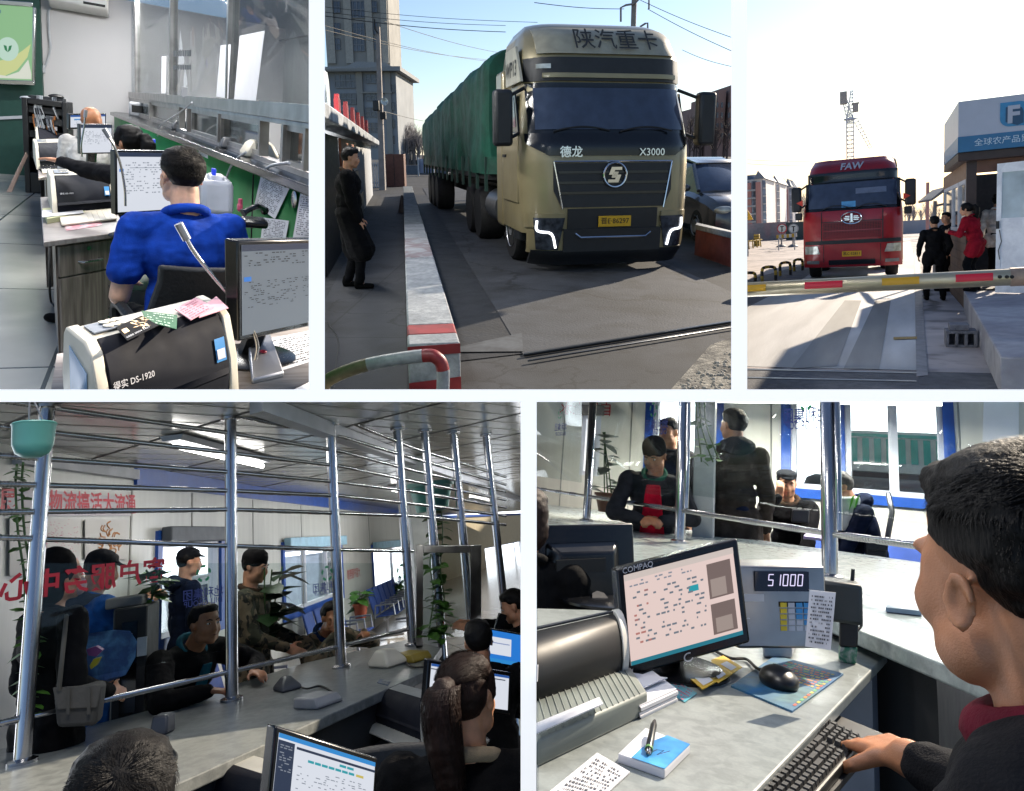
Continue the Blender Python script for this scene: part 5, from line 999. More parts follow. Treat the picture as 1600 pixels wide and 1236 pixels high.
mb = MB(); mb.box(c+V((-.04, -.012, -.1)), c+V((.04, -.002, .12))); mb.box(c+V((-.04, -.012, -.22)), c+V((.04, -.002, -.15))); part(p_, 'symbol', mb, mt('ink_black', ''), ab=True)
mb = MB(); mb.tube([V((c.x, c.y+.06, 0)), c+V((0, .06, .2))], .04, 6); part(t, 'post', mb, mt('post_grey', ''), ab=True)
# far wall, fence, apartment blocks
def blk(mb, xa, xb, ya, yb, d, dep, floor=False):
    a, b = Y(xa, yb, d), Y(xb, ya, d); mb.box((a.x, d, 0 if floor else a.z), (b.x, d+dep, b.z)); return a, b
mb = MB(); blk(mb, 1157, 1232, 346, 372, 80, .6, True); solo('yard_wall', 'long grey yard wall with faded pink paint below the apartments', 'wall', mb, mt('yard_wall', '#9a9296', .85, kind='patch', col2='#b08c90', sc=.6, var=.1))
mb = MB(); blk(mb, 1228, 1275, 345, 370, 76, .3, True); solo('fence_panel', 'dark green fence panel behind the round signs', 'fence', mb, mt('panel_dark', '#3f4a4a', .7))
mb = MB(); blk(mb, 1398, 1500, 340, 372, 78, .6, True); solo('boundary_wall', 'pale boundary wall behind the people at the booth', 'wall', mb, mt('boundary_grey', '#a5a3a8', .85, var=.1, sc=.5))
wl_ = mt('apt_cream', '#e8e2de', .8, var=.05, sc=.2); pk = mt('apt_pink', '#cf958c', .8, var=.08, sc=.2); rf = mt('apt_roof', '#7f8792', .7)
for i, (xa, xb, yt, dd, lb) in enumerate(((1150, 1192, 266, 118, 'nearest cream and pink gabled apartment block above the yard wall'), (1190, 1214, 273, 136, 'middle gabled apartment block of the stepped row'), (1212, 1234, 279, 152, 'farthest and smallest gabled apartment block of the row'))):
    o = thing('apartment_block', lb, 'building', Z(xa+20, 366), 0, 'gabled apartment blocks'); a, b = Y(xa, 350, dd), Y(xb, yt+13, dd)
    mb = MB(); mb.box((a.x, dd, 0), (b.x, dd+14, b.z)); part(o, 'wall', mb, wl_, ab=True)
    mb = MB(); zr = Y(xb, yt, dd).z; mx = b.x-(b.x-a.x)*.3; mb.slab([(mx, dd-.5, b.z), (b.x+.4, dd-.5, b.z), ((mx+b.x)/2, dd-.5, zr)], (0, 14, 0)); mb.slab([(a.x, dd+2, b.z), (mx, dd+2, b.z), (mx, dd+4, zr-.3), (a.x, dd+4, zr-.3)], (0, 9, 0)); part(o, 'roof', mb, rf, ab=True)
    n = 3 if i == 0 else 2
    for k in range(n):
        xx = a.x+(b.x-a.x)*(k+.75)/n; mb = MB(); mb.box((xx-.7, dd-.4, 0), (xx+.0, dd, b.z-.5)); part(o, 'pink_bay', mb, pk, ab=True)
        for z in range(1, 7):
            for xw in ((-2.6, -1.7), (-1.35, -.8), (.25, .8)):
                zz_ = b.z*z/7.2; mb = MB(); mb.box((xx+xw[0], dd-.12, zz_), (xx+xw[1], dd, zz_+1.2)); f = part(o, 'window', mb, mt('apt_window', '#8d98a8', .15, var=.3, sc=1), ab=True)
            mb = MB(); mb.box((xx-2.7, dd-.5, zz_-.35), (xx-.75, dd, zz_-.1)); part(o, 'balcony', mb, mt('apt_white', '#c4c2c2', .7), ab=True)
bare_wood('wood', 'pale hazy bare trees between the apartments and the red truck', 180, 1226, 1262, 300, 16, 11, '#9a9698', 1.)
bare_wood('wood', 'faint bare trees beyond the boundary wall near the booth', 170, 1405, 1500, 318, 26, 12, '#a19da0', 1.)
# crane
t = thing('tower_crane', 'pale lattice tower crane rising behind the red truck cab', 'crane', Z(1330, 366)); d = 190
def lattice(mb, p, q, w0, w1, n, r=.09):
    p, q = V(p), V(q); ax_ = (q-p).normalized(); s1 = V((0, 1, 0)).cross(ax_).normalized(); s2 = ax_.cross(s1); pr = None
    for k in range(n+1):
        c = p.lerp(q, k/n); w = w0+(w1-w0)*k/n; r4 = [c+s1*w*a+s2*w*b for a, b in ((-.5, -.5), (.5, -.5), (.5, .5), (-.5, .5))]
        for i in range(4): mb.tube([r4[i], r4[(i+1) % 4]], r, 4, False)
        if pr:
            for i in range(4): mb.tube([pr[i], r4[i]], r*1.5, 4, False); mb.tube([pr[i], r4[(i+1) % 4]], r*.8, 4, False)
        pr = r4
cm = mt('crane_grey', '#c3c7d2', .6, var=.1)
mb = MB(); b = Y(1328, 0, d); lattice(mb, (b.x, d, 0), Y(1328, 186, d), 1.5, 1.5, 26); part(t, 'mast', mb, cm, ab=True)
mb = MB(); lattice(mb, Y(1328, 186, d), Y(1331, 142, d), 1.3, .5, 8, .07); part(t, 'tower_head', mb, cm, ab=True)
mb = MB(); lattice(mb, Y(1329, 190, d), Y(1318, 150, d), 1.3, 1.0, 7, .08); part(t, 'counter_jib', mb, cm, ab=True)
mb = MB(); lattice(mb, Y(1336, 186, d), Y(1360, 231, d), 1., .6, 9, .06); part(t, 'jib', mb, cm, ab=True)
mb = MB(); c = Y(1318, 152, d-1); mb.box(c-V((.75, .8, 1.6)), c+V((.75, .8, 1.2))); part(t, 'ballast', mb, mt('ballast_tan', '#a79f96', .7), ab=True)
mb = MB(); c = Y(1337, 168, d-1); mb.box(c-V((.6, .7, 1.)), c+V((.6, .7, .9))); mb.box(c+V((-.8, -.8, .9)), c+V((.8, .8, 1.05))); part(t, 'operator_cab', mb, mt('ballast_tan', ''), ab=True)
mb = MB(); mb.lathe(Y(1328, 186, d)-V((0, 0, .2)), [(1.3, 0), (1.3, .35), (.9, .4)], 12); part(t, 'slewing_ring', mb, cm, ab=True)
for (ya, yb, lb) in ((249, 250, 'upper thin wire above the gabled apartments'), (255, 258, 'lower thin wire above the gabled apartments')):
    a, b = Y(1155, ya, 60), Y(1300, yb+1, 62); mb = MB(); mb.tube([a.lerp(b, k/6)-V((0, 0, .1*math.sin(math.pi*k/6))) for k in range(7)], .02, 4); solo('wire', lb, 'wire', mb, mt('wire_pale', '#7f8592', .6, var=0), 'wires beside the red truck')
mb = MB(); b = Z(1449, 372); mb.tube([(b.x, b.y, 0), (b.x, b.y, Y(1449, 285, b.y).z)], .11, 6); solo('flag_pole', 'thin red and white pole rising behind the standing men', 'pole', mb, mt('pole_redwhite', '#b0807a', .6))
t = thing('awning', 'small grey awning on thin posts beyond the booth window', 'awning', Z(1470, 400)); dd = F0.y+5.9
mb = MB(); mb.slab([Y(1456, 314, dd), Y(1480, 297, dd), Y(1480, 291, dd), Y(1455, 311, dd)], (-.2, 2.2, 0)); part(t, 'roof', mb, mt('awning_grey', '#6d7076', .6), ab=True)
mb = MB(); p = Y(1461, 314, dd+.3); mb.tube([(p.x, p.y, 0), p], .04, 6); mb.tube([p+V((0, 0, -.12)), Y(1479, 318, dd+.3)], .03, 6); part(t, 'post', mb, mt('post_grey', ''), ab=True)
# people
person('man in a dark suit seen from behind on the weighbridge edge', Z(1459, 469), 8, 1.64, coat=.12, top='suit', legs='trousers_dark', hair='short', vox=.013, head=(10, 0, 0), hands=[(-.24, .12, .86), (.24, .1, .86)], feet=[(-.12, 0, .085), (.14, -.1, .085)])
person('man in a black jacket behind, half hidden by the booth wall', Z(1479, 455), 115, 1.7, coat=.2, top='coat_black', legs='trousers_dark', hair='short', vox=.014, head=(20, 0, 0), face=True)
q = Z(1524, 480); q = V((X(1521), DB-.42, .345))
person('woman in a red jacket with a ponytail at the booth window', q, 62, 1.5, coat=.16, top='jacket_red', legs='trousers_dark', hair='pony', vox=.013, lean=(14, 0), head=(10, 5, 0), hands=[(-.12, .36, 1.0), (.2, .3, .95)], girth=1.02)
person('person in a white top with a hair bun standing inside the booth doorway', V((x0+.52, DB+.75, .345)), -30, 1.6, coat=.1, top='white', legs='trousers_dark', hair='bun', vox=.014)
# ---------------------------------------------------------------- white wall with the five openings
MW = Matrix.Identity(4)
def wp(px, py, dist):
    c = V(((px-PX0)/FP, (PY0-py)/FP, 1))*dist; return V((0, 0, 1.65))+YARD.loc(c)
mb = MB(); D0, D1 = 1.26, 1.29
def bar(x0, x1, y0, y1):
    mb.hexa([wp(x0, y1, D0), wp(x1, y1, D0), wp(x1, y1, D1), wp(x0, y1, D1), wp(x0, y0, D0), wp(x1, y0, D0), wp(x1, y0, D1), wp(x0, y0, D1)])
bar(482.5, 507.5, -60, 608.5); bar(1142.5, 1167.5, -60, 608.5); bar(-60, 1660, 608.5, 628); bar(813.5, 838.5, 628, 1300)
solo('white_partition', 'white partition wall with added glow and five openings, onto an office, two truck lanes and two service halls', 'wall', mb, mt('wall_white', '#f2f2f2', .6, var=0, emit='#ffffff', est=.42))  # emission added so the shaded face renders white, no light source behind it
PLACES.pop('white_partition')
# ---------------------------------------------------------------- the office with the row of desks
enter(OFFICE); Z, Y = OFFICE.z, OFFICE.y
tile = mt('office_tile', '#b0afa8', .22, kind='tile', col2='#4d4e4a', p=(1.05, 1.9, .012), sc=1.2, var=.05, spec=.6)
mb = MB(); mb.quad(Z(-20, 619), Z(500, 619), Z(490, 262), Z(-20, 258)); struct('floor', mb, tile)
D1 = 15.0
mb = MB(); a, b = Y(-25, -40, D1), Y(505, -60, D1); mb.box((Y(62, 0, D1).x, D1, -.1), (b.x, D1+.2, a.z)); solo('back_wall', 'plain white back wall of the office behind the bald man', 'wall', mb, mt('wall_office', '#b9b7b8', .7, var=.05, sc=.6))
mb = MB(); mb.box((a.x, D1-.15, -.1), (Y(63.5, 0, D1).x, D1+.2, a.z)); w = solo('green_wall', 'dark green wall section carrying the framed green poster', 'wall', mb, mt('wall_green', '#123c33', .6, var=.1))
mb = MB(); p, q = Y(-25, 188, D1-.16), Y(63, 184, D1-.16); mb.hexa([p, q, q+V((0, .01, .05)), p+V((0, .01, .05)), p+V((0, -.02, 0)), q+V((0, -.02, 0)), q+V((0, -.02, .05)), p+V((0, -.02, .05))]); part(w, 'dado_rail', mb, mt('white_metal', ''), ab=True)
# framed poster
t = thing('poster_frame', 'backlit green and yellow poster in a silver frame on the green wall', 'poster', Y(28, 130, D1-.3)); d = D1-.28
C = [Y(-8, 128, d), Y(56, 130, d), Y(50, 9, d), Y(-8, 3, d)]; fr = Fr(C[0], C[1]-C[0], C[3]-C[0], (0, -1, 0))
mb = MB(); 
for a, b in (((0, -.03), (1, .03)), ((0, .96), (.93, 1.02)), ((.93, .03), (1.0, .96))): fr.hexa(mb, (*a, 0), (*b, .14))
part(t, 'frame', mb, mt('steel', ''), ab=True, bev=.01)
mb = MB(); fr.hexa(mb, (0, .03, .02), (.93, .96, .06)); ps = part(t, 'poster', mb, glow_s('poster_green', '#a9dfa6', .62), ab=True)
mb = MB()
for (c, v) in (('#dfe6a0', [(.0, .1), (.25, .08), (.55, .16), (.8, .33), (.88, .5), (.7, .42), (.4, .3), (0, .26)]), ('#f0f3e4', [(0, .1), (.3, .08), (.6, .14), (.82, .3), (.9, .12), (.9, .05), (0, .05)])):
    mb.use(glow_s('poster'+c, c, .75)); mb.slab([fr(u, w_, .065+(.004 if c == '#f0f3e4' else 0)) for u, w_ in v], (0, -.002, 0))
mb.use(glow_s('poster_round', '#cfeedd', .75)); mb.slab([fr(.33+.26*math.cos(a), .42+.15*math.sin(a), .08) for a in (k*.262 for k in range(24))], (0, -.002, 0))
mb.use(glow_s('poster_leaf', '#3aa06a', .5)); 
for s in (-1, 1): mb.slab([fr(.33+s*u, .42+w_, .09) for u, w_ in ((0, -.04), (.07, -.01), (.1, .05), (.03, .04))], (0, -.002, 0))
mb.use(glow_s('poster_blue', '#4a8ab8', .5)); mb.slab([fr(u, w_, .09) for u, w_ in ((.05, .86), (.16, .86), (.16, .9), (.05, .9))], (0, -.002, 0))
part(ps, 'poster_print', mb, ab=True)
# air conditioner and cable
t = thing('air_conditioner', 'white wall air conditioner high on the back wall', 'air conditioner', Y(125, 10, D1-.3)); a, b = Y(79, 12, D1), Y(170, 20, D1)
mb = MB(); mb.loft([[V((x, D1+y, a.z+z)) for y, z in ((0, 0), (-.2, 0.0), (-.34, .1), (-.36, .3), (-.3, .5), (0, .52))] for x in (a.x, b.x)]); c = part(t, 'casing', mb, mt('ac_white', '#c9c8c6', .4, var=.03), ab=True, bev=.02)
mb = MB(); mb.box((a.x+.5, D1-.352, a.z+.12), (a.x+.82, D1-.34, a.z+.16)); part(c, 'outlet', mb, mt('ink_black', ''), ab=True)
mb = MB(); mb.tube(spline([Y(80, 12, D1-.03), Y(76, 20, D1-.03), Y(77, 55, D1-.03), Y(79, 75, D1-.03), Y(72, 100, D1-.03), Y(68, 104, D1-.03)], 5), .02, 6); o = solo('cable', 'white cable hanging from the air conditioner to a wall socket', 'cable', mb, mt('white_metal', ''))
mb = MB(); c = Y(66, 108, D1-.03); mb.box(c-V((.04, .03, .06)), c+V((.04, .03, .06))); solo('socket', 'small white wall socket at the end of the hanging cable', 'socket', mb, mt('white_metal', ''), bev=.01)
# counter, glass wall
ZC = 1.25; G0, G1 = Z(492, 280, ZC), Z(184, 169.5, ZC); F0, F1 = Z(492, 294, ZC), Z(172, 175, ZC); gd = (G1-G0).normalized(); gn = V((gd.y, -gd.x, 0)); gn = gn if gn.x < 0 else -gn
GL = (G1-G0).length; W = lambda px, py, off=0.: OFFICE.on(px, py, G0+gn*off, gn)
t = thing('counter', 'long black-topped counter with green front panels under the glass wall', 'counter', V(((F0.x+F1.x)/2, (F0.y+F1.y)/2, 0)))
mb = MB(); bk = -gn*.35; mb.hexa([F0+V((0, 0, -.05)), F1+V((0, 0, -.05)), G1+bk+V((0, 0, -.05)), G0+bk+V((0, 0, -.05)), F0, F1, G1+bk, G0+bk]); part(t, 'counter_top', mb, mt('counter_black', '#18191c', .2, var=.3, sc=20), ab=True, bev=.006)
fd = (F1-F0).normalized(); fn = V((fd.y, -fd.x, 0)); fn = fn if fn.x < 0 else -fn; FL = (F1-F0).length
FW = lambda px, py, off=0.: OFFICE.on(px, py, F0-fn*.06+fn*off, fn)
mb = MB(); f0, f1 = F0-fn*.06, F1-fn*.06
mb.hexa([V((f0.x, f0.y, 0)), V((f1.x, f1.y, 0)), V((f1.x, f1.y, 0))-fn*.05, V((f0.x, f0.y, 0))-fn*.05, f0+V((0, 0, -.05)), f1+V((0, 0, -.05)), f1-fn*.05+V((0, 0, -.05)), f0-fn*.05+V((0, 0, -.05))]); g = part(t, 'front_panel', mb, mt('panel_green', '#1c7a3e', .5, var=.08), ab=True)
mb = MB()
for px in (395, 300): p = FW(px, 300, .004); p.z = 0; mb.box(p-V((.004, .004, 0)), p+V((.004, .004, 1.18)))
part(g, 'panel_joint', mb, mt('ink_black', ''), ab=True)
st = mt('steel_brushed', '#9a9898', .33, 1., var=.2, sc=4, stretch=(1, 1, .2))
t = thing('glass_partition', 'steel framed glass partition on the counter with sliding service windows', 'glass wall', G0+gd*GL/2)
def gbox(mb, s0, s1, z0, z1, th=.05): 
    p = [G0+gd*s0+gn*th/2, G0+gd*s1+gn*th/2, G0+gd*s1-gn*th/2, G0+gd*s0-gn*th/2]; return mb.hexa([V((q.x, q.y, z0)) for q in p]+[V((q.x, q.y, z1)) for q in p])
sat = lambda px, py: (W(px, py)-G0).dot(gd)
ps = [sat(185, 100), sat(215, 100), sat(271, 100), sat(362, 100)]
for s in ps:
    mb = MB(); gbox(mb, s-.03, s+.03, 1.62, 3.8, .08); part(t, 'post', mb, st, ab=True, bev=.006)
mb = MB(); gbox(mb, -.1, GL+.3, 1.53, 1.62, .1); gbox(mb, -.1, GL+.3, 1.50, 1.528, .07); part(t, 'rail', mb, st, ab=True, bev=.005)
mb = MB(); gbox(mb, -.1, GL+.3, ZC, ZC+.03, .08); part(t, 'sill_rail', mb, st, ab=True)
mb = MB(); gbox(mb, -.1, GL+.3, 1.62, 3.8, .012); part(t, 'pane', mb, mt('office_glass', '#e6e9eb', .03, trans=.9), ab=True)
for a_, b_ in ((452, 484), (349, 412), (303, 349), (240, 284), (200, 236)):
    s0, s1 = sorted((sat(a_, 240), sat(b_, 240))); mb = MB()
    for e0, e1, z0, z1 in ((s0, s0+.04, ZC+.03, 1.5), (s1-.04, s1, ZC+.03, 1.5), (s0+.04, s1-.04, ZC+.03, ZC+.06), (s0+.04, s1-.04, 1.47, 1.5)): gbox(mb, e0, e1, z0, z1, .06)
    f = part(t, 'window_frame', mb, st, ab=True)
    mb = MB(); gbox(mb, s0+.04, s1-.04, ZC+.06, 1.47, .01); part(f, 'window_pane', mb, mt('office_glass_dark', '#a9b0b4', .04, trans=.88), ab=True)
for s in (sat(349, 230), sat(452, 260), sat(300, 200), sat(240, 185)):
    mb = MB(); gbox(mb, s-.025, s+.025, ZC+.03, 1.5, .1); part(t, 'short_post', mb, st, ab=True)
mb = MB()
for r, (y0, y1) in enumerate(((79, 88), (102, 109))):
    for k in range(8):
        x = 271+3.6*k; p = [W(x, y1, .02), W(x+2.3, y1, .02), W(x+2.3, y0-k*.1, .02), W(x, y0-k*.1, .02)]; mb.slab(p, gn*.002)
part(t, 'decal_row', mb, mt('decal_dark', '#3b4148', .6), ab=True)
for i, (q, lb) in enumerate(((((252, 146), (259, 146), (260, 88), (253, 88)), 'narrow white paper strip stuck on the far glass pane'), (((338, 151), (357, 154), (361, 69), (345, 71)), 'tall narrow-topped white paper next to the wide steel post'), (((366, 157), (400, 159), (414, 48), (375, 56)), 'largest white paper stuck on the nearest glass pane'))):
    mb = MB(); mb.slab([W(x, y, .03) for x, y in q], gn*.002); solo('notice_paper', lb, 'paper', mb, mt('paper', ''), 'papers on the glass')
mb = MB(); c = W(289, 144, .05); mb.box(c-V((.03, .02, .05)), c+V((.03, .02, .05))); solo('switch_box', 'little white two-gang switch on the steel rail', 'switch', mb, mt('white_metal', ''), bev=.006)
# hall beyond the glass
h0, h1 = G0-gn*2.6, G1-gn*2.6+gd*1.5; mb = MB(); mb.hexa([V((h0.x, h0.y, -.2))-gd*2, V((h1.x, h1.y, -.2)), V((h1.x, h1.y, -.2))-gn*.1, V((h0.x, h0.y, -.2))-gn*.1-gd*2, V((h0.x, h0.y, 4.2))-gd*2, V((h1.x, h1.y, 4.2)), V((h1.x, h1.y, 4.2))-gn*.1, V((h0.x, h0.y, 4.2))-gn*.1-gd*2])
solo('hall_wall', 'grey ribbed hall wall seen through the glass partition', 'wall', mb, mt('hall_grey', '#8d8f90', .5, var=.1, sc=2, stretch=(6, 6, .2)))
mb = MB(); q0, q1 = W(480, 66, -2.55), W(415, 64, -2.55); mb.tube([W(500, 52, -2.5), W(413, 68, -2.5)], .015, 6); solo('curtain_rail', 'thin grey rail on the hall wall behind the glass', 'rail', mb, mt('post_grey', ''))
# rack
t = thing('equipment_rack', 'open black equipment rack against the back wall', 'rack', Z(73, 292)); d = 12.5
a, b = Y(39, 290, d), Y(109, 290, d); z1 = Y(70, 156, d).z; z0 = 0.0; bm_ = mt('rack_black', '#101114', .5)
mb = MB(); mb.box((a.x, d, z0), (a.x+.07, d+.8, z1)); mb.box((b.x-.07, d, z0), (b.x, d+.8, z1)); mb.box((a.x+.07, d, z1-.08), (b.x-.07, d+.8, z1)); mb.box((a.x+.07, d, z0), (b.x-.07, d+.8, z0+.3)); mb.box((a.x+.07, d+.72, z0+.3), (b.x-.07, d+.8, z1-.08)); part(t, 'cabinet', mb, bm_, ab=True, bev=.01)
mb = MB()
for z in (.5, .8, 1.0, 1.15, 1.3): mb.box((a.x+.07, d+.12, z0+z), (b.x-.07, d+.6, z0+z+.09))
part(t, 'rack_unit', mb, mt('rack_unit', '#26292e', .5), ab=True)
random.seed(4); mb = MB(); rc = [mt('plug_white', '#b5b8bd', .5), mt('plug_orange', '#b06a2a', .5), mt('plug_grey', '#5b6068', .5)]
for k in range(34): mb.use(random.choice(rc)); x = random.uniform(a.x+.12, b.x-.18); z = random.choice((.78, .93, 1.08, 1.22, 1.35)); mb.box((x, d+.05, z0+z), (x+.035, d+.14, z0+z+.05)); mb.tube([(x, d+.06, z0+z), (x+.02, d+.02, z0+z-.12), (x+.06, d+.06, z0+z-.25)], .006, 4)
part(t, 'patch_cables', mb, ab=True)
mb = MB(); c = Y(46, 154, d+.2); mb.ball(c, (.12, .1, .035), 8); solo('cable_bundle', 'crumpled pale cable bundle on top of the rack', 'cables', mb, mt('white_metal', ''))
mb = MB(); c = Y(88, 153, d+.2); mb.ball(c+V((0, 0, .02)), (.1, .08, .035), 8); solo('adapter', 'small black adapter lying on top of the rack', 'adapter', mb, mt('ink_black', ''))
mb = MB(); mb.slab([Y(18, 300, 10), Y(32, 268, 10.6), Y(43, 244, 11), Y(40, 238, 11), Y(28, 262, 10.6), Y(10, 300, 10)], (.0, .05, .0)); solo('leaning_board', 'thin brown board leaning against the equipment rack', 'board', mb, mt('board_brown', '#4a3a34', .6))
# desks
wood = mt('desk_wood', '#8f857c', .45, kind='wood', col2='#5f564f', sc=5, stretch=(7, 7, .5)); wtop = mt('desk_top', '#a49c98', .35, kind='wood', col2='#8d8480', sc=6, stretch=(.8, 8, 1))
def desk(label, A, Bv, Cv, zt=.75, ped=None, legs=True):
    t = thing('desk', label, 'desk', V((A.x, A.y, 0))); p = [A, A+Bv, A+Bv+Cv, A+Cv]
    mb = MB(); mb.hexa([q+V((0, 0, -.03)) for q in p]+p); part(t, 'desk_top', mb, wtop, ab=True, bev=.004)
    for u0, u1 in (((.06, .40),) if ped else ()):
        q = [A+Bv*u0+Cv*.05, A+Bv*u1+Cv*.05, A+Bv*u1+Cv*.6, A+Bv*u0+Cv*.6]; mb = MB(); mb.hexa([V((v.x, v.y, 0)) for v in q]+[V((v.x, v.y, zt-.031)) for v in q]); pd = part(t, 'pedestal', mb, wood, ab=True)
        n = V((Bv.y, -Bv.x, 0)).normalized(); fr = Fr(V((q[0].x, q[0].y, 0)), V((q[1]-q[0]).xy.to_3d()), V((0, 0, zt-.03)), n)
        for nm, z0, z1 in (('drawer', .73, .97), ('door', .12, .715)):
            mb = MB(); fr.hexa(mb, (.02, z0, .001), (.98, z1, .018)); dr = part(pd, nm, mb, wood, ab=True, bev=.003)
        mb = MB(); mb.tube([fr(.33, .83, .018), fr(.35, .83, .045), fr(.66, .83, .045), fr(.68, .83, .018)], .009, 8); part(pd, 'drawer_handle', mb, mt('steel', ''), ab=True)
        mb = MB(); mb.tube([fr(.86, .38, .018), fr(.86, .4, .045), fr(.86, .56, .045), fr(.86, .58, .018)], .009, 8); part(pd, 'door_handle', mb, mt('steel', ''), ab=True)
        mb = MB(); mb.lathe(fr(.5, .93, .016), [(.014, 0), (.014, .006), (0, .007)], 12, n); mb.lathe(fr(.84, .3, .016), [(.014, 0), (.014, .006), (0, .007)], 12, n); part(pd, 'lock', mb, mt('steel', ''), ab=True)
    q = [A+Bv*.92+Cv*.03, A+Bv*.98+Cv*.03, A+Bv*.98+Cv*.95, A+Bv*.92+Cv*.95]; mb = MB(); mb.hexa([V((v.x, v.y, 0)) for v in q]+[V((v.x, v.y, zt-.031)) for v in q])
    q = [A+Bv*.02+Cv*.9, A+Bv*.9+Cv*.9, A+Bv*.9+Cv*.95, A+Bv*.02+Cv*.95]; mb.hexa([V((v.x, v.y, .1)) for v in q]+[V((v.x, v.y, zt-.031)) for v in q]); part(t, 'side_panel', mb, wood, ab=True)
    return t
A = Z(68, 378, .75); B = Z(219, 359, .75); C = Z(63, 308, .75); dk = desk('grey wood desk with a drawer and cupboard door, in front of the man in blue', A, (B-A)*1.75, C-A, ped=True)
mb = MB(); mb.tube(spline([Z(78, 385, .7), Z(77, 430, .3), Z(79, 468, .05), Z(85, 478, 0.02)], 5), .008, 6); solo('cable', 'black cable hanging down the side of the grey wood desk', 'cable', mb, mt('ink_black', ''))
A2 = Z(60, 277, .75); B2 = Z(150, 268, .75); C2 = Z(58, 232, .75); desk('pale desk behind, carrying the two rear printers', A2, (B2-A2)*1.9, C2-A2, ped=True)
A3 = Z(84, 618, .75); p4 = [Z(78, 620, .75), Z(504, 620, .75), Z(502, 472, .75), Z(89, 553, .75)]
t = thing('desk', 'near grey desk in the foreground under the large printer', 'desk', V((p4[0].x, p4[0].y, 0))); mb = MB(); mb.hexa([q+V((0, 0, -.03)) for q in p4]+p4); part(t, 'desk_top', mb, wtop, ab=True)
mb = MB(); q = [Z(92, 558, .75), Z(200, 536, .75)]; mb.hexa([V((q[0].x, q[0].y, 0)), V((q[1].x, q[1].y, 0)), V((q[1].x, q[1].y-.03, 0)), V((q[0].x, q[0].y-.03, 0)), q[0]-V((0, 0, .031)), q[1]-V((0, 0, .031)), q[1]+V((0, -.03, -.031)), q[0]+V((0, -.03, -.031))]); part(t, 'back_panel', mb, wood, ab=True)
mb = MB(); quadpx(mb, ((176, 402), (205, 412), (232, 398), (206, 388)), .66, .02); o = solo('keyboard_tray', 'pale pull-out keyboard tray under the grey wood desk', 'tray', mb, wtop)
mb = MB(); quadpx(mb, ((186, 395), (204, 406), (216, 399), (196, 387)), .682, .015); solo('keyboard', 'black keyboard on the pull-out tray beside the man in blue', 'keyboard', mb, mt('screen_black', ''), bev=.003)
# the near printer and what lies on it
T0, T1, B0 = Z(152, 542, 1.0), Z(357, 485, 1.0), Z(107, 505, 1.0)
pr, pf = printer('large cream dot-matrix printer with a dark front cover in the foreground', T0, T1, B0, .25, .75, text='得实 DS-1920', sticker=True)
mb = MB(); mb.slab([pf(-.037, .75, .38), pf(-.037, .15, .3), pf(-.037, .15, .72), pf(-.037, .75, .85)], -pf.U.normalized()*.002); part(pr, 'side_label', mb, mt('label_blue', '#8fb0d4', .5), ab=True)
zc = 1.004
o = sheet('bank_card', 'black bank card with gold flowers lying on the near printer', 'card', ((199, 533), (248, 509), (221, 494), (181, 512)), zc+.004, mt('card_black', '#0d0c10', .7, var=.1, spec=.1), .0015)
P = [Z(x, y, zc+.0062) for x, y in ((199, 533), (248, 509), (221, 494), (181, 512))]; f4 = lambda u, v: P[0].lerp(P[1], u).lerp(P[3].lerp(P[2], u), v)+V((0, 0, .0006))
mb = MB(); mb.quad(f4(.08, .45), f4(.26, .45), f4(.26, .72), f4(.08, .72)); part(o, 'chip', mb, mt('gold', '#b08a4a', .3, .8), ab=True)
mb = MB(); random.seed(2)
for k in range(16): u, v = random.uniform(.5, .95), random.uniform(.2, .9); a = random.uniform(0, 3); e = V((math.cos(a)*.012, math.sin(a)*.012, 0)); n_ = V((-e.y, e.x, 0))*.25; c = f4(u, v); mb.quad(c-e, c+n_, c+e, c-n_)
part(o, 'gold_print', mb, mt('gold', ''), ab=True)
mb = MB(); mb.put('6888 0004 1427', f4(.42, .18), P[1]-P[0], P[3]-P[0], .016, (0, 0, 1), .0004); part(o, 'card_number', mb, mt('paper', ''), ab=True)
sheet('bank_card', 'green card half under the black card on the near printer', 'card', ((229, 503), (276, 515), (277, 493), (221, 486)), zc, mt('card_green', '#125c34', .6, var=.1), .0015, text=(3, 5, mt('card_strip', '#a9c4ae', .5)))
sheet('pink_slip', 'left pink folded slip on top of the near printer', 'paper', ((298, 501), (334, 481), (306, 466), (273, 484)), zc, mt('slip_pink', '#d8a0ac', .7, var=.06), .003, 'pink slips', text=(4, 6, mt('slip_ink', '#b0566a', .7)))
sheet('pink_slip', 'right pink slip partly under the other slip on the near printer', 'paper', ((311, 497), (357, 482), (338, 464), (318, 478)), zc-.002, mt('slip_pink', ''), .002, 'pink slips')
# near monitor and microphone
t, f_ = monitor('near black monitor showing a pale table behind the curved microphone', [Y(373, 534, 2.15), Y(503, 506, 2.45), Y(503, 368, 2.45), Y(376, 382, 2.15)], ui=('dim', [(0, .93, 1, 1, 'navy'), (.02, .60, .1, .65, 'wblue')], [(.02, .76, .98, .92, 3, 'dark', .35), (.02, .3, .98, .6, 7, 'dark', .3)]), bez=.03, base=.75)
mb = MB(); mb.put('LG', f_(.83, .035, .003), f_.U, f_.V, .03, f_.W, .001); part(t, 'badge', mb, mt('badge_silver', ''), ab=True)
mic('silver gooseneck microphone curving over the near printer', ((393, 602), (444, 590), (420, 541), (386, 548)), ((399, 562, 2.2), (402, 540, 2.2), (394, 515, 2.2), (372, 478, 2.2), (340, 440, 2.2), (314, 408, 2.2), (300, 388, 2.2), (291, 372, 2.2)), 2.2, .75, .006)
sheet('document', 'printed white sheet lying under the near monitor', 'paper', ((438, 580), (502, 560), (502, 514), (404, 533)), .752, mt('paper', ''), .002, text=(8, 3))
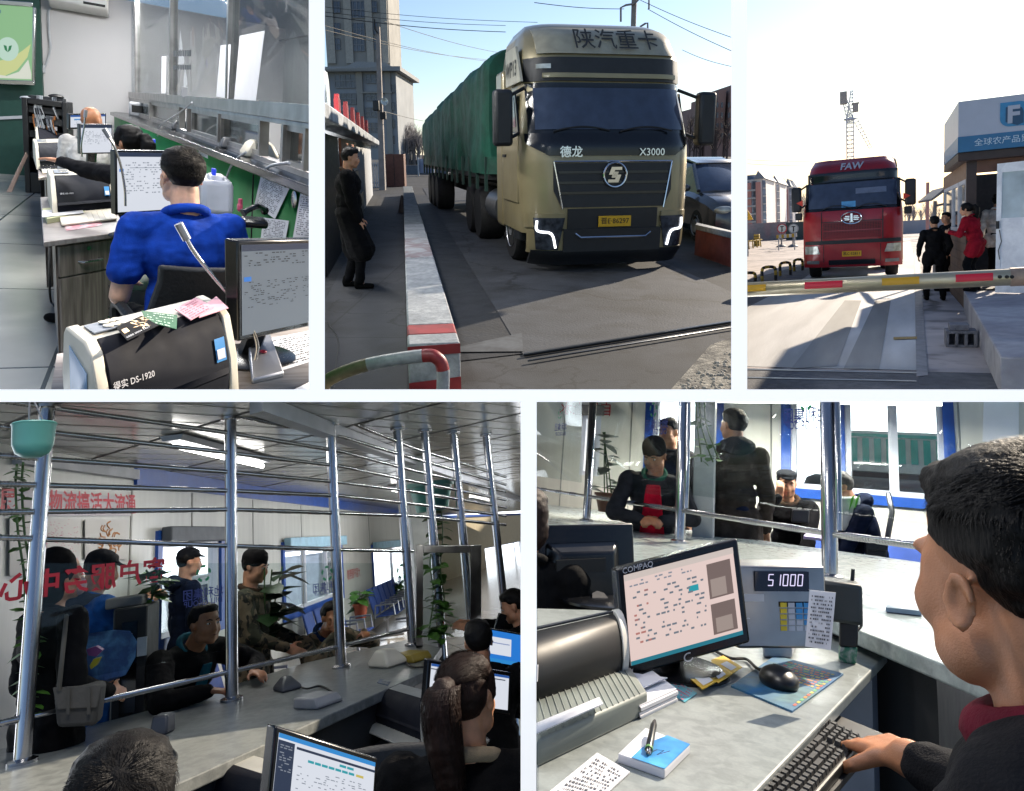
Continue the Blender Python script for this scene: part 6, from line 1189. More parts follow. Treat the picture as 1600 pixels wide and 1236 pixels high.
sheet('document', 'white paper in front of the microphone base on the near desk', 'paper', ((440, 619), (503, 619), (503, 588)), .752, mt('paper', ''), .002)
# second row
T0, T1, B0 = Z(82, 279, .98), Z(174, 276, .98), Z(76, 262, .98)
printer('cream and black printer on the grey wood desk, largest of the three behind', T0, T1, B0, .23, .75, text='得实 DS-1920', k=.8)
T0, T1, B0 = Z(57, 226, .97), Z(117, 224, .97), Z(53, 216, .97); printer('black-fronted printer under the woman\'s outstretched hand', T0, T1, B0, .22, .75)
T0, T1, B0 = Z(57, 200, .96), Z(104, 199, .96), Z(54, 191, .96); printer('farthest printer with paper on it beside the rack', T0, T1, B0, .21, .75)
sheet('paper_sheet', 'loose white sheet lying on the farthest printer', 'paper', ((75, 199), (104, 196), (100, 193), (72, 194)), .975, mt('paper', ''), .002)
mb = MB(); quadpx(mb, ((63, 268), (92, 267), (88, 256), (59, 256)), .752, .03); solo('keypad', 'small black keypad on the pale rear desk', 'keypad', mb, mt('screen_black', ''), bev=.004)
sheet('paper_stack', 'thick stack of yellow and white forms on the grey desk', 'paper stack', ((74, 350), (133, 338), (129, 327), (66, 333)), .752, mt('paper_yellow', '#cfd0a8', .8), .03)
sheet('paper_sheet', 'white sheet on top of the yellow form stack', 'paper', ((66, 340), (131, 333), (128, 325), (66, 329)), .785, mt('paper', ''), .002)
sheet('paper_stack', 'stack of white forms beside the microphone base', 'paper stack', ((138, 341), (189, 334), (185, 325), (134, 329)), .752, mt('paper', ''), .022)
sheet('pink_note', 'pink banknote lying at the front edge of the grey desk', 'banknote', ((104, 361), (160, 352), (153, 339), (100, 350)), .752, mt('note_pink', '#c9808c', .7, kind='patch', col2='#d8c4c8', sc=18), .001)
sheet('blue_note', 'small blue-grey note on top of the pink banknote', 'banknote', ((125, 352), (148, 348), (143, 338), (123, 345)), .755, mt('note_blue', '#5f7f92', .7, kind='patch', col2='#b0a8b0', sc=20), .001)
sheet('document', 'white forms on the grey desk in front of the man in blue', 'paper', ((215, 341), (252, 338), (246, 326), (210, 328)), .752, mt('paper', ''), .012)
ux = [(0, .93, 1, 1, 'navy'), (0, .9, 1, .93, 'white'), (.03, .68, .1, .73, 'wblue'), (.2, .74, .95, .75, 'grey')]
monitor('monitor showing a white page in front of the man in blue', [Y(181, 336, 4.5), Y(276, 330, 4.7), Y(276, 236, 4.7), Y(180, 235, 4.5)], ui=('white', ux, [(.1, .3, .95, .85, 7, 'grey', .4)]), base=.75, bez=.03)
monitor('monitor with a bright page in front of the ponytail woman', [Y(125, 241, 6.2), Y(176, 240, 6.3), Y(176, 194, 6.3), Y(124, 194, 6.2)], ui=('white', [(0, .9, 1, 1, 'navy')], [(.1, .3, .9, .8, 5, 'grey', .4)]), base=.75)
monitor('small monitor in front of the bald man by the rack', [Y(108, 202, 8.6), Y(166, 200, 8.8), Y(166, 177, 8.8), Y(108, 178, 8.6)], ui=('white', [(0, .85, 1, 1, 'blue'), (.1, .6, .4, .7, 'sky')], [(.1, .2, .9, .6, 3, 'grey', .4)]), base=.75)
mic('thin gooseneck microphone before the ponytail woman\'s monitor', ((186, 334), (217, 331), (208, 318), (188, 320)), ((196, 322, 4.3), (195, 295, 4.3), (189, 260, 4.3), (180, 232, 4.3), (170, 214, 4.3)), 4.3, .75, .006)
mic('slim microphone standing on the rear printer', ((122, 250), (134, 250), (133, 244), (123, 244)), ((128, 245, 6), (127, 225, 6), (131, 200, 6), (133, 182, 6)), 6, .75, .006)
mb = MB(); c = Z(130, 246, .75); mb.lathe(c, [(.05, 0), (.055, .1), (.05, .1), (0, .02)], 14); solo('pen_cup', 'dark pen cup beside the slim microphone', 'cup', mb, mt('cup_grey', '#3c3d42', .4))
# things under and on the counter
def lump(name, label, cat, x0, x1, y0, y1, d, dep, mat, bev=.02, tilt=0.):
    a, b = Y(x0, y1, d), Y(x1, y0, d); mb = MB(); mb.hexa([V((a.x, d, a.z)), V((b.x, d, a.z)), V((b.x, d+dep, a.z)), V((a.x, d+dep, a.z)), V((a.x, d+tilt, b.z)), V((b.x, d+tilt, b.z)), V((b.x, d+dep, b.z)), V((a.x, d+dep, b.z))]); return solo(name, label, cat, mb, mat, bev=bev)
pw = mt('device_white', '#b4b8c0', .4, var=.04)
lump('printer', 'white printer with a small blue display beside the man in blue', 'printer', 315, 367, 286, 335, 4.3, .5, pw, .03, .06); lump('display', 'small blue lit display on the white printer', 'display', 331, 338, 264, 274, 4.35, .05, glow_s('led_blue', '#3050ff', .8), .004)
lump('display_stand', 'pale sloped stand holding the small blue display', 'stand', 326, 352, 275, 287, 4.36, .15, pw, .015, .06)
lump('display', 'tiny blue lit display under the far counter', 'display', 233, 243, 218, 226, 6.6, .05, glow_s('led_blue', ''), .004); lump('printer', 'far white printer under the counter beside the ponytail', 'printer', 212, 232, 218, 242, 6.7, .5, pw, .03, .06)
t = lump('bottle', 'small pink bottle on the desk by the green panel', 'bottle', 371, 380, 319, 331, 4.0, .04, mt('bottle_pink', '#c0506a', .3), .01); mb = MB(); c = Y(375.5, 316, 4.02); mb.lathe(c-V((0, 0, .015)), [(.012, 0), (.012, .03), (.008, .034), (0, .034)], 10); part(t, 'cap', mb, mt('bottle_pink', ''), ab=True)
t = thing('telephone', 'black desk telephone below the pinned papers', 'telephone', Z(397, 345, .75)); c = Y(397, 341, 3.7); mb = MB(); mb.box(c-V((.06, .08, .04)), c+V((.06, .08, .0))); part(t, 'base', mb, mt('screen_black', ''), ab=True, bev=.015)
mb = MB(); mb.tube(spline([c+V((-.06, -.06, .03)), c+V((0, -.03, .06)), c+V((.04, .04, .05)), c+V((.06, .08, .03))], 4), [.022]+[.014]*11+[.022], 8); part(t, 'handset', mb, mt('screen_black', ''), ab=True)
for i, (q, lb, rows) in enumerate(((((398, 320), (430, 342), (456, 287), (410, 266)), 'large pinned table of figures on the green panel', 12), (((408, 372), (446, 377), (452, 345), (412, 340)), 'white notice pinned low on the green panel', 7), (((458, 372), (497, 378), (500, 300), (471, 296)), 'long white list pinned past the round grommet on the green panel', 12), (((310, 240), (325, 248), (324, 232), (313, 228)), 'small white paper pinned high on the green panel', 4))):
    P = [FW(x, y, .012) for x, y in q]; mb = MB(); mb.slab(P, fn*.002); o = solo('pinned_paper', lb, 'paper', mb, mt('paper', ''), 'papers pinned on the green panel'); scribble(o, [p+fn*.0035 for p in P], rows, i, lift=-.0012)
mb = MB(); mb.lathe(FW(461, 312, .01), [(.045, 0), (.045, .006), (.03, .012), (0, .012)], 18, fn); solo('cable_grommet', 'round silver cable grommet on the green panel', 'grommet', mb, mt('steel', ''))
mb = MB(); c = Z(405, 246, ZC); 
mb.loft([[c+V((x*.11*s, y*.14*s, z)) for x, y in ((-1, -1), (1, -1), (1.05, 1), (-1.05, 1))] for s, z in ((1, 0), (1, .03), (.75, .09), (.45, .12))]); solo('card_reader', 'white sloped card reader on the black counter', 'card reader', mb, mt('cream', ''), bev=.02)
mb = MB(); c = Z(358, 232, ZC); mb.loft([[c+V((x*.07*s, y*.1*s, z)) for x, y in ((-1, -1), (1, -1), (1, 1), (-1, 1))] for s, z in ((1, 0), (1, .02), (.6, .085))]); solo('keypad_terminal', 'dark sloped keypad next to the white card reader', 'keypad', mb, mt('term_grey', '#3d4046', .5), bev=.012)
mb = MB(); c = Z(285, 204, ZC); mb.loft([[c+V((x*.11*s, y*.14*s, z)) for x, y in ((-1, -1), (1, -1), (1, 1), (-1, 1))] for s, z in ((1, 0), (1, .03), (.6, .11))]); solo('keypad_terminal', 'dark wedge terminal farther back on the black counter', 'keypad', mb, mt('term_grey', ''), bev=.012)
mb = MB(); c = Z(215, 182, ZC); mb.box(c-V((.12, .1, 0)), c+V((.12, .1, .22))); o = solo('desk_clock', 'small white box clock on the far counter', 'clock', mb, mt('white_metal', ''), bev=.03); mb = MB(); mb.box(c+V((-.08, -.104, .06)), c+V((.08, -.1, .17))); part(o, 'dial', mb, mt('ink_black', ''), ab=True)
for i, (P, lb) in enumerate(((((300, 160), (275, 180), (252, 195), (246, 212)), 'white cord running from the rail to the far terminal'), (((384, 238), (370, 248), (360, 262), (352, 285)), 'white cord falling from the card reader over the green panel'), (((452, 254), (430, 257), (418, 262), (412, 270)), 'white cord along the counter near the pinned table'))):
    mb = MB(); mb.tube(spline([FW(x, y, .03) for x, y in P], 5), .008, 6); solo('cord', lb, 'cord', mb, mt('white_metal', ''), 'white cords at the counter')
# people
p = Y(297, 300, 3.35); a = person('man in a royal blue polo shirt seated with his back to the camera', V((p.x, 3.35, 0)), 14, 1.8, hip=.56, lean=(8, 0), sleeve=.62, coat=0, top='polo_blue', legs='trousers_dark', hair='crew', vox=.009, girth=1.02, head=(8, 6, 0), hands=[(-.2, .30, .72), (.2, .42, .78)], feet=[(-.14, .5, .085), (.14, .5, .085)], poles=[(-.35, -.5, -1), (.4, -.6, -.8)], hdir=[((.3, 1, 0), (0, 0, 1), -1), ((-.2, 1, 0), (0, 0, 1), 1)], skin='skin_pale')
strands(a, 1, 3500, 'hair_black', .018); office_chair('black office chair under the man in the blue polo shirt', V((p.x+.03, 3.38, 0)), 14, .46, w=.52, hb=.34)
p = Y(196, 217, 5.3); h_ = Y(97, 242, 5.15); dx = h_.x-p.x
person('woman with a ponytail in a dark jacket reaching out to the printer', V((p.x+.1, 5.3, 0)), 62, 1.62, hip=.64, lean=(6, 0), coat=0, top='suit', legs='trousers_dark', hair='pony', hairm='hair_black', vox=.01, head=(-18, 4, 0), hands=[(-.02, .58, 1.09), (.25, .35, .76)], feet=[(-.12, .45, .085), (.12, .45, .085)], hdir=[((.1, 1, .05), (0, -.1, 1), -1), ((0, 1, 0), (0, 0, 1), 1)], curl=.2, face=True, poles=[(-.6, -.3, -1), (.5, -.6, -.5)])
p = Y(141, 182, 7.2); person('bald man in a white shirt sitting at the far desk', V((p.x-.02, 7.2, 0)), -20, 1.7, hip=.66, lean=(4, 0), coat=0, top='white', legs='trousers_dark', hair=None, vox=.011, skin='skin_tan', head=(-8, 4, 0), hands=[(-.18, .35, .78), (.18, .35, .78)], feet=[(-.12, .45, .085), (.12, .45, .085)])
for a_, pw_, lb in ((2.4, 35, 'tube lamp over the near desks, lighting the office'), (5.6, 60, 'tube lamp over the middle desks of the office'), (9.5, 110, 'tube lamp over the far desks of the office'), (12.8, 110, 'tube lamp near the back wall of the office')):
    tube_lamp(lb, V((-.9, a_, 3.4)), V((.5, a_+.3, 3.4)), 3.4, pw_, 'office tube lamps')
q = G0.lerp(G1, .35)-gn*1.4; tube_lamp('tube lamp in the hall beyond the glass partition', V((q.x, q.y, 3.9)), V((q.x, q.y, 3.9))+gd*1.6, 3.9, 130, 'office tube lamps')
# ---------------------------------------------------------------- the service hall with the steel rail screen
enter(HALL); Z, Y = HALL.z, HALL.y
white_rib = mt('wall_panel_white', '#b9b9b2', .35, var=.06, sc=1.5, stretch=(8, 8, .1), bump=.05, bsc=8)
def holed(mb, P0, dv, nv, L, z0, z1, th, holes):
    """Wall along dv from P0, with rectangular holes (s0,s1,za,zb)."""
    def b(s0, s1, a, c):
        if s1-s0 < 1e-3 or c-a < 1e-3: return
        p = [P0+dv*s0, P0+dv*s1, P0+dv*s1+nv*th, P0+dv*s0+nv*th]; mb.hexa([V((q.x, q.y, a)) for q in p]+[V((q.x, q.y, c)) for q in p])
    s = 0
    for h in sorted(holes): b(s, h[0], z0, z1); b(h[0], h[1], z0, h[2]); b(h[0], h[1], h[3], z1); s = h[1]
    b(s, L, z0, z1); return mb
class Wall:
    def __init__(s, A, B): s.A = V((A.x, A.y, 0)); d = V((B.x-A.x, B.y-A.y, 0)); s.L = d.length; s.d = d/s.L; s.n = V((-s.d.y, s.d.x, 0))   # n points away from the viewer
    def at(s, px, py): q = PL.on(px, py, s.A, s.n); return (q-s.A).dot(s.d), q.z
    def P(s, u, z, o=0.): return s.A+s.d*u-s.n*o+V((0, 0, z))
    def px(s, px, py, o=0.): return PL.on(px, py, s.A-s.n*o, s.n)
    def hexa(s, mb, u0, u1, z0, z1, o0, o1): return mb.hexa([s.P(u0, z0, o1), s.P(u1, z0, o1), s.P(u1, z0, o0), s.P(u0, z0, o0), s.P(u0, z1, o1), s.P(u1, z1, o1), s.P(u1, z1, o0), s.P(u0, z1, o0)])
def window(wl, label, u0, u1, z0, z1, group, blind=None, frame='upvc', blue=True, mull=(.5,)):
    t = thing('window', label, 'window', wl.P((u0+u1)/2, z0), 0, group); e = .05
    if blue:
        mb = MB()
        for a, b, c, d in ((u0-.09, u0, z0-.09, z1+.09), (u1, u1+.09, z0-.09, z1+.09), (u0, u1, z0-.09, z0), (u0, u1, z1, z1+.09)): wl.hexa(mb, a, b, c, d, -.01, .03)
        part(t, 'surround', mb, mt('trim_blue', '#1c4a9a', .4), ab=True)
    mb = MB()
    for a, b, c, d in ((u0, u0+e, z0, z1), (u1-e, u1, z0, z1), (u0+e, u1-e, z0, z0+e), (u0+e, u1-e, z1-e, z1)): wl.hexa(mb, a, b, c, d, -.08, .0)
    for m in mull: u = u0+(u1-u0)*m; wl.hexa(mb, u-.04, u+.04, z0+e, z1-e, -.07, -.01)
    f = part(t, 'window_frame', mb, mt(frame, '#c3c5cc', .4, var=.04), ab=True)
    mb = MB(); wl.hexa(mb, u0+e, u1-e, z0+e, z1-e, -.05, -.045); part(f, 'pane', mb, mt('clear_glass', '#f4f6f6', .02, trans=.97), ab=True)
    if blind:
        mb = MB(); wl.hexa(mb, u0-.05, u1+.05, z1-.02, z1+blind[0], .035, .13); part(t, 'blind', mb, mt('blind_'+blind[1][1:], blind[1], .6), ab=True, bev=.01)
    return t
mb = MB(); mb.quad(Z(-20, 1290, 0), Z(822, 1290, 0), Z(824, 868, 0), Z(-20, 1000, 0)); struct('floor', mb, mt('hall_tile', '#98958e', .2, kind='tile', col2='#5a5853', p=(.8, .8, .01), sc=1, var=.05))
ZT = 2.6; WA, WB = Z(-30, 688, ZT), Z(672, 806, ZT); wl = Wall(WA, WB)
mb = MB(); p = [Z(-25, 621, ZT), Z(824, 621, ZT), Z(834, 797, ZT), WB+wl.n*.2, WA+wl.n*.2]; mb.slab(p, (0, 0, .06))
c = solo('hall_ceiling', 'glossy white panel ceiling of the service hall with dark seams', 'ceiling', mb, mt('ceiling_white', '#a3a19a', .16, var=.06, sc=1, spec=.7), smooth=None)
fl = V((Z(533, 1043, .95)-Z(35, 1192, .95)).xy).normalized().to_3d(); fx = V((fl.y, -fl.x, 0))
mb = MB(); o0 = Z(400, 640, ZT)
for k in range(-2, 22): q = o0+fl*(k*1.05); mb.box((-4, -.008, -.003), (4.5, .008, .0), Matrix((fx, fl, V((0, 0, 1)))).transposed()) if 0 else mb.hexa([q+fx*a+fl*b+V((0, 0, cc)) for cc in (-.004, -.001) for a, b in ((-4.2, -.01), (3.8, -.01), (3.8, .01), (-4.2, .01))])
part(c, 'seam', mb, mt('seam_dark', '#3d3a36', .7), ab=True, smooth=None)
mb = MB()
for k in range(-16, 16): q = o0+fx*(k*.25); mb.hexa([q+fl*a+fx*b+V((0, 0, cc)) for cc in (-.003, -.001) for a, b in ((-3, -.004), (22, -.004), (22, .004), (-3, .004))])
part(c, 'panel_rib', mb, mt('ceiling_rib', '#8f8d86', .3), ab=True, smooth=None)
# walls
holes = []; wins = []
for (x0, x1, y0, y1) in ((250, 342, 846, 985), (442, 531, 858, 945), (581, 636, 858, 935)):
    (u0, z1), (u1, _) = wl.at(x0, (y0)), wl.at(x1, y0); _, z0 = wl.at((x0+x1)/2, y1); holes.append((u0, u1, z0, z1))
mb = MB(); holed(mb, wl.P(0, 0), wl.d, wl.n, wl.L+.2, 0, ZT, .12, holes); w = solo('hall_wall', 'white ribbed panel wall of the service hall with three windows', 'wall', mb, white_rib, smooth=None)
u0 = wl.at(210, 720)[0]; mb = MB(); wl.hexa(mb, u0, wl.L, ZT-.16, ZT-.002, .0, .03); part(w, 'blue_trim', mb, mt('trim_blue', '#1c4a9a', .4), ab=True)
mb = MB(); wl.hexa(mb, .3, u0-.02, ZT-.12, ZT-.04, .0, .06); part(w, 'white_trim', mb, mt('white_metal', ''), ab=True)
mb = MB()
for px in (205, 300, 395, 470, 575, 640): u = wl.at(px, 800)[0]; wl.hexa(mb, u-.012, u+.012, 0.02, ZT-.17, .0, .006)
part(w, 'panel_joint', mb, mt('joint_grey', '#8b8a84', .6), ab=True)
WG = 'windows of the service hall'
window(wl, 'blue framed window behind the capped man with dark blinds on top', *holes[0], WG, (.0+.12, '#4a4f55'), mull=())
window(wl, 'wide window with a pale blue roller blind box, middle of the wall', *holes[1], WG, (.14, '#8fb3c4'), mull=(.33, .72))
window(wl, 'far window with a pale blue blind box near the pillar', *holes[2], WG, (.14, '#8fb3c4'), mull=(.5,))
eA = WB+wl.d*.0; eB = Z(834, 801, ZT); ew = Wall(WB, eB); (a0, zz1), (a1, _) = ew.at(757, 856), ew.at(812, 856); hz0 = ew.at(790, 940)[1]; eh = (a0, a1+.4, hz0, zz1)
mb = MB(); holed(mb, ew.P(0.05, 0), ew.d, ew.n, ew.L-.05, 0, ZT, .12, [(eh[0]-.05, eh[1]-.05, eh[2], eh[3])]); e_ = solo('end_wall', 'cream end wall of the service hall with a wide window', 'wall', mb, mt('wall_cream', '#b3aa95', .5, var=.05), smooth=None)
mb = MB(); ew.hexa(mb, .05, ew.L, ZT-.12, ZT-.002, 0, .03); part(e_, 'blue_trim', mb, mt('trim_blue', ''), ab=True)
window(ew, 'wide bright window in the cream end wall', *eh, WG, blue=False, mull=(.4, .8))
# daylight beyond the windows
def outside(wl_, u0, u1, o, z0, z1, v, col='#e9eef6', nm='sky'):
    mb = MB(); mb.quad(wl_.P(u0, z0, -o), wl_.P(u1, z0, -o), wl_.P(u1, z1, -o), wl_.P(u0, z1, -o)); struct(nm, mb, glow_s('daylight'+col, col, v))
outside(wl, 0.5, wl.L+4, 3.2, -.5, 5, 5.5); outside(ew, -8, ew.L+14, 2.5, -3, 8, 7)
for (px, lb, col, hh) in ((285, 'white van parked outside the capped man\'s window', '#a9adb4', 1.6), (495, 'pale truck standing outside the middle window', '#9aa3b0', 1.7)):
    q = wl.px(px, 950, -1.6); mb = MB(); R = Matrix((wl.d, wl.n, V((0, 0, 1)))).transposed()
    mb.loft([[V((q.x, q.y, 0))+R @ V((x*w_, y, z)) for x, y in ((-1, -.5), (1, -.5), (1, .8), (-1, .8))] for z, w_ in ((.3, 1.5), (hh*.6, 1.55), (hh*.66, 1.5), (hh, 1.35))]); o = solo('parked_vehicle', lb, 'vehicle', mb, mt('veh'+col[1:], col, .4), bev=.05)
    mb = MB(); mb.hexa([V((q.x, q.y, 0))+R @ V(p) for p in ((-1.2, -.53, hh*.7), (1.2, -.53, hh*.7), (1.2, -.48, hh*.7), (-1.2, -.48, hh*.7), (-1.1, -.5, hh*.92), (1.1, -.5, hh*.92), (1.1, -.46, hh*.92), (-1.1, -.46, hh*.92))]); part(o, 'window', mb, mt('windscreen_glass', ''), ab=True)
    for s in (-.9, .9): mb = MB(); mb.lathe(V((q.x, q.y, .32))+R @ V((s, -.52, 0)), [(.0, -.1), (.32, -.1), (.32, .1), (0, .1)], 16, wl.n); part(o, 'wheel', mb, mt('tyre', ''), ab=True)
# lamps
LG_ = 'tube lamps of the service hall'
tube_lamp('long lit tube lamp on the ceiling above the rails', Z(268, 678, ZT), Z(412, 716, ZT), ZT, 9, LG_)
tube_lamp('farther lit tube lamp on the ceiling near the pillar', Z(612, 758, ZT), Z(655, 767, ZT), ZT, 9, LG_)
tube_lamp('small far lit lamp above the cream end wall', Z(734, 779, ZT), Z(768, 786, ZT), ZT, 9, LG_)
# counter
ZC = .95; cm = mt('counter_grey', '#7f827f', .28, kind='patch', col2='#6c6f6d', sc=18, var=.1, spec=.5)
top = [Z(-22, 1176, ZC), Z(243, 1107, ZC), Z(475, 1036, ZC), Z(638, 999, ZC), Z(690, 1012, ZC), Z(662, 1051, ZC), Z(531, 1109, ZC), Z(400, 1169, ZC), Z(264, 1230, ZC), Z(130, 1300, ZC), Z(-22, 1300, ZC)]
t = thing('counter', 'long grey stone service counter carrying the steel poles', 'counter', V((top[4].x, top[4].y, 0)))
mb = MB(); mb.slab([q-V((0, 0, .05)) for q in top], (0, 0, .05)); part(t, 'counter_top', mb, cm, ab=True, bev=.006, smooth=None)
mb = MB(); ctr = sum((q for q in top), V((0, 0, 0)))/len(top); mb.slab([V((ctr.x+(q.x-ctr.x)*.93, ctr.y+(q.y-ctr.y)*.93, 0)) for q in top], (0, 0, ZC-.051)); part(t, 'base', mb, mt('counter_base', '#2b2c2e', .6), ab=True, smooth=None)
# steel screen
steel = mt('steel', '#b4b4b6', .22, 1., var=.06); B0, B2 = Z(35, 1192, ZC), Z(533, 1043, ZC); FN = V((-(B2-B0).y, (B2-B0).x, 0)).normalized()
on = lambda x, y, o=0.: HALL.on(x, y, B0-FN*o, FN)
t = thing('steel_screen', 'stainless steel pole and rail screen standing on the grey counter', 'screen', B0)
poles = []
for px, py in ((35, 1192), (362, 1094), (533, 1043), (645, 1008), (690, 997), (737, 984), (790, 966)):
    q = on(px, py); poles.append(q); r = .036; mb = MB(); q = V((q.x, q.y, 0)) if len(poles) > 4 else q; mb.tube([q, V((q.x, q.y, ZT))], r, 20); p = part(t, 'pole', mb, steel, ab=True, smooth=60)
    mb = MB(); mb.lathe(q, [(.062, 0), (.062, .012), (.042, .02), (r, .022)], 20); part(p, 'flange', mb, steel, ab=True); mb = MB(); mb.lathe(V((q.x, q.y, ZT-.025)), [(r, 0), (.06, .005), (.06, .022)], 20); part(p, 'flange', mb, steel, ab=True)
rails = [(560, 604, 655, 700), (596, 648, 683, 716), (630, 677, 706, 735), (670, 708, 729, 752), (714, 738, 754, 768), (757, 767, 775, 787), (800, 796, 802, 806), (841, 825, 836, 825+14)]
rails = [(y1, y2, y3, y4) for y1, y2, y3, y4 in rails[:7]]+[(841, 853, 859, 861), (1124, 1049, 1009, 981)]
SL = lambda y1, y2, y3, y4: [on(29, y1), on(362, y2), on(535, y3), on(645, y4)]
for k, ys in enumerate(rails):
    pts = SL(*ys); pts.append(on(790, (745, 757, 768, 781, 793, 806, 820, 842, 955)[k])); pre = pts[0]+(pts[0]-pts[1])*.25; pts = [pre]+pts
    for a, b in zip(pts, pts[1:]):
        if k >= 7 and b is pts[-1]: continue
        mb = MB(); mb.tube([a, b], .0135, 10)
        L = (b-a).length; u = (b-a)/L
        for c0 in (.22, .38, .66, .82):
            for j in range(7): c = a+u*(L*c0+j*.016); mb.tube([c, c+u*.008], .0155, 8)
        part(t, 'rail', mb, steel, ab=True, smooth=60)
glass = mt('screen_glass', '#f1f5f4', .02, trans=.985)
zt = [on(60, 880).z, on(362, 880).z, on(535, 879).z]; zb = [on(60, 1083).z, on(362, 1026).z, on(535, 985).z]
for (i, j, x0, x1) in ((0, 1, 46, 358), (1, 2, 366, 530), (2, 3, 537, 642)):
    a, b = poles[i], poles[j]; mb = MB(); q = [on(x0, 1090-.18*x0+0) , on(x1, 1090-.18*x1)]; y0t = 880
    P = [on(x0, 1086-.2*x0+.0), on(x1, 1086-.2*x1), on(x1, 880), on(x0, 880)]; mb.slab(P, FN*.006); g = thing('glass_pane', ['wide glass pane with red lettering between the two nearest poles', 'glass pane between the second and third poles', 'narrow glass pane by the steel door frame'][i], 'glass', (P[0]+P[1])/2); part(g, 'glass', mb, glass, ab=True)
    ud = (P[1]-P[0]); ud.z = 0; ud.normalize(); up = V((0, 0, 1))
    def deco(px, py, txt, size, m, mir=True, bold=.01, off=.004): mb = MB(); mb.put(txt, on(px, py, off), ud, up, size, -FN, .001, mirror=mir, bold=bold); part(g, 'lettering', mb, m, ab=True)
    red, grn, blu = mt('decal_red', '#b01c2c', .5, var=0), mt('decal_green', '#1f8a5a', .5, var=0), mt('decal_blue', '#26347a', .5, var=0)
    def logo(px, py, r):
        mb = MB(); c = on(px, py, .004)
        for s_ in range(5):
            a0 = s_*1.2566; pts = [(1, 0), (.95, .35), (.75, .62), (.55, .48), (.66, .2), (.68, 0)]; mb.slab([c+ud*(r*(math.cos(a0)*x-math.sin(a0)*y))+up*(r*(math.sin(a0)*x+math.cos(a0)*y)) for x, y in pts], -FN*.001)
        part(g, 'logo', mb, grn, ab=True)
    if i == 0: deco(140, 906, '客户服务中心', .135, red, bold=.025); logo(318, 896, .048); deco(318, 928, '地利集团', .065, blu); deco(318, 941, 'DILI GROUP', .045, blu)
    if i == 1: logo(511, 896, .05); deco(510, 917, '地利集团', .06, blu); deco(510, 925, 'DILI GROUP', .04, blu)
    if i == 2: logo(628, 893, .055); deco(628, 907, '地利集团', .06, blu)
mb = MB(); q = wl.px(553, 897, .01); mb.put('大客户服务部', q, wl.d, (0, 0, 1), .2, -wl.n, .002, mirror=True); solo('wall_lettering', 'small red mirrored characters on the wall between the two windows', 'lettering', mb, red)
mb = MB(); a, b = Z(400, 618, ZT), Z(832, 786, ZT); n = FN; mb.hexa([q+n*s*.06+V((0, 0, z)) for z in (-.1, -.003) for q, s in ((a, -1), (b, -1), (b, 1), (a, 1))]); solo('cable_trunking', 'long grey ceiling trunking running above the steel rails', 'trunking', mb, mt('trunk_grey', '#9a9ca0', .4), smooth=None)
# steel door frame and pillar
t = thing('steel_door', 'brushed steel glass door frame at the end of the counter', 'door', on(700, 1015)); mb = MB()
def post(mb, x0, x1, y0, y1, o): mb.hexa([on(x, y, oo) for y in (y1, y0) for x, oo in ((x0, o), (x1, o), (x1, o-.06), (x0, o-.06))])
for x0, x1, y1 in ((650, 661, 1012), (735, 752, 984)): mb = MB(); post(mb, x0, x1, 851, y1, .12); part(t, 'frame_post', mb, mt('steel_brushed', ''), ab=True, bev=.005)
mb = MB(); post(mb, 661, 735, 852, 864, .118); part(t, 'header', mb, mt('steel_brushed', ''), ab=True, bev=.005)
mb = MB(); post(mb, 661, 735, 864, 995, .09); part(t, 'door_glass', mb, glass, ab=True)
mb = MB(); a = Z(655, 940, 0); c = wl.px(664, 900, 2.2); mb.box((c.x-.13, c.y-.13, 0), (c.x+.13, c.y+.13, ZT-.001)); solo('pillar', 'square white pillar behind the steel door frame', 'pillar', mb, mt('pillar_white', '#b4b6b4', .5), smooth=None, bev=.01)
leafm, leafd = mt('leaf_green', '#3f6a22', .45, var=.4, sc=30), mt('leaf_dark', '#1d3518', .4, var=.35, sc=30)
v = [wl.px(x, y, 2.5) for x, y in ((675, 790), (677, 830), (672, 880), (678, 930), (672, 975), (670, 1000))]; v2 = [q+V((.08, 0, -.05)) for q in v]; leaf_cluster('hanging_vine', 'long green vine hanging down beside the white pillar', 'plant', [v, v2], 60, leafm, (v[0]+V((0, 0, -.05)), .2, .25, mt('pot_teal', '#3f7f74', .4)), .1, 3)
# hanging planter, vines at the left
t = thing('hanging_planter', 'turquoise plastic bowl planter hanging on a chain from the ceiling', 'planter', Y(50, 715, 3.4)); c = Y(50, 714, 3.4); mb = MB(); mb.lathe(c, [(.035, 0), (.06, .015), (.074, .05), (.078, .125), (.083, .135), (.078, .14), (.07, .135), (0, .12)], 24); part(t, 'bowl', mb, mt('bowl_teal', '#5fa397', .4, var=.05), ab=True)
mb = MB(); 
for dx in (-2, 3): mb.tube([c+V((dx*.01, 0, .15)), Y(47, 612, 3.4)], .004, 5)
part(t, 'chain', mb, mt('post_grey', ''), ab=True)
v = [Y(x, y, 4.25) for x, y in ((36, 722), (34, 760), (38, 830), (48, 900), (50, 980), (54, 1050), (52, 1110))]; leaf_cluster('vine', 'dark trailing vine behind the nearest pole', 'plant', [v, [q+V((-.04, .05, 0)) for q in v]], 40, leafm, None, .06, 5)
v = [[wl.px(422+dx, 1000, 1.2), wl.px(420+dx*2, 950, 1.2), wl.px(425+dx*4, 890-abs(dx), 1.2)] for dx in (-3, 0, 4)]; leaf_cluster('rubber_plant', 'dark broad-leaved plant behind the man in the knit hat', 'plant', v, 12, leafd, None, .22, 6)
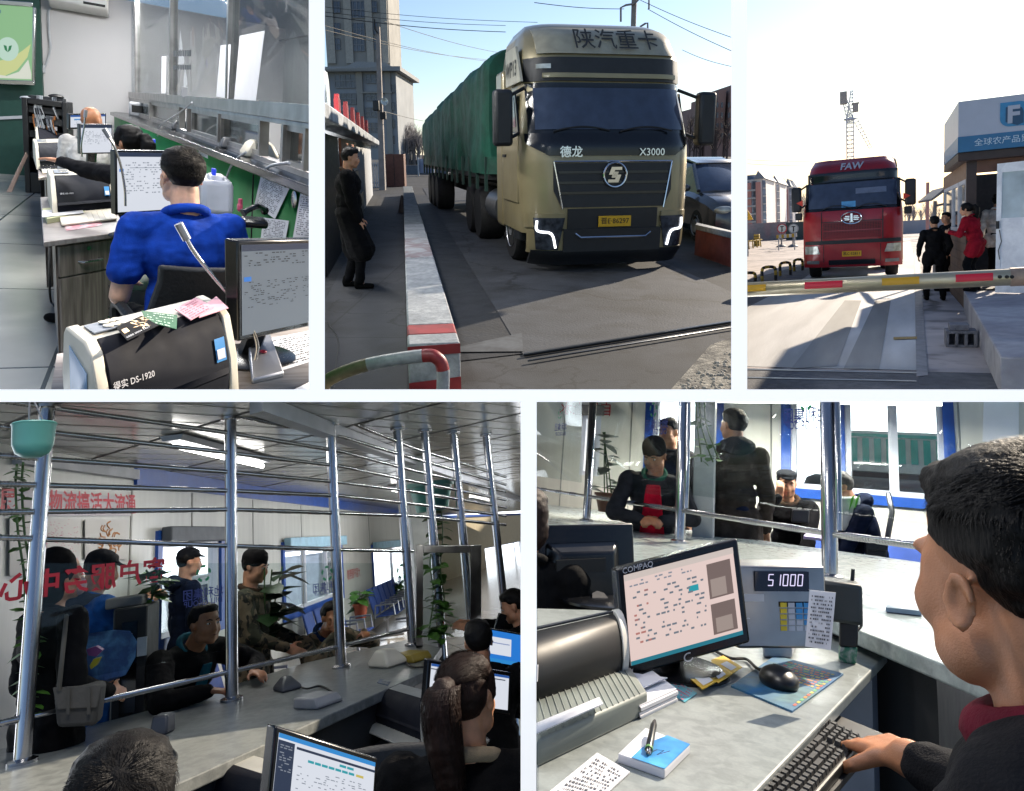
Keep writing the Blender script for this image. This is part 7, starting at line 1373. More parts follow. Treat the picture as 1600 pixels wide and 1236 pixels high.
def potplant(label, px, py, o, r, h, col, sz, seed): 
    c = wl.px(px, py, o); c.z = max(.46, c.z); leaf_cluster('potted_plant', label, 'plant', [[c+V((0, 0, h*.8)), c+V((.04*i, .02*i, h+.1)), c+V((.1*i, .03*i, h+.2))] for i in (-1, 0, 1)], 9, leafm, (c, r, h, mt('pot'+col[1:], col, .5)), sz, seed, c)
potplant('green plant in an orange pot on the blue seats', 564, 966, .45, .13, .24, '#a4492a', .2, 7); potplant('plant in a white pot on the far seat beside the door frame', 628, 950, .5, .14, .2, '#a9aaa6', .2, 8)
# blue seats
def seat_row(label, u0, n, o=.35, group='blue waiting seats'):
    t = thing('waiting_seats', label, 'seats', wl.P(u0+n*.28, 0, o), 0, group); al = mt('alloy', '#9b9da3', .35, .7)
    for k in range(n):
        a = u0+k*.56; mb = MB(); mb.hexa([wl.P(a+.03, .42, o+.42), wl.P(a+.5, .42, o+.42), wl.P(a+.5, .40, o), wl.P(a+.03, .40, o), wl.P(a+.03, .44, o+.42), wl.P(a+.5, .44, o+.42), wl.P(a+.5, .42, o), wl.P(a+.03, .42, o)]); part(t, 'seat', mb, mt('fabric_blue', ''), ab=True, bev=.01)
        mb = MB(); mb.hexa([wl.P(a+.03, .44, o), wl.P(a+.5, .44, o), wl.P(a+.5, .44, o-.03), wl.P(a+.03, .44, o-.03), wl.P(a+.05, .92, o-.13), wl.P(a+.48, .92, o-.13), wl.P(a+.48, .92, o-.16), wl.P(a+.05, .92, o-.16)]); part(t, 'backrest', mb, mt('fabric_blue', ''), ab=True, bev=.012)
    for k in range(n+1): a = u0+k*.56; mb = MB(); mb.tube([wl.P(a, .4, o), wl.P(a, .62, o+.02), wl.P(a, .62, o+.36), wl.P(a, .42, o+.38)], .018, 6); part(t, 'armrest', mb, al, ab=True)
    mb = MB(); mb.tube([wl.P(u0, .36, o+.18), wl.P(u0+n*.56, .36, o+.18)], .03, 6)
    for a in (u0+.25, u0+n*.56-.25): mb.tube([wl.P(a, .36, o+.18), wl.P(a, .05, o+.18)], .025, 6); mb.tube([wl.P(a, .04, o-.12), wl.P(a, .04, o+.48)], .022, 6)
    part(t, 'frame', mb, al, ab=True)
seat_row('row of blue seats below the middle window', wl.at(447, 960)[0], 4); seat_row('row of blue seats near the far window and pot plants', wl.at(548, 955)[0], 6, .45); seat_row('blue seats behind the black cabinet and the capped man', wl.at(215, 1000)[0], 3)
# banner, maps
def poster(name, label, q, m, o=.012, txt=None, ink=None, sz=.1, mir=False, cat='poster', wl=wl):
    P = [wl.px(x, y, o) for x, y in q]; mb = MB(); mb.slab(P, -wl.n*.004); p = solo(name, label, cat, mb, m, smooth=None)
    if txt: mb = MB(); c = (P[0]+P[1]+P[2]+P[3])/4-wl.n*.006; mb.put(txt, c, (P[1]-P[0]), (P[3]-P[0]), sz, -wl.n, .001, bold=.02, mirror=mir); part(p, 'lettering', mb, ink, ab=True)
    return p, P
poster('banner', 'white banner with red characters above the wall maps', ((10, 806), (204, 806), (204, 778), (10, 760)), mt('banner_white', '#b3aeb2', .6, var=.04), txt='展   大物流搞活大流通', ink=red, sz=.17, cat='banner')
for i, (q, lb) in enumerate((((((14, 900), (125, 896), (125, 812), (14, 808))), 'left wall map with dense pink print'), (((132, 874), (198, 874), (198, 812), (132, 812)), 'right wall map with orange road lines'))):
    p, P = poster('wall_map', lb, q, mt('map_paper', '#b9b6b2', .6, var=.04), .014, cat='map'); random.seed(i+3); f = lambda u, v: P[0].lerp(P[1], u).lerp(P[3].lerp(P[2], u), v)-wl.n*.0065
    mb = MB(); mb.use(mt('map_paper', '')).quad(*[q_-wl.n*.0055 for q_ in P]); mb.use(mt('map_pink' if i == 0 else 'map_orange', '#b05a72' if i == 0 else '#b07a4a', .7))
    for k in range(260 if i == 0 else 0): u, v = random.gauss(.62, .2), random.gauss(.5, .26); e = .006; (0 < u < .97 and 0 < v < 1) and mb.quad(f(u, v), f(u+e*2.5, v), f(u+e*2.5, v+e*1.6), f(u, v+e*1.6))
    if i:
        for k in range(26):
            a = random.uniform(0, 6.28); r0 = random.uniform(.05, .3); pts = [f(.5+(r0+.06*j)*math.cos(a+.3*math.sin(j))*.8, .5+(r0+.06*j)*math.sin(a+.3*math.sin(j))) for j in range(4)]; mb.tube([q_ for q_ in pts], .006, 4)
    part(p, 'map_print', mb, mt('map_pink' if i == 0 else 'map_orange', '#b05a72' if i == 0 else '#b07a4a', .7), ab=True)
# black cabinet with papers
c0, c1 = Y(172, 1085, 5.0), Y(231, 945, 5.0); mb = MB(); mb.box((c0.x, 5.0, 0), (c1.x, 5.55, c1.z)); cb = solo('cabinet', 'black glass-door equipment cabinet under the plant', 'cabinet', mb, mt('rack_black', ''), bev=.01)
mb = MB(); mb.box((c0.x+.05, 4.985, .2), (c1.x-.05, 4.998, c1.z-.08)); part(cb, 'glass_door', mb, mt('door_black', '#07080a', .08, var=0, spec=.8), ab=True)
mb = MB(); c = Y(205, 1010, 4.96); mb.box(c-V((.06, 0, .07)), c+V((.0, .02, .07))); mb.box(c+V((.03, 0, -.06)), c+V((.08, .02, .04))); part(cb, 'power_adapter', mb, mt('device_white', ''), ab=True)
mb = MB(); c = V(((c0.x+c1.x)/2-.05, 5.2, c1.z)); mb.box(c-V((.1, .12, 0)), c+V((.1, .12, .06))); solo('paper_box', 'grey box of papers on top of the black cabinet', 'box', mb, mt('box_grey', '#77746f', .7), bev=.01)
leaf_cluster('potted_plant', 'small green plant on top of the black cabinet', 'plant', [[c+V((.12, .1, .0)), c+V((.14, .05, .12)), c+V((.1+.08*i, 0, .2))] for i in (-1, 0, 1)], 8, leafm, None, .14, 9)
# things on the counter
def wedge(name, label, cat, px, py, s, h, m, rz=0, top=.55, bev=.01, z=ZC):
    c = Z(px, py, z); R = Matrix.Rotation(rad(rz), 3, 'Z'); mb = MB(); mb.loft([[c+R @ V((x*s[0]*k, y*s[1]*k+dy, zz)) for x, y in ((-1, -1), (1, -1), (1, 1), (-1, 1))] for k, zz, dy in ((1, 0, 0), (1.02, h*.3, 0), (top, h, s[1]*.2))]); return solo(name, label, cat, mb, m, bev=bev)
wedge('speaker', 'small black box speaker on the near part of the counter', 'speaker', 254, 1146, (.042, .045), .085, mt('speaker_black', '#3a3c42', .4), -20, .9)
wedge('card_reader', 'flat pale card reader lying on the counter edge', 'card reader', 497, 1102, (.085, .09), .05, mt('reader_grey', '#8d8c8a', .4), 38, .9); wedge('keypad', 'dark wedge keypad on the counter by the seated man', 'keypad', 449, 1078, (.06, .075), .075, mt('term_grey', ''), 20, .35); wedge('card_reader', 'cream wedge card reader at the middle of the counter', 'card reader', 606, 1040, (.085, .1), .1, mt('cream', ''), 30, .5, .02); wedge('stamp_pad', 'small yellow and black stamp pad at the far end of the counter', 'stamp pad', 645, 1032, (.08, .1), .05, mt('stamp_yellow', '#8f7a2a', .5), 30, .95)
for lb, P in (('black cable trailing from the box speaker over the counter', ((262, 1152), (263, 1165), (276, 1180), (270, 1196))), ('black cable linking the wedge keypad and the flat reader', ((464, 1072), (480, 1076), (500, 1072), (520, 1082), (530, 1094))), ('black cable from the cream card reader toward the far desk', ((620, 1032), (632, 1034), (645, 1042), (668, 1042)))):
    mb = MB(); mb.tube(spline([Z(x, y, ZC+.008) for x, y in P], 6), .006, 6); solo('cable', lb, 'cable', mb, mt('ink_black', ''), 'cables on the counter')
# clerks' side
def deskq(label, q, z, m): 
    P = [Z(x, y, z) for x, y in q]; t = thing('desk', label, 'desk', V((P[0].x, P[0].y, 0))); mb = MB(); mb.slab([p-V((0, 0, .03)) for p in P], (0, 0, .03)); part(t, 'desk_top', mb, m, ab=True, smooth=None); c = sum(P, V((0, 0, 0)))/4; mb = MB()
    for p in P: q_ = p.lerp(c, .08); mb.box((q_.x-.025, q_.y-.025, 0), (q_.x+.025, q_.y+.025, z-.031))
    part(t, 'legs', mb, mt('chair_metal', ''), ab=True)
gd = mt('desk_grey', '#6c6a68', .45, var=.08)
deskq('grey clerk desk holding the middle printer and papers', ((532, 1114), (620, 1142), (700, 1085), (655, 1066)), .78, gd); deskq('low grey desk end by the dark chair', ((583, 1165), (640, 1182), (680, 1150), (630, 1130)), .72, gd); deskq('near clerk desk under the grey and blue printer', ((290, 1232), (445, 1275), (520, 1225), (330, 1180)), .74, gd)
T0, T1, B0 = Z(580, 1074, .95), Z(660, 1098, .95), Z(592, 1056, .95); printer('grey dot-matrix printer between the ponytail woman and the counter', T0, T1, B0, .17, .78, 'cover_slate', 'printer_grey', sticker=False)
T0, T1, B0 = Z(316, 1190, .93), Z(412, 1222, .93), Z(345, 1160, .93); printer('grey and blue printer at the lower middle beside the bright monitor', T0, T1, B0, .19, .74, 'cover_slate', 'printer_grey', sticker=False)
sheet('paper_stack', 'white sheets on the grey clerk desk', 'paper stack', ((553, 1119), (606, 1128), (613, 1109), (560, 1103)), .784, mt('paper', ''), .015)
monitor('bright monitor in the foreground with a dark side menu', [Y(417, 1258, 2.0), Y(584, 1300, 2.12), Y(597, 1188, 2.12), Y(424, 1131, 2.0)], ui=('white', [(0, .93, 1, 1, 'sky'), (0, 0, .16, .9, 'navy'), (.18, .83, 1, .87, 'navy')]+[(.3+.07*k, .68, .36+.07*k, .72, 'cyan') for k in range(7)]+[(.8, .68, .88, .72, 'yellow'), (.62, .76, .69, .8, 'cyan'), (.7, .76, .77, .8, 'cyan')], [(.2, .2, .95, .6, 6, 'grey', .3), (.02, .4, .14, .85, 6, 'grey', .6)]), base=.74, bez=.035)
monitor('monitor with a white page beyond the ponytail woman', [Y(664, 1100, 3.4), Y(797, 1118, 3.5), Y(800, 1050, 3.5), Y(669, 1031, 3.4)], ui=('white', [(0, .93, 1, 1, 'blue'), (0, .84, .95, .87, 'navy')], [(.1, .2, .5, .7, 5, 'grey', .3)]), base=.78)
monitor('monitor with a blue desktop in front of the clerk in the hooded coat', [Y(762, 1036, 4.6), Y(822, 1046, 4.6), Y(823, 988, 4.6), Y(764, 985, 4.6)], ui=('wblue', [(.0, .25, .6, .8, 'white'), (.02, .6, .55, .63, 'blue'), (0, 0, 1, .12, 'sky')]), base=.78)
pc = Y(560, 1236, 2.45); office_chair('dark empty office chair behind the bright monitor', V((pc.x, 2.45, .0)), 150, .5, w=.5, hb=.42)
# people
P_ = lambda px, d: V((Y(px, 900, d).x, d, 0))
def hy(px, py, d): return Y(px, py, d).z    # height of a pixel at distance d
a = person('person in a black hooded jacket and pink face mask', P_(86, 4.5), -50, 1.78, coat=.25, top='coat_black', hair='hood', hairm='coat_black', head=(-10, 0, 0), vox=.012, face=True, hands=[(-.1, .22, 1.2), (.2, .2, 1.15)], hip=hy(86, 908, 4.5)-.66)
mb = MB(); T = a['T']; mb.ball(T @ V((0, .08, -.055)), (.058, .045, .05), 14, T.to_3x3()); part(a['root'], 'face_mask', mb, mt('mask_pink', '#c9a9ac', .8))
t = thing('shoulder_bag', 'grey canvas shoulder bag hanging at the masked person\'s side', 'bag', Y(118, 1135, 4.2)); mb = MB(); b0 = [Y(x, y, 4.2) for x, y in ((88, 1138), (150, 1135), (158, 1070), (82, 1075))]; mb.slab(b0, (0, .16, 0)); part(t, 'body', mb, mt('bag_grey', '#3c3a37', .85, bump=.3), ab=True, bev=.02)
mb = MB(); mb.slab([Y(x, y, 4.195) for x, y in ((90, 1108), (152, 1105), (158, 1069), (83, 1074))], (0, -.012, 0)); part(t, 'flap', mb, mt('bag_flap', '#4b4843', .85, bump=.3), ab=True, bev=.004); mb = MB()
for x in (104, 136): mb.slab([Y(x, 1116, 4.18), Y(x+5, 1116, 4.18), Y(x+6, 1076, 4.18), Y(x+1, 1076, 4.18)], (0, -.006, 0))
part(t, 'buckle_straps', mb, mt('bag_strap', '#45423c', .8), ab=True)
mb = MB(); mb.tube([Y(92, 1078, 4.18), Y(96, 1040, 4.14), Y(100, 1000, 4.16), Y(104, 962, 4.3)], .011, 6); part(t, 'strap', mb, mt('bag_strap', '#45423c', .8), ab=True)
a = person('man in a blue quilted jacket and dark cap looking at his phone', P_(150, 5.5), -62, 1.74, coat=.2, top='coat_blue', hair='cap', hairm='cap_dark', head=(-8, 14, 0), vox=.012, hood='coat_navy', hip=hy(150, 893, 5.5)-.66, hands=[(-.1, .3, hy(186, 948, 5.5)), (.08, .3, hy(186, 948, 5.5))], hdir=[((.2, .8, .5), (-.6, -.4, .6), -1), ((-.2, .8, .5), (.6, -.4, .6), 1)])
w = (a['wr'][0]+a['wr'][1])/2; mb = MB(); mb.box(w+V((-.05, .08, .06)), w+V((.05, .095, .2)), Matrix.Rotation(rad(-40), 3, 'X'), w+V((0, .09, .1))); pn = solo('phone', 'phone held by the man in the blue jacket', 'phone', MB().box(ROOT[a['root'].name] @ (w+V((0, .08, .06)))-V((.03, .03, .05)), ROOT[a['root'].name] @ (w+V((0, .08, .06)))+V((.03, .03, .05))), mt('screen_black', ''), bev=.008)
c = Y(146, 1030, 4.6); mb = MB(); mb.loft([[c+V((x*.17*s, math.sin(x*3+z*20)*.015+.07*s*math.cos(a_), z+.0)) for x, a_ in ((math.cos(q), q) for q in (k*.5236 for k in range(12)))] for s, z in ((.3, -.13), (.85, -.11), (1.1, -.03), (1.15, .05), (.95, .11), (.5, .13))]); o = solo('plastic_bag', 'blue printed bag held in front of the man in the blue jacket', 'bag', mb, mt('bag_blue', '#23477c', .4, kind='patch', col2='#4a7aa8', sc=10, bump=.4, bsc=20))
for col, pts in (('#7a3f7a', [(135, 1015), (150, 1010), (160, 1016), (150, 1026), (138, 1024)]), ('#b3a32a', [(140, 1040), (146, 1030), (156, 1028), (150, 1040), (142, 1046)])): mb = MB(); mb.slab([Y(x, y, 4.43) for x, y in pts], (0, .06, 0)); part(o, 'print', mb, mt('bagprint'+col[1:], col, .5), ab=True)
person('man in a dark navy hooded coat and black cap by the blue window', P_(290, 7.2), -68, 1.74, coat=.3, top='coat_navy', hair='cap', hairm='cap_dark', head=(-6, 4, 0), face=True, vox=.013, hood='coat_navy', hip=hy(292, 880, 7.2)-.66)
person('man in a camouflage coat and black knit hat standing at the screen', P_(393, 6.3), -108, 1.76, coat=.35, top='camo', hair='beanie', hairm='knit_black', head=(-10, 14, 0), face=True, vox=.012, hip=hy(398, 888, 6.3)-.66, hands=[(-.2, .3, 1.05), (.2, .32, 1.05)], collar='fur')
q = Z(385, 1078, ZC+.04); pp = P_(262, 5.35); rr = Matrix.Rotation(rad(135), 3, 'Z'); lw = rr @ (q-V((pp.x, pp.y, 0)))
a = person('man leaning on the counter in a black coat with teal lining', pp, -135, 1.76, coat=.12, top='coat_black', hair='crew', head=(-8, 0, 0), face=True, vox=.01, lean=(28, 0), hip=hy(335, 976, 5.2)-.56, girth=1.12, hands=[(-.28, .45, ZC+.08), (.12, .52, ZC+.06)], hdir=[((.3, 1, -.1), (0, 0, 1), -1), ((-.3, 1, -.1), (0, 0, 1), 1)], poles=[(-1, -.3, -.2), (1, -.3, -.2)], collar='teal', skin='skin_tan')
mb = MB(); mb.slab([a['qt'](-.03, .15, .47), a['qt'](.03, .15, .47), a['qt'](.06, .165, .1), a['qt'](-.06, .165, .1)], (0, .012, 0)); part(a['root'], 'coat_lining', mb, CL('teal'))
person('man in a brown camouflage jacket resting his chin on his hand', P_(478, 6.6), -150, 1.72, coat=.12, top='camo', hair='crew', head=(-10, 8, 0), face=True, vox=.011, lean=(30, 0), hip=hy(468, 966, 6.6)-.56, hands=[(-.25, .42, ZC+.08), (.07, .48, hy(468, 995, 6.4))], hdir=[((.5, 1, 0), (0, 0, 1), -1), ((-.2, -.1, 1), (0, 1, 0), 1)], curl=1., poles=[(-1, 0, -.4), (1, .2, -1)], collar='denim', skin='skin_tan')
hz_ = hy(192, 1280, 1.5); a = person('clerk with short black hair at the bottom edge, only the crown visible', V((Y(190, 1200, 1.5).x, 1.5, 0)), 5, 1.72, hip=hz_-.66, coat=0, top='coat_black', hair='short', vox=.008, hands=[(-.2, .3, hz_-.6), (.2, .3, hz_-.6)], feet=[(-.1, .4, .085), (.1, .4, .085)])
strands(a, 1, 5000, 'hair_black'); d = 2.3; hz_ = hy(722, 1100, d); a = person('clerk woman with a long reddish ponytail, glasses and black coat', V((Y(728, 1100, d).x, d, 0)), -28, 1.68, hip=hz_-.63, coat=0, top='coat_black', hair='pony', hairm='hair_brown', vox=.008, face=True, head=(-14, 4, 0), girth=1.22, collar='scarf', hands=[(-.2, .36, hz_-.42), (.2, .38, hz_-.42)], feet=[(-.1, .45, .085), (.1, .45, .085)])
strands(a, 1, 4500, 'hair_brown', pony=True); d = 4.3; hz_ = hy(745, 1003, d); person('clerk man in a black hooded coat seen from behind', V((Y(748, 1000, d).x, d, 0)), -8, 1.72, hip=hz_-.66, coat=0, top='coat_black', hair='crew', hood='coat_black', vox=.011, girth=1.12, hands=[(-.2, .36, hz_-.4), (.2, .38, hz_-.4)], feet=[(-.1, .45, .085), (.1, .45, .085)])
d = 5.6; hz_ = hy(806, 946, d); a = person('man in black looking down at a phone behind the blue monitor', V((Y(808, 950, d).x, d, 0)), 65, 1.7, hip=hz_-.65, coat=0, top='coat_black', hair='short', vox=.011, face=True, head=(4, 16, 0), hands=[(-.1, .38, hy(783, 975, d)), (.12, .38, hy(783, 975, d))], feet=[(-.1, .45, .085), (.1, .45, .085)], hdir=[((.2, .9, .3), (-.6, -.3, .6), -1), ((-.2, .9, .3), (.6, -.3, .6), 1)])
mb = MB(); c = Y(782, 972, d-.1); mb.box(c-V((.035, .01, .06)), c+V((.035, .01, .06)), Matrix.Rotation(rad(25), 3, 'Y'), c); solo('phone', 'dark phone in the hand of the man behind the blue monitor', 'phone', mb, mt('screen_black', ''), bev=.006)
# ---------------------------------------------------------------- the weighing clerk's desk
enter(DESK); Z, Y = DESK.z, DESK.y
ZK, ZD = .92, .85
mb = MB(); mb.quad(Z(832, 1300, 0), Z(1640, 1300, 0), Z(1640, 800, 0), Z(832, 790, 0)); struct('floor', mb, mt('desk_hall_tile', '#9a9084', .3, kind='tile', col2='#6d675f', p=(.8, .8, .01), sc=1, var=.05))
# back wall with windows
q0, q1 = Y(832, 700, 8.2), Y(1640, 700, 7.4); bw = Wall(q0, q1); zt = bw.at(1219, 616)[1]+.3
def hol(x0, x1, y0, y1): (u0, a), (u1, b) = bw.at(x0, y1), bw.at(x1, y0); return (u0, u1, a, b)
H = [hol(905, 940, 648, 742), hol(1016, 1118, 622, 800), hol(1236, 1292, 600, 762), hol(1322, 1470, 600, 770)]
mb = MB(); holed(mb, bw.P(0, 0), bw.d, bw.n, bw.L, 0, zt, .12, H); w = solo('hall_wall', 'cream panel wall with bright windows behind the seated men', 'wall', mb, mt('wall_cream_bright', '#c6c2b6', .4, var=.05, sc=1.5, stretch=(8, 8, .1)), smooth=None)
mb = MB()
for px in (880, 985, 1205, 1500, 1545): u = bw.at(px, 700)[0]; bw.hexa(mb, u-.008, u+.008, .02, zt, 0, .005)
part(w, 'panel_joint', mb, mt('joint_grey', '#8b8a84', .6), ab=True)
WG = 'windows behind the weighing desk'
window(bw, 'narrow window beside the tall plant with a dark blind on top', *H[0], WG, (.1, '#6a6560'), blue=False, mull=(.6,)); window(bw, 'tall blue framed window behind the man in the knit hat', *H[1], WG, mull=(.5,)); window(bw, 'blue framed window behind the man in the flat cap', *H[2], WG, mull=()); window(bw, 'wide white window behind the man bending forward', *H[3], WG, mull=(.5,))
outside(bw, -3, bw.L+3, 5.5, -1, 6, 8, '#f1f4fa')
t = thing('parked_truck', 'pale truck with teal slatted sides outside the wide window', 'truck', bw.P(H[3][0], 0, -3)); o_ = -3.0
a = bw.px(1290, 718, o_); b = bw.px(1478, 690, o_); ua, ub = (a-bw.A).dot(bw.d), (b-bw.A).dot(bw.d)
mb = MB(); bw.hexa(mb, ua, ub, a.z-.12, b.z+.1, o_-.6, o_); part(t, 'cargo_bed', mb, mt('bed_white', '#c9d3d6', .5), ab=True)
mb = MB()
for k in range(10): u = ua+(ub-ua)*(k+.5)/10; bw.hexa(mb, u-.04, u+.04, a.z, b.z, o_, o_+.03)
bw.hexa(mb, ua, ub, b.z+.02, b.z+.06, o_, o_+.03); part(t, 'teal_slats', mb, mt('slat_teal', '#3fa8a0', .5), ab=True)
mb = MB(); bw.hexa(mb, ua, ub, a.z-.5, a.z-.13, o_-.5, o_-.05); part(t, 'chassis', mb, mt('truck_under', '#5a4a48', .7), ab=True)
mb = MB(); a = bw.px(1252, 762, -2.4); bw.hexa(mb, (a-bw.A).dot(bw.d), ub+.6, 0, bw.px(1400, 748, -2.4).z, -3.0, -2.4); solo('parked_car', 'dark low car roof outside below the wide window', 'car', mb, mt('car_dark', '#4b5058', .4), bev=.15)
# pillar, poles
c = Y(1098, 850, 5.6); mb = MB(); mb.box((c.x-.075, 5.55, 0), (c.x+.075, 5.7, 2.6)); solo('pillar', 'slim white sunlit pillar behind the middle steel pole', 'pillar', mb, mt('pillar_white', ''), bev=.008, smooth=None)
pA, pB = Z(1062, 848, ZK), Z(1297, 903, ZK); FN = V((-(pB-pA).y, (pB-pA).x, 0)).normalized(); on = lambda x, y, o=0.: DESK.on(x, y, pA-FN*o, FN)
t = thing('steel_screen', 'stainless steel poles with one knurled rail and glass on the pale counter', 'screen', pA); PO = []
for i, (px, py, r) in enumerate(((917, 800, .034), (1062, 848, .034), (1297, 903, .036))):
    q = on(px, py); q.z = ZK; PO.append(q); mb = MB(); mb.tube([q, V((q.x, q.y, 2.5))], r, 20); p = part(t, 'pole', mb, steel, ab=True, smooth=60)
    mb = MB(); mb.lathe(q, [(.06, 0), (.06, .012), (.042, .02), (r, .022)], 20); part(p, 'flange', mb, steel, ab=True)
    if i: mb = MB(); e = q+(pB-pA).normalized()*.05+FN*.01; mb.tube([e+V((0, 0, .22)), V((e.x, e.y, 2.5))], .016, 10); part(t, 'slim_pole', mb, steel, ab=True, smooth=60)
pts = [on(832, 762), on(915, 775), on(1061, 797), on(1296, 834), on(1460, 856)]
for a, b in zip(pts, pts[1:]):
    mb = MB(); mb.tube([a, b], .0145, 10); L = (b-a).length; u = (b-a)/L
    for c0 in (.2, .5, .75):
        for j in range(9): c = a+u*(L*c0+j*.016); mb.tube([c, c+u*.008], .0165, 8)
    part(t, 'rail', mb, steel, ab=True, smooth=60)
ud = (pB-pA).normalized(); ud.z = 0; ud.normalize(); up = V((0, 0, 1)); red, grn, blu = MATS['decal_red'], MATS['decal_green'], MATS['decal_blue']
for i, (x0, x1, e0, e1, lb) in enumerate(((826, 908, 742, 754, 'glass pane in front of the narrow window'), (924, 1054, 757, 778, 'glass pane with a green logo in front of the man in the knit hat'), (1070, 1288, 772, 801, 'glass pane with mirrored blue lettering in front of the tall man'), (1306, 1600, 803, 840, 'glass pane behind the clerk\'s face'))):
    P = [on(x0, e0), on(x1, e1), on(x1, 600), on(x0, 600)]; mb = MB(); mb.slab(P, FN*.006); g = thing('glass_pane', lb, 'glass', (P[0]+P[1])/2); part(g, 'glass', mb, mt('screen_glass', ''), ab=True)
    for px, py, txt, sz, m in (((876, 668, '地利集团', .08, blu), (876, 678, 'DILI GROUP', .05, blu)), ((1025, 665, '地利集团', .085, blu), (1025, 675, 'DILI GROUP', .055, blu)), ((1258, 650, '地利集团', .085, blu), (1258, 665, 'DILI GROUP', .055, blu)), ())[i]:
        mb = MB(); mb.put(txt, on(px, py, .004), ud, up, sz, -FN, .001, mirror=True, bold=.012); part(g, 'lettering', mb, m, ab=True)
    for lx, ly, r in (((875, 647, .05),), ((1021, 640, .055),), ((1259, 627, .05),), ())[i]:
        mb = MB(); c = on(lx, ly, .004)
        for s_ in range(5): a0 = s_*1.2566; mb.slab([c+ud*(r*(math.cos(a0)*x-math.sin(a0)*y))+up*(r*(math.sin(a0)*x+math.cos(a0)*y)) for x, y in ((1, 0), (.95, .35), (.75, .62), (.55, .48), (.66, .2), (.68, 0))], -FN*.001)
        part(g, 'logo', mb, grn, ab=True)
mb = MB(); mb.put('自助上水', bw.px(915, 640, .01), bw.d, up, .17, -bw.n, .002, mirror=True); solo('wall_lettering', 'small red mirrored characters above the narrow window', 'lettering', mb, red)
p, P = poster('notice', 'white printed notice on the wall above the clerk\'s hair', ((1535, 690), (1592, 694), (1592, 628), (1537, 628)), mt('paper', ''), .01, cat='notice', wl=bw); scribble(p, P, 9, 5, lift=-.006)
# counter and desk
km = mt('counter_pale', '#a3acaa', .22, kind='patch', col2='#8f9896', sc=22, var=.06, spec=.6)
top = [Z(828, 788, ZK), Z(915, 783, ZK), Z(1130, 836, ZK), Z(1640, 906, ZK), Z(1640, 1104, ZK), Z(1345, 986, ZK), Z(1160, 905, ZK), Z(985, 880, ZK), Z(828, 862, ZK)]
t = thing('counter', 'pale speckled stone counter under the steel poles', 'counter', V((top[1].x, top[1].y, 0))); mb = MB(); mb.slab([q-V((0, 0, .045)) for q in top], (0, 0, .045)); part(t, 'counter_top', mb, km, ab=True, bev=.006, smooth=None)
mb = MB(); c = sum(top, V((0, 0, 0)))/len(top); mb.slab([V((c.x+(q.x-c.x)*.9, c.y+(q.y-c.y)*.85+.05, 0)) for q in top], (0, 0, ZK-.046)); part(t, 'base', mb, mt('counter_base', ''), ab=True, smooth=None)
dp = [Z(826, 1300, ZD), Z(826, 950, ZD), Z(1190, 960, ZD), Z(1388, 1020, ZD), Z(1130, 1290, ZD)]
t = thing('desk', 'pale speckled desk top holding the monitor and weighing display', 'desk', V((dp[1].x, dp[1].y, 0))); mb = MB(); mb.slab([q-V((0, 0, .025)) for q in dp], (0, 0, .025)); part(t, 'desk_top', mb, mt('desk_speckle', '#8a908f', .35, kind='patch', col2='#7b8180', sc=30, var=.06), ab=True, bev=.004, smooth=None)
a, b = dp[3].lerp(dp[4], .04), dp[3].lerp(dp[4], .1); mb = MB(); e = (dp[2]-dp[3]).normalized(); mb.slab([V((q.x, q.y, 0)) for q in (a+e*.03, b+e*.03, b+e*.34, a+e*.34)], (0, 0, ZD-.026)); part(t, 'side_panel', mb, mt('panel_bluegrey', '#77808f', .5), ab=True)
q0 = Z(1318, 1120, .62); mb = MB(); mb.slab([Z(1302, 1118, .58), Z(1375, 1140, .58), Z(1390, 1112, .58), Z(1318, 1090, .58)], (0, 0, .055)); mb2 = solo('paper_stack', 'stack of white paper in a dark box under the desk edge', 'paper stack', mb, mt('paper', ''), smooth=None); mb = MB(); mb.slab([Z(1298, 1092, .64), Z(1378, 1113, .64), Z(1390, 1095, .64), Z(1310, 1078, .64)], (0, 0, .035)); solo('box', 'dark brown box lid on the white paper stack under the desk', 'box', mb, mt('box_brown', '#2a211e', .6), smooth=None)
sheet('folder', 'blue grey folder lying on the counter in front of the clerk\'s chin', 'folder', ((1384, 956), (1440, 962), (1440, 935), (1400, 930)), ZK+.003, mt('folder_blue', '#7f93a5', .4), .015)
# left monitor seen from behind
t, fr = monitor('big black monitor seen from behind beside the brown-haired woman', [Y(990, 985, 2.9), Y(820, 1000, 2.6), Y(820, 823, 2.6), Y(982, 816, 2.9)], base=ZD, ui=('dim',), back=.03)
mb = MB(); fr.hexa(mb, (.35, .58, -.09), (.8, .7, -.08)); part(t, 'vent', mb, mt('ink_black', ''), ab=True)
C = [Y(976, 1060, 1.72), Y(1173, 1004, 1.86), Y(1168, 846, 1.86), Y(948, 884, 1.72)]
ui = [(.0, 0, 1, .045, 'teal'), (.74, .48, .96, .88, 'photo'), (.76, .5, .9, .7, 'photo2', 1), (.74, .08, .96, .42, 'photo'), (.77, .1, .92, .26, 'photo2', 1), (.56, .62, .65, .69, 'cyan'), (0, .93, 1, 1, 'cream')]
t, fr = monitor('main monitor with a pinkish weighing form on its screen', C, ui=('pink', ui, [(.04, .84, .6, .92, 1, 'grey', .5), (.06, .2, .7, .8, 6, 'dim', .35), (.06, .2, .2, .8, 6, 'red', .3)]), base=ZD, bez=.055, bmat='screen_black')
mb = MB(); mb.put('COMPAQ', fr(.17, .965, .002), fr.U, fr.V, .018, fr.W, .001); part(t, 'badge', mb, mt('badge_silver', ''), ab=True)
mb = MB(); c = fr(.5, .03, .002)
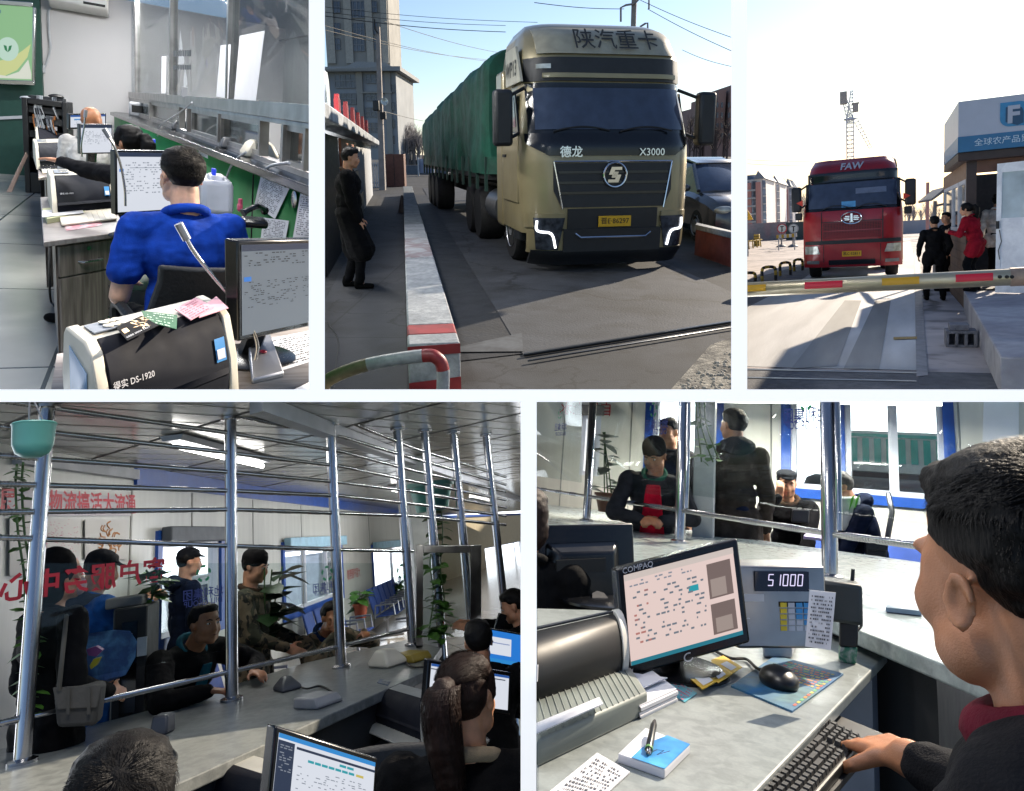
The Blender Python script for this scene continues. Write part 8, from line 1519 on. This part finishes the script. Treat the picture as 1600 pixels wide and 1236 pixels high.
for k in range(14): a0 = rad(60+k*20); a1 = a0+rad(18); mb.quad(*[c+fr.U.normalized()*(r*math.cos(x))+fr.V.normalized()*(r*math.sin(x))*.8 for r, x in ((.009, a0), (.012, a0), (.012, a1), (.009, a1))])
part(t, 'logo', mb, mt('badge_silver', ''), ab=True)
# weighing indicator
C = [Y(1150, 1000, 1.95), Y(1292, 1000, 2.05), Y(1288, 898, 2.05), Y(1150, 884, 1.95)]; fr = Fr(C[0], C[1]-C[0], C[3]-C[0], (C[1]-C[0]).cross(C[3]-C[0]).normalized())
t = thing('weighing_indicator', 'brushed steel weighing indicator showing 51000 on its display', 'weighing display', V((fr(.5, 0).x, fr(.5, 0).y, ZD))); mb = MB(); mb.hexa([fr(0, -.15, -.12), fr(1, -.15, -.12), fr(1, -.1, .01), fr(0, -.1, .01), fr(0, 1, -.14), fr(1, 1, -.14), fr(1, 1, 0), fr(0, 1, 0)]); part(t, 'case', mb, mt('steel_brushed', ''), ab=True, bev=.006)
mb = MB(); fr.hexa(mb, (.2, .66, .004), (.8, .93, .007)); dsp = part(t, 'display', mb, mt('display_black', '#101026', .1), ab=True)
seg = dict(zip('0123456789', ('abcdef', 'bc', 'abged', 'abgcd', 'fgbc', 'afgcd', 'afgedc', 'abc', 'abcdefg', 'abcdfg'))); mb = MB()
for i, ch in enumerate('51000'):
    u0, v0, w_, h_ = .34+i*.082, .74, .05, .15; L = dict(a=((0, 1), (1, 1)), b=((1, .5), (1, 1)), c=((1, 0), (1, .5)), d=((0, 0), (1, 0)), e=((0, 0), (0, .5)), f=((0, .5), (0, 1)), g=((0, .5), (1, .5)))
    for s_ in seg[ch]: (a0, b0), (a1, b1) = L[s_]; p, q = fr(u0+w_*a0+.012*b0, v0+h_*b0, .0085), fr(u0+w_*a1+.012*b1, v0+h_*b1, .0085); mb.tube([p, q], .0014, 4)
part(dsp, 'digits', mb, glow_s('digit_white', '#e4dcff', 1.2), ab=True)
mb = MB(); fr.hexa(mb, (.46, .12, .003), (1.0, .52, .005)); kp = part(t, 'keypad', mb, mt('ink_black', ''), ab=True); ks = {'y': mt('key_yellow', '#c9b22a', .5), 'b': mt('key_blue', '#3a86c0', .5), 'w': mt('key_white', '#aeb3c0', .5)}
for r, rw_ in enumerate(('ywbbbw', 'ywbbbw', 'ywbbbw', 'ywwbwy', 'ywwwwy')):
    for c_, k in enumerate(rw_): u, v = .475+c_*.087, .445-r*.078; mb = MB(); fr.hexa(mb, (u, v, .0055), (u+.068, v+.06, .009)); part(kp, 'key', mb, ks[k], ab=True)
mb = MB(); fr.hexa(mb, (.02, .52, .003), (.3, .62, .005)); part(t, 'white_label', mb, mt('paper', ''), ab=True)
mb = MB(); fr.hexa(mb, (.02, .34, .003), (.36, .42, .005)); fr.hexa(mb, (.02, .2, .003), (.36, .31, .005)); nb = part(t, 'name_plate', mb, mt('ink_black', ''), ab=True); mb = MB(); mb.put('AC', fr(.08, .255, .006), fr.U, fr.V, .022, fr.W, .001); part(nb, 'plate_text', mb, mt('paper', ''), ab=True)
# note, radio, devices
P = [Y(1258, 1010, 1.8), Y(1298, 1016, 1.8), Y(1306, 926, 1.82), Y(1265, 922, 1.82)]; mb = MB(); mb.slab(P, (0, .002, 0)); o = solo('note_paper', 'perforated white note paper leaning on the weighing indicator', 'paper', mb, mt('paper', ''), smooth=None); scribble(o, [q-V((0, .002, 0)) for q in P], 8, 9, lift=.0005)
t = thing('walkie_talkie', 'black and green walkie-talkie standing on the desk with its antenna up', 'radio', Z(1325, 1037, ZD)); b = Z(1325, 1037, ZD); d = b.y; K = d/1100
rb = lambda mb, xa, xb, ya, yb, dd=.035, tw=0: mb.hexa([Y(xa, yb, d), Y(xb, yb+2, d), Y(xb+1, yb+2, d)+V((0, dd, 0)), Y(xa+1, yb, d)+V((0, dd, 0)), Y(xa+2, ya, d), Y(xb+2, ya+1, d), Y(xb+2, ya+1, d)+V((0, dd, 0)), Y(xa+2, ya, d)+V((0, dd, 0))])
mb = MB(); rb(mb, 1310, 1338, 1011, 1036); lw = part(t, 'battery', mb, mt('radio_green', '#3d7f62', .5, kind='patch', col2='#b5b8ae', sc=40), ab=True, bev=.004); mb = MB(); rb(mb, 1311, 1340, 972, 1010.6); part(t, 'body', mb, mt('radio_black', '#14161a', .4), ab=True, bev=.005)
mb = MB(); mb.tube([Y(1322, 974, d+.015), Y(1330, 930, d+.015), Y(1333, 889, d+.015)], [.0075, .006, .005], 10); mb.lathe(Y(1338, 972, d+.015), [(.008, 0), (.008, .015), (0, .016)], 10); part(t, 'antenna', mb, mt('radio_black', ''), ab=True)
mb = MB(); mb.tube(spline([Y(1333, 925, d+.08), Y(1340, 945, d+.06), Y(1346, 975, d+.03), Y(1340, 985, d+.01)], 5), .004, 6); solo('cord', 'dark coiled cord hanging beside the walkie-talkie', 'cord', mb, mt('ink_black', ''))
c0 = [Z(1192, 1028, ZD), Z(1238, 1029, ZD), Z(1246, 1006, ZD), Z(1198, 1003, ZD)]; mb = MB(); mb.slab(c0, (0, 0, .035)); solo('card_reader', 'white plastic card reader box in front of the weighing indicator', 'card reader', mb, mt('device_white', ''), bev=.006)
mb = MB(); a = Z(1296, 930, ZK-.1); c = Y(1312, 935, 2.25); mb.box(c-V((.055, .03, .06)), c+V((.055, .08, .045))); solo('charger_box', 'dark box with green and red lights behind the walkie-talkie', 'box', mb, mt('box_dark', '#2e3436', .5), bev=.01)
# mouse mat, mouse, cards
P = [Z(1142, 1074, ZD), Z(1238, 1114, ZD), Z(1318, 1055, ZD), Z(1212, 1026, ZD)]; mb = MB(); mb.slab(P, (0, 0, .004)); o = solo('mouse_mat', 'blue printed mouse mat under the mouse', 'mouse mat', mb, mt('mat_blue', '#1f5f8f', .6, kind='patch', col2='#4a6f78', sc=5, var=.2), smooth=None); f = lambda u, v: P[0].lerp(P[1], u).lerp(P[3].lerp(P[2], u), v)+V((0, 0, .0048)); random.seed(8)
mb = MB(); cs = [mt('mat_'+c, h, .6) for c, h in (('red', '#b0584a'), ('yellow', '#b5a84a'), ('green', '#5a9a6a'), ('orange', '#b07a3a'))]
for r in range(8):
    v = .5+.055*r; u = .25
    while u < .9: w_ = random.uniform(.03, .09); mb.use(random.choice(cs)).quad(f(u, v), f(u+w_, v), f(u+w_, v+.03), f(u, v+.03)); u += w_+.02
for k in range(12): mb.use(cs[k % 4]).quad(f(.93-.0, .08+.06*k), f(.97, .08+.06*k), f(.97, .12+.06*k), f(.93, .12+.06*k))
part(o, 'print', mb, ab=True)
c = Z(1217, 1070, ZD+.004); mb = MB(); R = Matrix.Rotation(rad(18), 3, 'Z'); mb.ball(c+V((0, 0, .012)), (.043, .062, .03), 20, R); o = solo('mouse', 'black oval computer mouse on the blue mat', 'mouse', mb, mt('mouse_black', ''), base=c, smooth=60); mb = MB(); mb.lathe(c+R @ V((-.0, .03, .033)), [(.006, -.003), (.006, .003)], 10, R @ V((1, 0, 0))); part(o, 'wheel', mb, mt('term_grey', ''), ab=True)
mb = MB(); mb.tube(spline([c+R @ V((0, .062, .012)), Z(1184, 1045, ZD+.01), Z(1166, 1030, ZD+.006), Z(1140, 1028, ZD+.006), Z(1108, 1012, ZD+.006)], 6), .004, 6); solo('cable', 'black mouse cable running under the main monitor', 'cable', mb, mt('ink_black', ''))
for q, lb in (((((1070, 1054), (1098, 1078), (1125, 1063), (1098, 1040))), 'left yellow card with a white handwritten label'), ((((1099, 1040), (1122, 1068), (1144, 1054), (1118, 1032))), 'middle yellow card with a white handwritten label'), ((((1111, 1032), (1144, 1053), (1160, 1043), (1130, 1025))), 'right yellow card with a white handwritten label, under the monitor')):
    z = ZD+.002+.002*len(lb[:5]); o = sheet('yellow_card', lb, 'card', q, z, mt('card_yellow', '#c9a21f', .5, var=.1), .0015, 'yellow cards by the monitor foot'); Q = [DESK.z(x, y, z+.0025) for x, y in q]; g = lambda u, v: Q[0].lerp(Q[1], u).lerp(Q[3].lerp(Q[2], u), v); mb = MB(); mb.quad(g(.35, .2), g(.85, .2), g(.85, .75), g(.35, .75)); l = part(o, 'label', mb, mt('paper', ''), ab=True)
sheet('teal_card', 'teal bank card lying between the fanfold paper and the yellow cards', 'card', ((1036, 1078), (1070, 1098), (1089, 1084), (1054, 1062)), ZD+.001, mt('card_teal', '#4a95a5', .4, var=.1), .0015, text=(3, 2, mt('slip_ink', '#3f5a5a', .7)))
# printer at the left with tractor paper
F0, F1, BK = Z(826, 1207, ZD), Z(1011, 1117, ZD), Z(960, 1052, ZD); U = F1-F0; fr = Fr(F0, U, BK-F1, V((0, 0, .145))); t = thing('printer', 'grey printer with a black hood and fanfold paper beside the main monitor', 'printer', fr(.5, .5)); bm = mt('printer_body', '#b5b4ae', .5); dm = mt('hood_black', '#131416', .45, spec=.3)
hood = lambda r, h, zz: [(.8-r*math.cos(a), zz+h*math.sin(a)) for a in (rad(12*k) for k in range(1, 13))]
mb = MB(); fr.prof(mb, [(.5, .12), (.48, .4)]+hood(.34, .62, .38)+[(1.12, .05)], -.1, .9); part(t, 'hood', mb, dm, ab=True, bev=.003, smooth=60)
mb = MB(); fr.prof(mb, [(.5, .0), (.46, .42)]+hood(.36, .68, .38)+[(1.15, .0)], .9, .97); part(t, 'end_cap', mb, bm, ab=True, bev=.003, smooth=60)
mb = MB(); fr.prof(mb, [(.86, 1.0), (.86, 1.03), (1.05, .96), (1.05, .93)], -.1, .9); part(t, 'control_panel', mb, mt('term_grey', ''), ab=True)
mb = MB(); fr.prof(mb, [(.0, .0), (.0, .28), (.5, .36), (.5, .0)], -.1, 1.0); tr = part(t, 'front_tray', mb, mt('tray_grey', '#6f7671', .5), ab=True, bev=.005)
mb = MB()
for k in range(18): fr.prof(mb, [(.02, .284), (.02, .295), (.48, .369), (.48, .358)], .02+.053*k, .026+.053*k)
part(tr, 'tray_rib', mb, mt('tray_grey', ''), ab=True)
lb = [fr(u, v, w) for u, v, w in ((.0, .462, .6), (.12, .462, .6), (.12, .485, .78), (.0, .485, .78))]; lb = [q-V((0, .012, 0)) for q in lb]; mb = MB(); mb.slab(lb, (0, -.003, 0)); l = part(t, 'label', mb, mt('paper', ''), ab=True); mb = MB(); mb.put('OKI', (lb[0]+lb[2])/2+V((-.004, -.005, 0)), lb[1]-lb[0], lb[3]-lb[0], .03, None, .001, bold=.03); part(l, 'lettering', mb, mt('oki_red', '#b02030', .5), ab=True)
sheet('printer_paper', 'long white strip of paper lying in the printer tray', 'paper', ((832, 1150), (942, 1101), (936, 1091), (832, 1134)), ZD+.056, mt('paper', ''), .002)
P = [Z(1000, 1124, ZD), Z(1058, 1096, ZD), Z(1020, 1066, ZD), Z(968, 1088, ZD)]; mb = MB()
for k in range(7): e = V((random.uniform(-.004, .004), random.uniform(-.004, .004), k*.0035+.0005)); mb.slab([q+e for q in P], (0, 0, .003))
mb.loft([[q, q+V((.0, 0, .002)), r+V((0, 0, .002)), r] for q, r in ((Y(968, 1018, 1.82), Y(980, 1012, 1.82)), (Y(975, 1050, 1.8), Y(990, 1040, 1.8)), (P[3]+V((0, 0, .035)), P[3].lerp(P[2], .35)+V((0, 0, .035))), (P[0].lerp(P[3], .4)+V((0, 0, .03)), P[1].lerp(P[2], .4)+V((0, 0, .03))))]); solo('fanfold_paper', 'stack of fanfold paper feeding out beside the main monitor', 'paper stack', mb, mt('paper', ''), smooth=None)
o = sheet('form', 'perforated printed form in front of the grey printer', 'paper', ((845, 1250), (925, 1262), (984, 1208), (933, 1178)), ZD+.001, mt('paper', ''), .002, text=(7, 12))
P = [Z(965, 1192, ZD), Z(1038, 1218, ZD), Z(1078, 1178, ZD), Z(1008, 1150, ZD)]; mb = MB(); mb.slab(P, (0, 0, .014)); o = solo('notebook', 'small blue and white notebook under the pen', 'notebook', mb, mt('paper', ''), bev=.002, smooth=None); f = lambda u, v: P[0].lerp(P[1], u).lerp(P[3].lerp(P[2], u), v)+V((0, 0, .0147))
mb = MB(); mb.slab([f(*q) for q in ((.3, 0), (1, 0), (1, 1), (.5, 1), (.38, .7), (.3, .35))], (0, 0, .0005)); c_ = part(o, 'cover_print', mb, mt('cover_blue', '#1f78b8', .4, kind='patch', col2='#4aa0d8', sc=8), ab=True); mb = MB(); mb.tube([f(.5, .25), f(.58, .45), f(.7, .5), f(.66, .3), f(.8, .55)], .0012, 4); part(c_, 'handwriting', mb, mt('ink_navy', '#141a4a', .5), ab=True)
t = thing('pen', 'black ballpoint pen lying on the blue notebook', 'pen', f(.45, .3)); a, b = f(.55, .16)+V((0, 0, .004)), Y(1023, 1126, f(.3, .9).y); mb = MB(); mb.tube([a, a.lerp(b, .1), a.lerp(b, .14), a.lerp(b, .85), b], [.0018, .005, .0062, .0055, .0025], 12); part(t, 'barrel', mb, mt('pen_black', '#101214', .3), ab=True, smooth=60)
mb = MB(); e = (b-a).normalized(); mb.tube([a.lerp(b, .12), a.lerp(b, .17)], .0068, 12); part(t, 'grip_ring', mb, mt('pen_green', '#5a8a4a', .4), ab=True); mb = MB(); mb.tube([a, a.lerp(b, .07)], [.0012, .0045], 10); part(t, 'tip', mb, mt('steel', ''), ab=True)
# keyboard
zk = .815; P = [Z(1120, 1262, zk), Z(1268, 1126, zk), Z(1352, 1168, zk), Z(1235, 1310, zk)]; mb = MB(); mb.slab(P, (0, 0, .018)); o = solo('keyboard', 'black computer keyboard under the clerk\'s hand', 'keyboard', mb, mt('kb_black', '#0f1012', .4), bev=.004, smooth=None); f = lambda u, v, z=0: P[0].lerp(P[1], u).lerp(P[3].lerp(P[2], u), v)+V((0, 0, .0185+z))
for r in range(6):
    n = 20; mb = MB(); u = .03
    while u < .96:
        w_ = .04 if random.random() < .88 else .085; v0 = .16+.13*r+(.03 if r else 0); e = .004
        if not (.70 < u < .725 or .86 < u < .875): mb.hexa([f(u, v0), f(u+w_-.006, v0), f(u+w_-.006, v0+.105), f(u, v0+.105)]+[f(a_, b_, .008) for a_, b_ in ((u+e, v0+.012), (u+w_-.006-e, v0+.012), (u+w_-.006-e, v0+.09), (u+e, v0+.09))])
        u += w_+.003
    part(o, 'key_row', mb, mt('key_black', '#1b1c1f', .5), ab=True)
mb = MB(); mb.ball(f(.84, .07, .001), (.003, .003, .0015), 8); part(o, 'indicator_lamp', mb, glow_s('led_amber', '#ffb040', 3), ab=True)
kt = [Z(1105, 1262, zk-.012), Z(1272, 1110, zk-.012), Z(1380, 1155, zk-.012), Z(1250, 1310, zk-.012)]; mb = MB(); mb.slab(kt, (0, 0, .011)); solo('keyboard_tray', 'dark keyboard tray under the front edge of the desk', 'tray', mb, mt('tray_dark', '#2a2b2d', .5), smooth=None)
# people
hy = lambda px, py, d: Y(px, py, d).z
P_ = lambda px, d: V((Y(px, 760, d).x, d, 0))
d = .86; hc_ = Y(1592, 898, d); K = 1.13; H_ = 1.72*K
cx_, cy_ = hc_.x, hc_.y; yaw = 66; hip = hc_.z-.60*K
w_ = Z(1416, 1184, zk+.055); R = Matrix.Rotation(rad(-yaw), 3, 'Z'); bx_ = V((cx_, cy_, 0))-Matrix.Rotation(rad(yaw), 3, 'Z') @ V((0, .03*K, 0)); wl_ = R @ (w_-V((bx_.x, bx_.y, 0))); dirw = R @ (Z(1318, 1140, zk+.03)-w_)
a = person('large clerk in a black suit jacket seen over his shoulder, one hand on the keyboard', V((bx_.x, bx_.y, 0)), yaw, H_, hip=hip, coat=0, top='suit', hair='crew', vox=.0045, hk=.89, head=(-35, 4, 0), girth=.8, cuff=.05, neck=.10, ez=-.016, collar='shirt_wine', hands=[(-.1, .45, hip+.05), tuple(wl_)], hdir=[((0, 1, 0), (0, 0, 1), -1), (tuple(dirw), tuple(R @ V((-.1, -.32, .95))), 1)], feet=[(-.12, .45, .085), (.12, .45, .085)], grip=[.5, .26], poles=[(-1, -.3, -.5), (.7, -.5, -.8)], skin='skin_tan')
strands(a, .89, 7000, 'hair_black')
d = 2.6; person('woman with brown hair, mostly hidden by the big monitor', V((Y(824, 800, d).x, d, 0)), 20, 1.62, hip=hy(838, 795, d)-.66, coat=0, top='coat_black', hair='bob', hairm='hair_brown', vox=.01, feet=[(-.1, .4, .085), (.1, .4, .085)])
d = 5.6; person('man in a knit hat and dark jacket with a red shirt leaning on the counter', P_(1022, d), -172, 1.72, hip=hy(1013, 714, d)-.6, lean=(20, 0), coat=.15, top='coat_grey', hair='beanie', hairm='knit_black', vox=.01, face=True, head=(-22, 26, 0), hands=[(-.06, .4, hy(1003, 812, 5.2)), (.06, .4, hy(1003, 812, 5.2))], hdir=[((.8, .5, 0), (0, .6, .8), -1), ((-.8, .5, 0), (0, .6, .8), 1)], curl=.9, poles=[(-1, .0, -.6), (1, .0, -.6)], collar='green', skin='skin_tan')
mb = MB(); 
a_ = COL.objects['person.%03d' % max(int(o.name[7:]) for o in COL.objects if o.name.startswith('person.'))]; rl = Matrix.Rotation(rad(-20), 3, 'X'); hz_ = hy(1013, 714, d)-.6; qq = lambda x, y, z: V((0, 0, hz_))+rl @ V((x, y, z))
mb.slab([qq(-.05, .142, .47), qq(.05, .142, .47), qq(.09, .158, .1), qq(.06, .15, -.05), qq(-.06, .15, -.05), qq(-.09, .158, .1)], (0, .02, 0)); part(a_, 'red_shirt', mb, CL('red'), bev=.008)
d = 6.5; person('man whose face shows just behind the man in the knit hat', P_(1046, d), 150, 1.74, hip=hy(1040, 676, d)-.655, coat=.1, top='coat_grey', hair='short', vox=.012, face=True, head=(0, 10, 0))
d = 5.9; person('tall man in a long dark coat standing with his back turned', P_(1146, d), 20, 1.84, hip=hy(1140, 664, d)-.70, coat=.42, top='brown_coat', hair='short', vox=.011, hood='coat_grey', head=(25, 0, 0), girth=1.0, collar='coat_grey', legs='coat_navy')
d = 6.9; q = P_(1236, d); person('seated man in a flat cap and black coat resting his face on his hand', q, 168, 1.7, hip=.74, lean=(14, 0), coat=.1, top='coat_black', hair='flatcap', hairm='cap_dark', vox=.01, face=True, head=(20, 10, 0), hands=[(-.15, .4, .6), (.03, .33, hy(1236, 778, 6.6))], hdir=[((.3, 1, 0), (0, 0, 1), -1), ((-.1, .0, 1), (.0, 1, .2), 1)], curl=.8, poles=[(-1, 0, -.5), (.8, .2, -1)], feet=[(-.16, .42, .085), (.16, .42, .085)], legs='trousers_grey', collar='fur')
d = 6.5; q = P_(1368, d); person('seated man with grey hair bending forward in a dark padded jacket', q, 105, 1.74, hip=.76, lean=(22, 0), coat=.1, top='coat_navy', hair='crew', hairm='hair_grey', vox=.01, face=True, head=(0, 16, 0), hood='coat_navy', hands=[(-.1, .42, .68), (.1, .42, .68)], feet=[(-.14, .45, .085), (.14, .45, .085)], collar='coat_navy')
# waiting seats, bags, plants
wl = bw
seat_row('blue seats under the wide window behind the bending man', bw.at(1262, 850)[0], 4, .5); seat_row('blue seats beside the tall plant', bw.at(850, 800)[0], 2, .5); seat_row('blue seats between the pillar and the man in the flat cap', bw.at(1120, 830)[0], 2, .45)
t = thing('shopping_bag', 'white shopping bag with green leaf print on the seat between the seated men', 'bag', Y(1312, 830, 6.3)); mb = MB(); b0 = [Y(1286, 828, 6.3), Y(1342, 830, 6.3), Y(1345, 776, 6.3), Y(1290, 776, 6.3)]; mb.slab(b0, (0, .2, 0)); part(t, 'body', mb, mt('bag_white', '#bcbfba', .6, bump=.3, bsc=20), ab=True, bev=.02); mb = MB()
for x, s in ((1292, -1), (1326, 1), (1334, 1)): mb.slab([Y(x, 800, 6.28), Y(x+6*s, 785, 6.28), Y(x+10, 772, 6.28), Y(x+4, 778, 6.28)], (0, -.01, 0))
part(t, 'leaf_print', mb, mt('leaf_print', '#5aa82a', .5), ab=True)
t = thing('shoulder_bag', 'black leather shoulder bag at the bending man\'s side', 'bag', Y(1370, 880, 6.2)); mb = MB(); mb.slab([Y(1351, 878, 6.2), Y(1385, 878, 6.2), Y(1388, 842, 6.2), Y(1354, 840, 6.2)], (0, .1, 0)); b_ = part(t, 'body', mb, mt('leather_black', '#14161c', .3, bump=.1), ab=True, bev=.015); mb = MB(); mb.slab([Y(1353, 860, 6.19), Y(1387, 860, 6.19), Y(1388, 843, 6.19), Y(1354, 841, 6.19)], (0, -.015, 0)); part(b_, 'flap', mb, mt('leather_black', ''), ab=True, bev=.005); mb = MB(); mb.tube([Y(1386, 845, 6.2), Y(1394, 800, 6.3), Y(1388, 772, 6.5)], .02, 6); part(t, 'strap', mb, mt('leather_black', ''), ab=True)
mb = MB(); mb.slab([Y(1255, 842, 6.1), Y(1292, 846, 6.0), Y(1292, 834, 6.4), Y(1266, 830, 6.4)], (0, 0, .02)); solo('document_folder', 'pale lilac document folder on the bending man\'s lap', 'folder', mb, mt('folder_lilac', '#a79bc0', .5), smooth=None)
mb = MB(); mb.slab([Y(1236, 816, 6.45), Y(1264, 818, 6.45), Y(1265, 797, 6.45), Y(1238, 796, 6.45)], (0, .06, 0)); solo('handbag', 'small black handbag on the lap of the man in the flat cap', 'bag', mb, mt('leather_black', ''), bev=.01, smooth=None)
v = [[Y(950+dx, 778, 6.2), Y(947+dx*.6, 730, 6.2), Y(944-dx*.3, 675, 6.2)] for dx in (-5, 0, 6)]; leaf_cluster('rubber_plant', 'tall broad-leaved plant beside the narrow window', 'plant', v, 9, leafd, (Y(950, 800, 6.2), .12, .16, mt('pot_brown', '#5a3a2c', .6)), .15, 21)
v = [[Y(x, 612, 5.0), Y(x+3, 660, 5.0), Y(x+8+dx, 700, 5.0), Y(x+10+dx*2, 722, 5.0)] for x, dx in ((1086, 0), (1092, 6), (1100, 8))]; leaf_cluster('hanging_vine', 'green trailing plant hanging in front of the tall man', 'plant', v, 6, leafm, None, .085, 22)
for y_, d_, pw_, lb in ((612, 6.9, 105, 'added unseen tube lamp along the top of the cream wall'),):  # added fill light for the dim back wall, hidden behind the white bar
    a, b = Y(980, y_, d_), Y(1480, y_+4, d_-.4); tube_lamp(lb, a, b, a.z, pw_, 'added unseen lamps behind the weighing desk')
# ---------------------------------------------------------------- every place ends at the white partition between it and its neighbours
bpy.context.view_layer.update()
eye = V((0, 0, 1.65)); cv = lambda c: Matrix((YARD.r, YARD.f, YARD.u)) @ V(c)
row = lambda y, s: cv((0, s, -s*(PY0-y)/FP)); colm = lambda x, s: cv((s, 0, -s*(x-PX0)/FP))
LIM = {id(OFFICE): [row(618, 1), colm(495, -1)], id(YARD): [row(618, 1), colm(495, 1), colm(1155, -1)], id(GATE): [row(618, 1), colm(1155, 1)], id(HALL): [row(618, -1), colm(826, -1)], id(DESK): [row(618, -1), colm(838, 1)]}
for o in [o for o in COL.objects if o.type == 'MESH' and o.name in PLACES]:
    me = o.data; mw = o.matrix_world; iv = mw.inverted()
    for n in LIM[id(PLACES[o.name])]:
        if not me.vertices: break
        ln = (mw.to_3x3().transposed() @ n).normalized(); lc = iv @ eye; ds = [(v.co-lc).dot(ln) for v in me.vertices]
        if min(ds) >= -1e-5: continue
        bm = bmesh.new(); bm.from_mesh(me); r = bmesh.ops.bisect_plane(bm, geom=bm.verts[:]+bm.edges[:]+bm.faces[:], plane_co=lc, plane_no=ln, clear_inner=True)
        ed = [e for e in r['geom_cut'] if isinstance(e, bmesh.types.BMEdge)]
        if ed and len(bm.faces) < 4000: bmesh.ops.holes_fill(bm, edges=[e for e in ed if e.is_boundary], sides=0)
        bm.to_mesh(me); bm.free()
gone = True
while gone:
    gone = [o for o in COL.objects if (o.type == 'MESH' and not o.data.polygons) or (o.type == 'EMPTY' and not o.children)]
    for o in gone:
        for c in list(o.children_recursive): bpy.data.objects.remove(c)
        bpy.data.objects.remove(o)
        break
bpy.data.scenes.remove(S2)
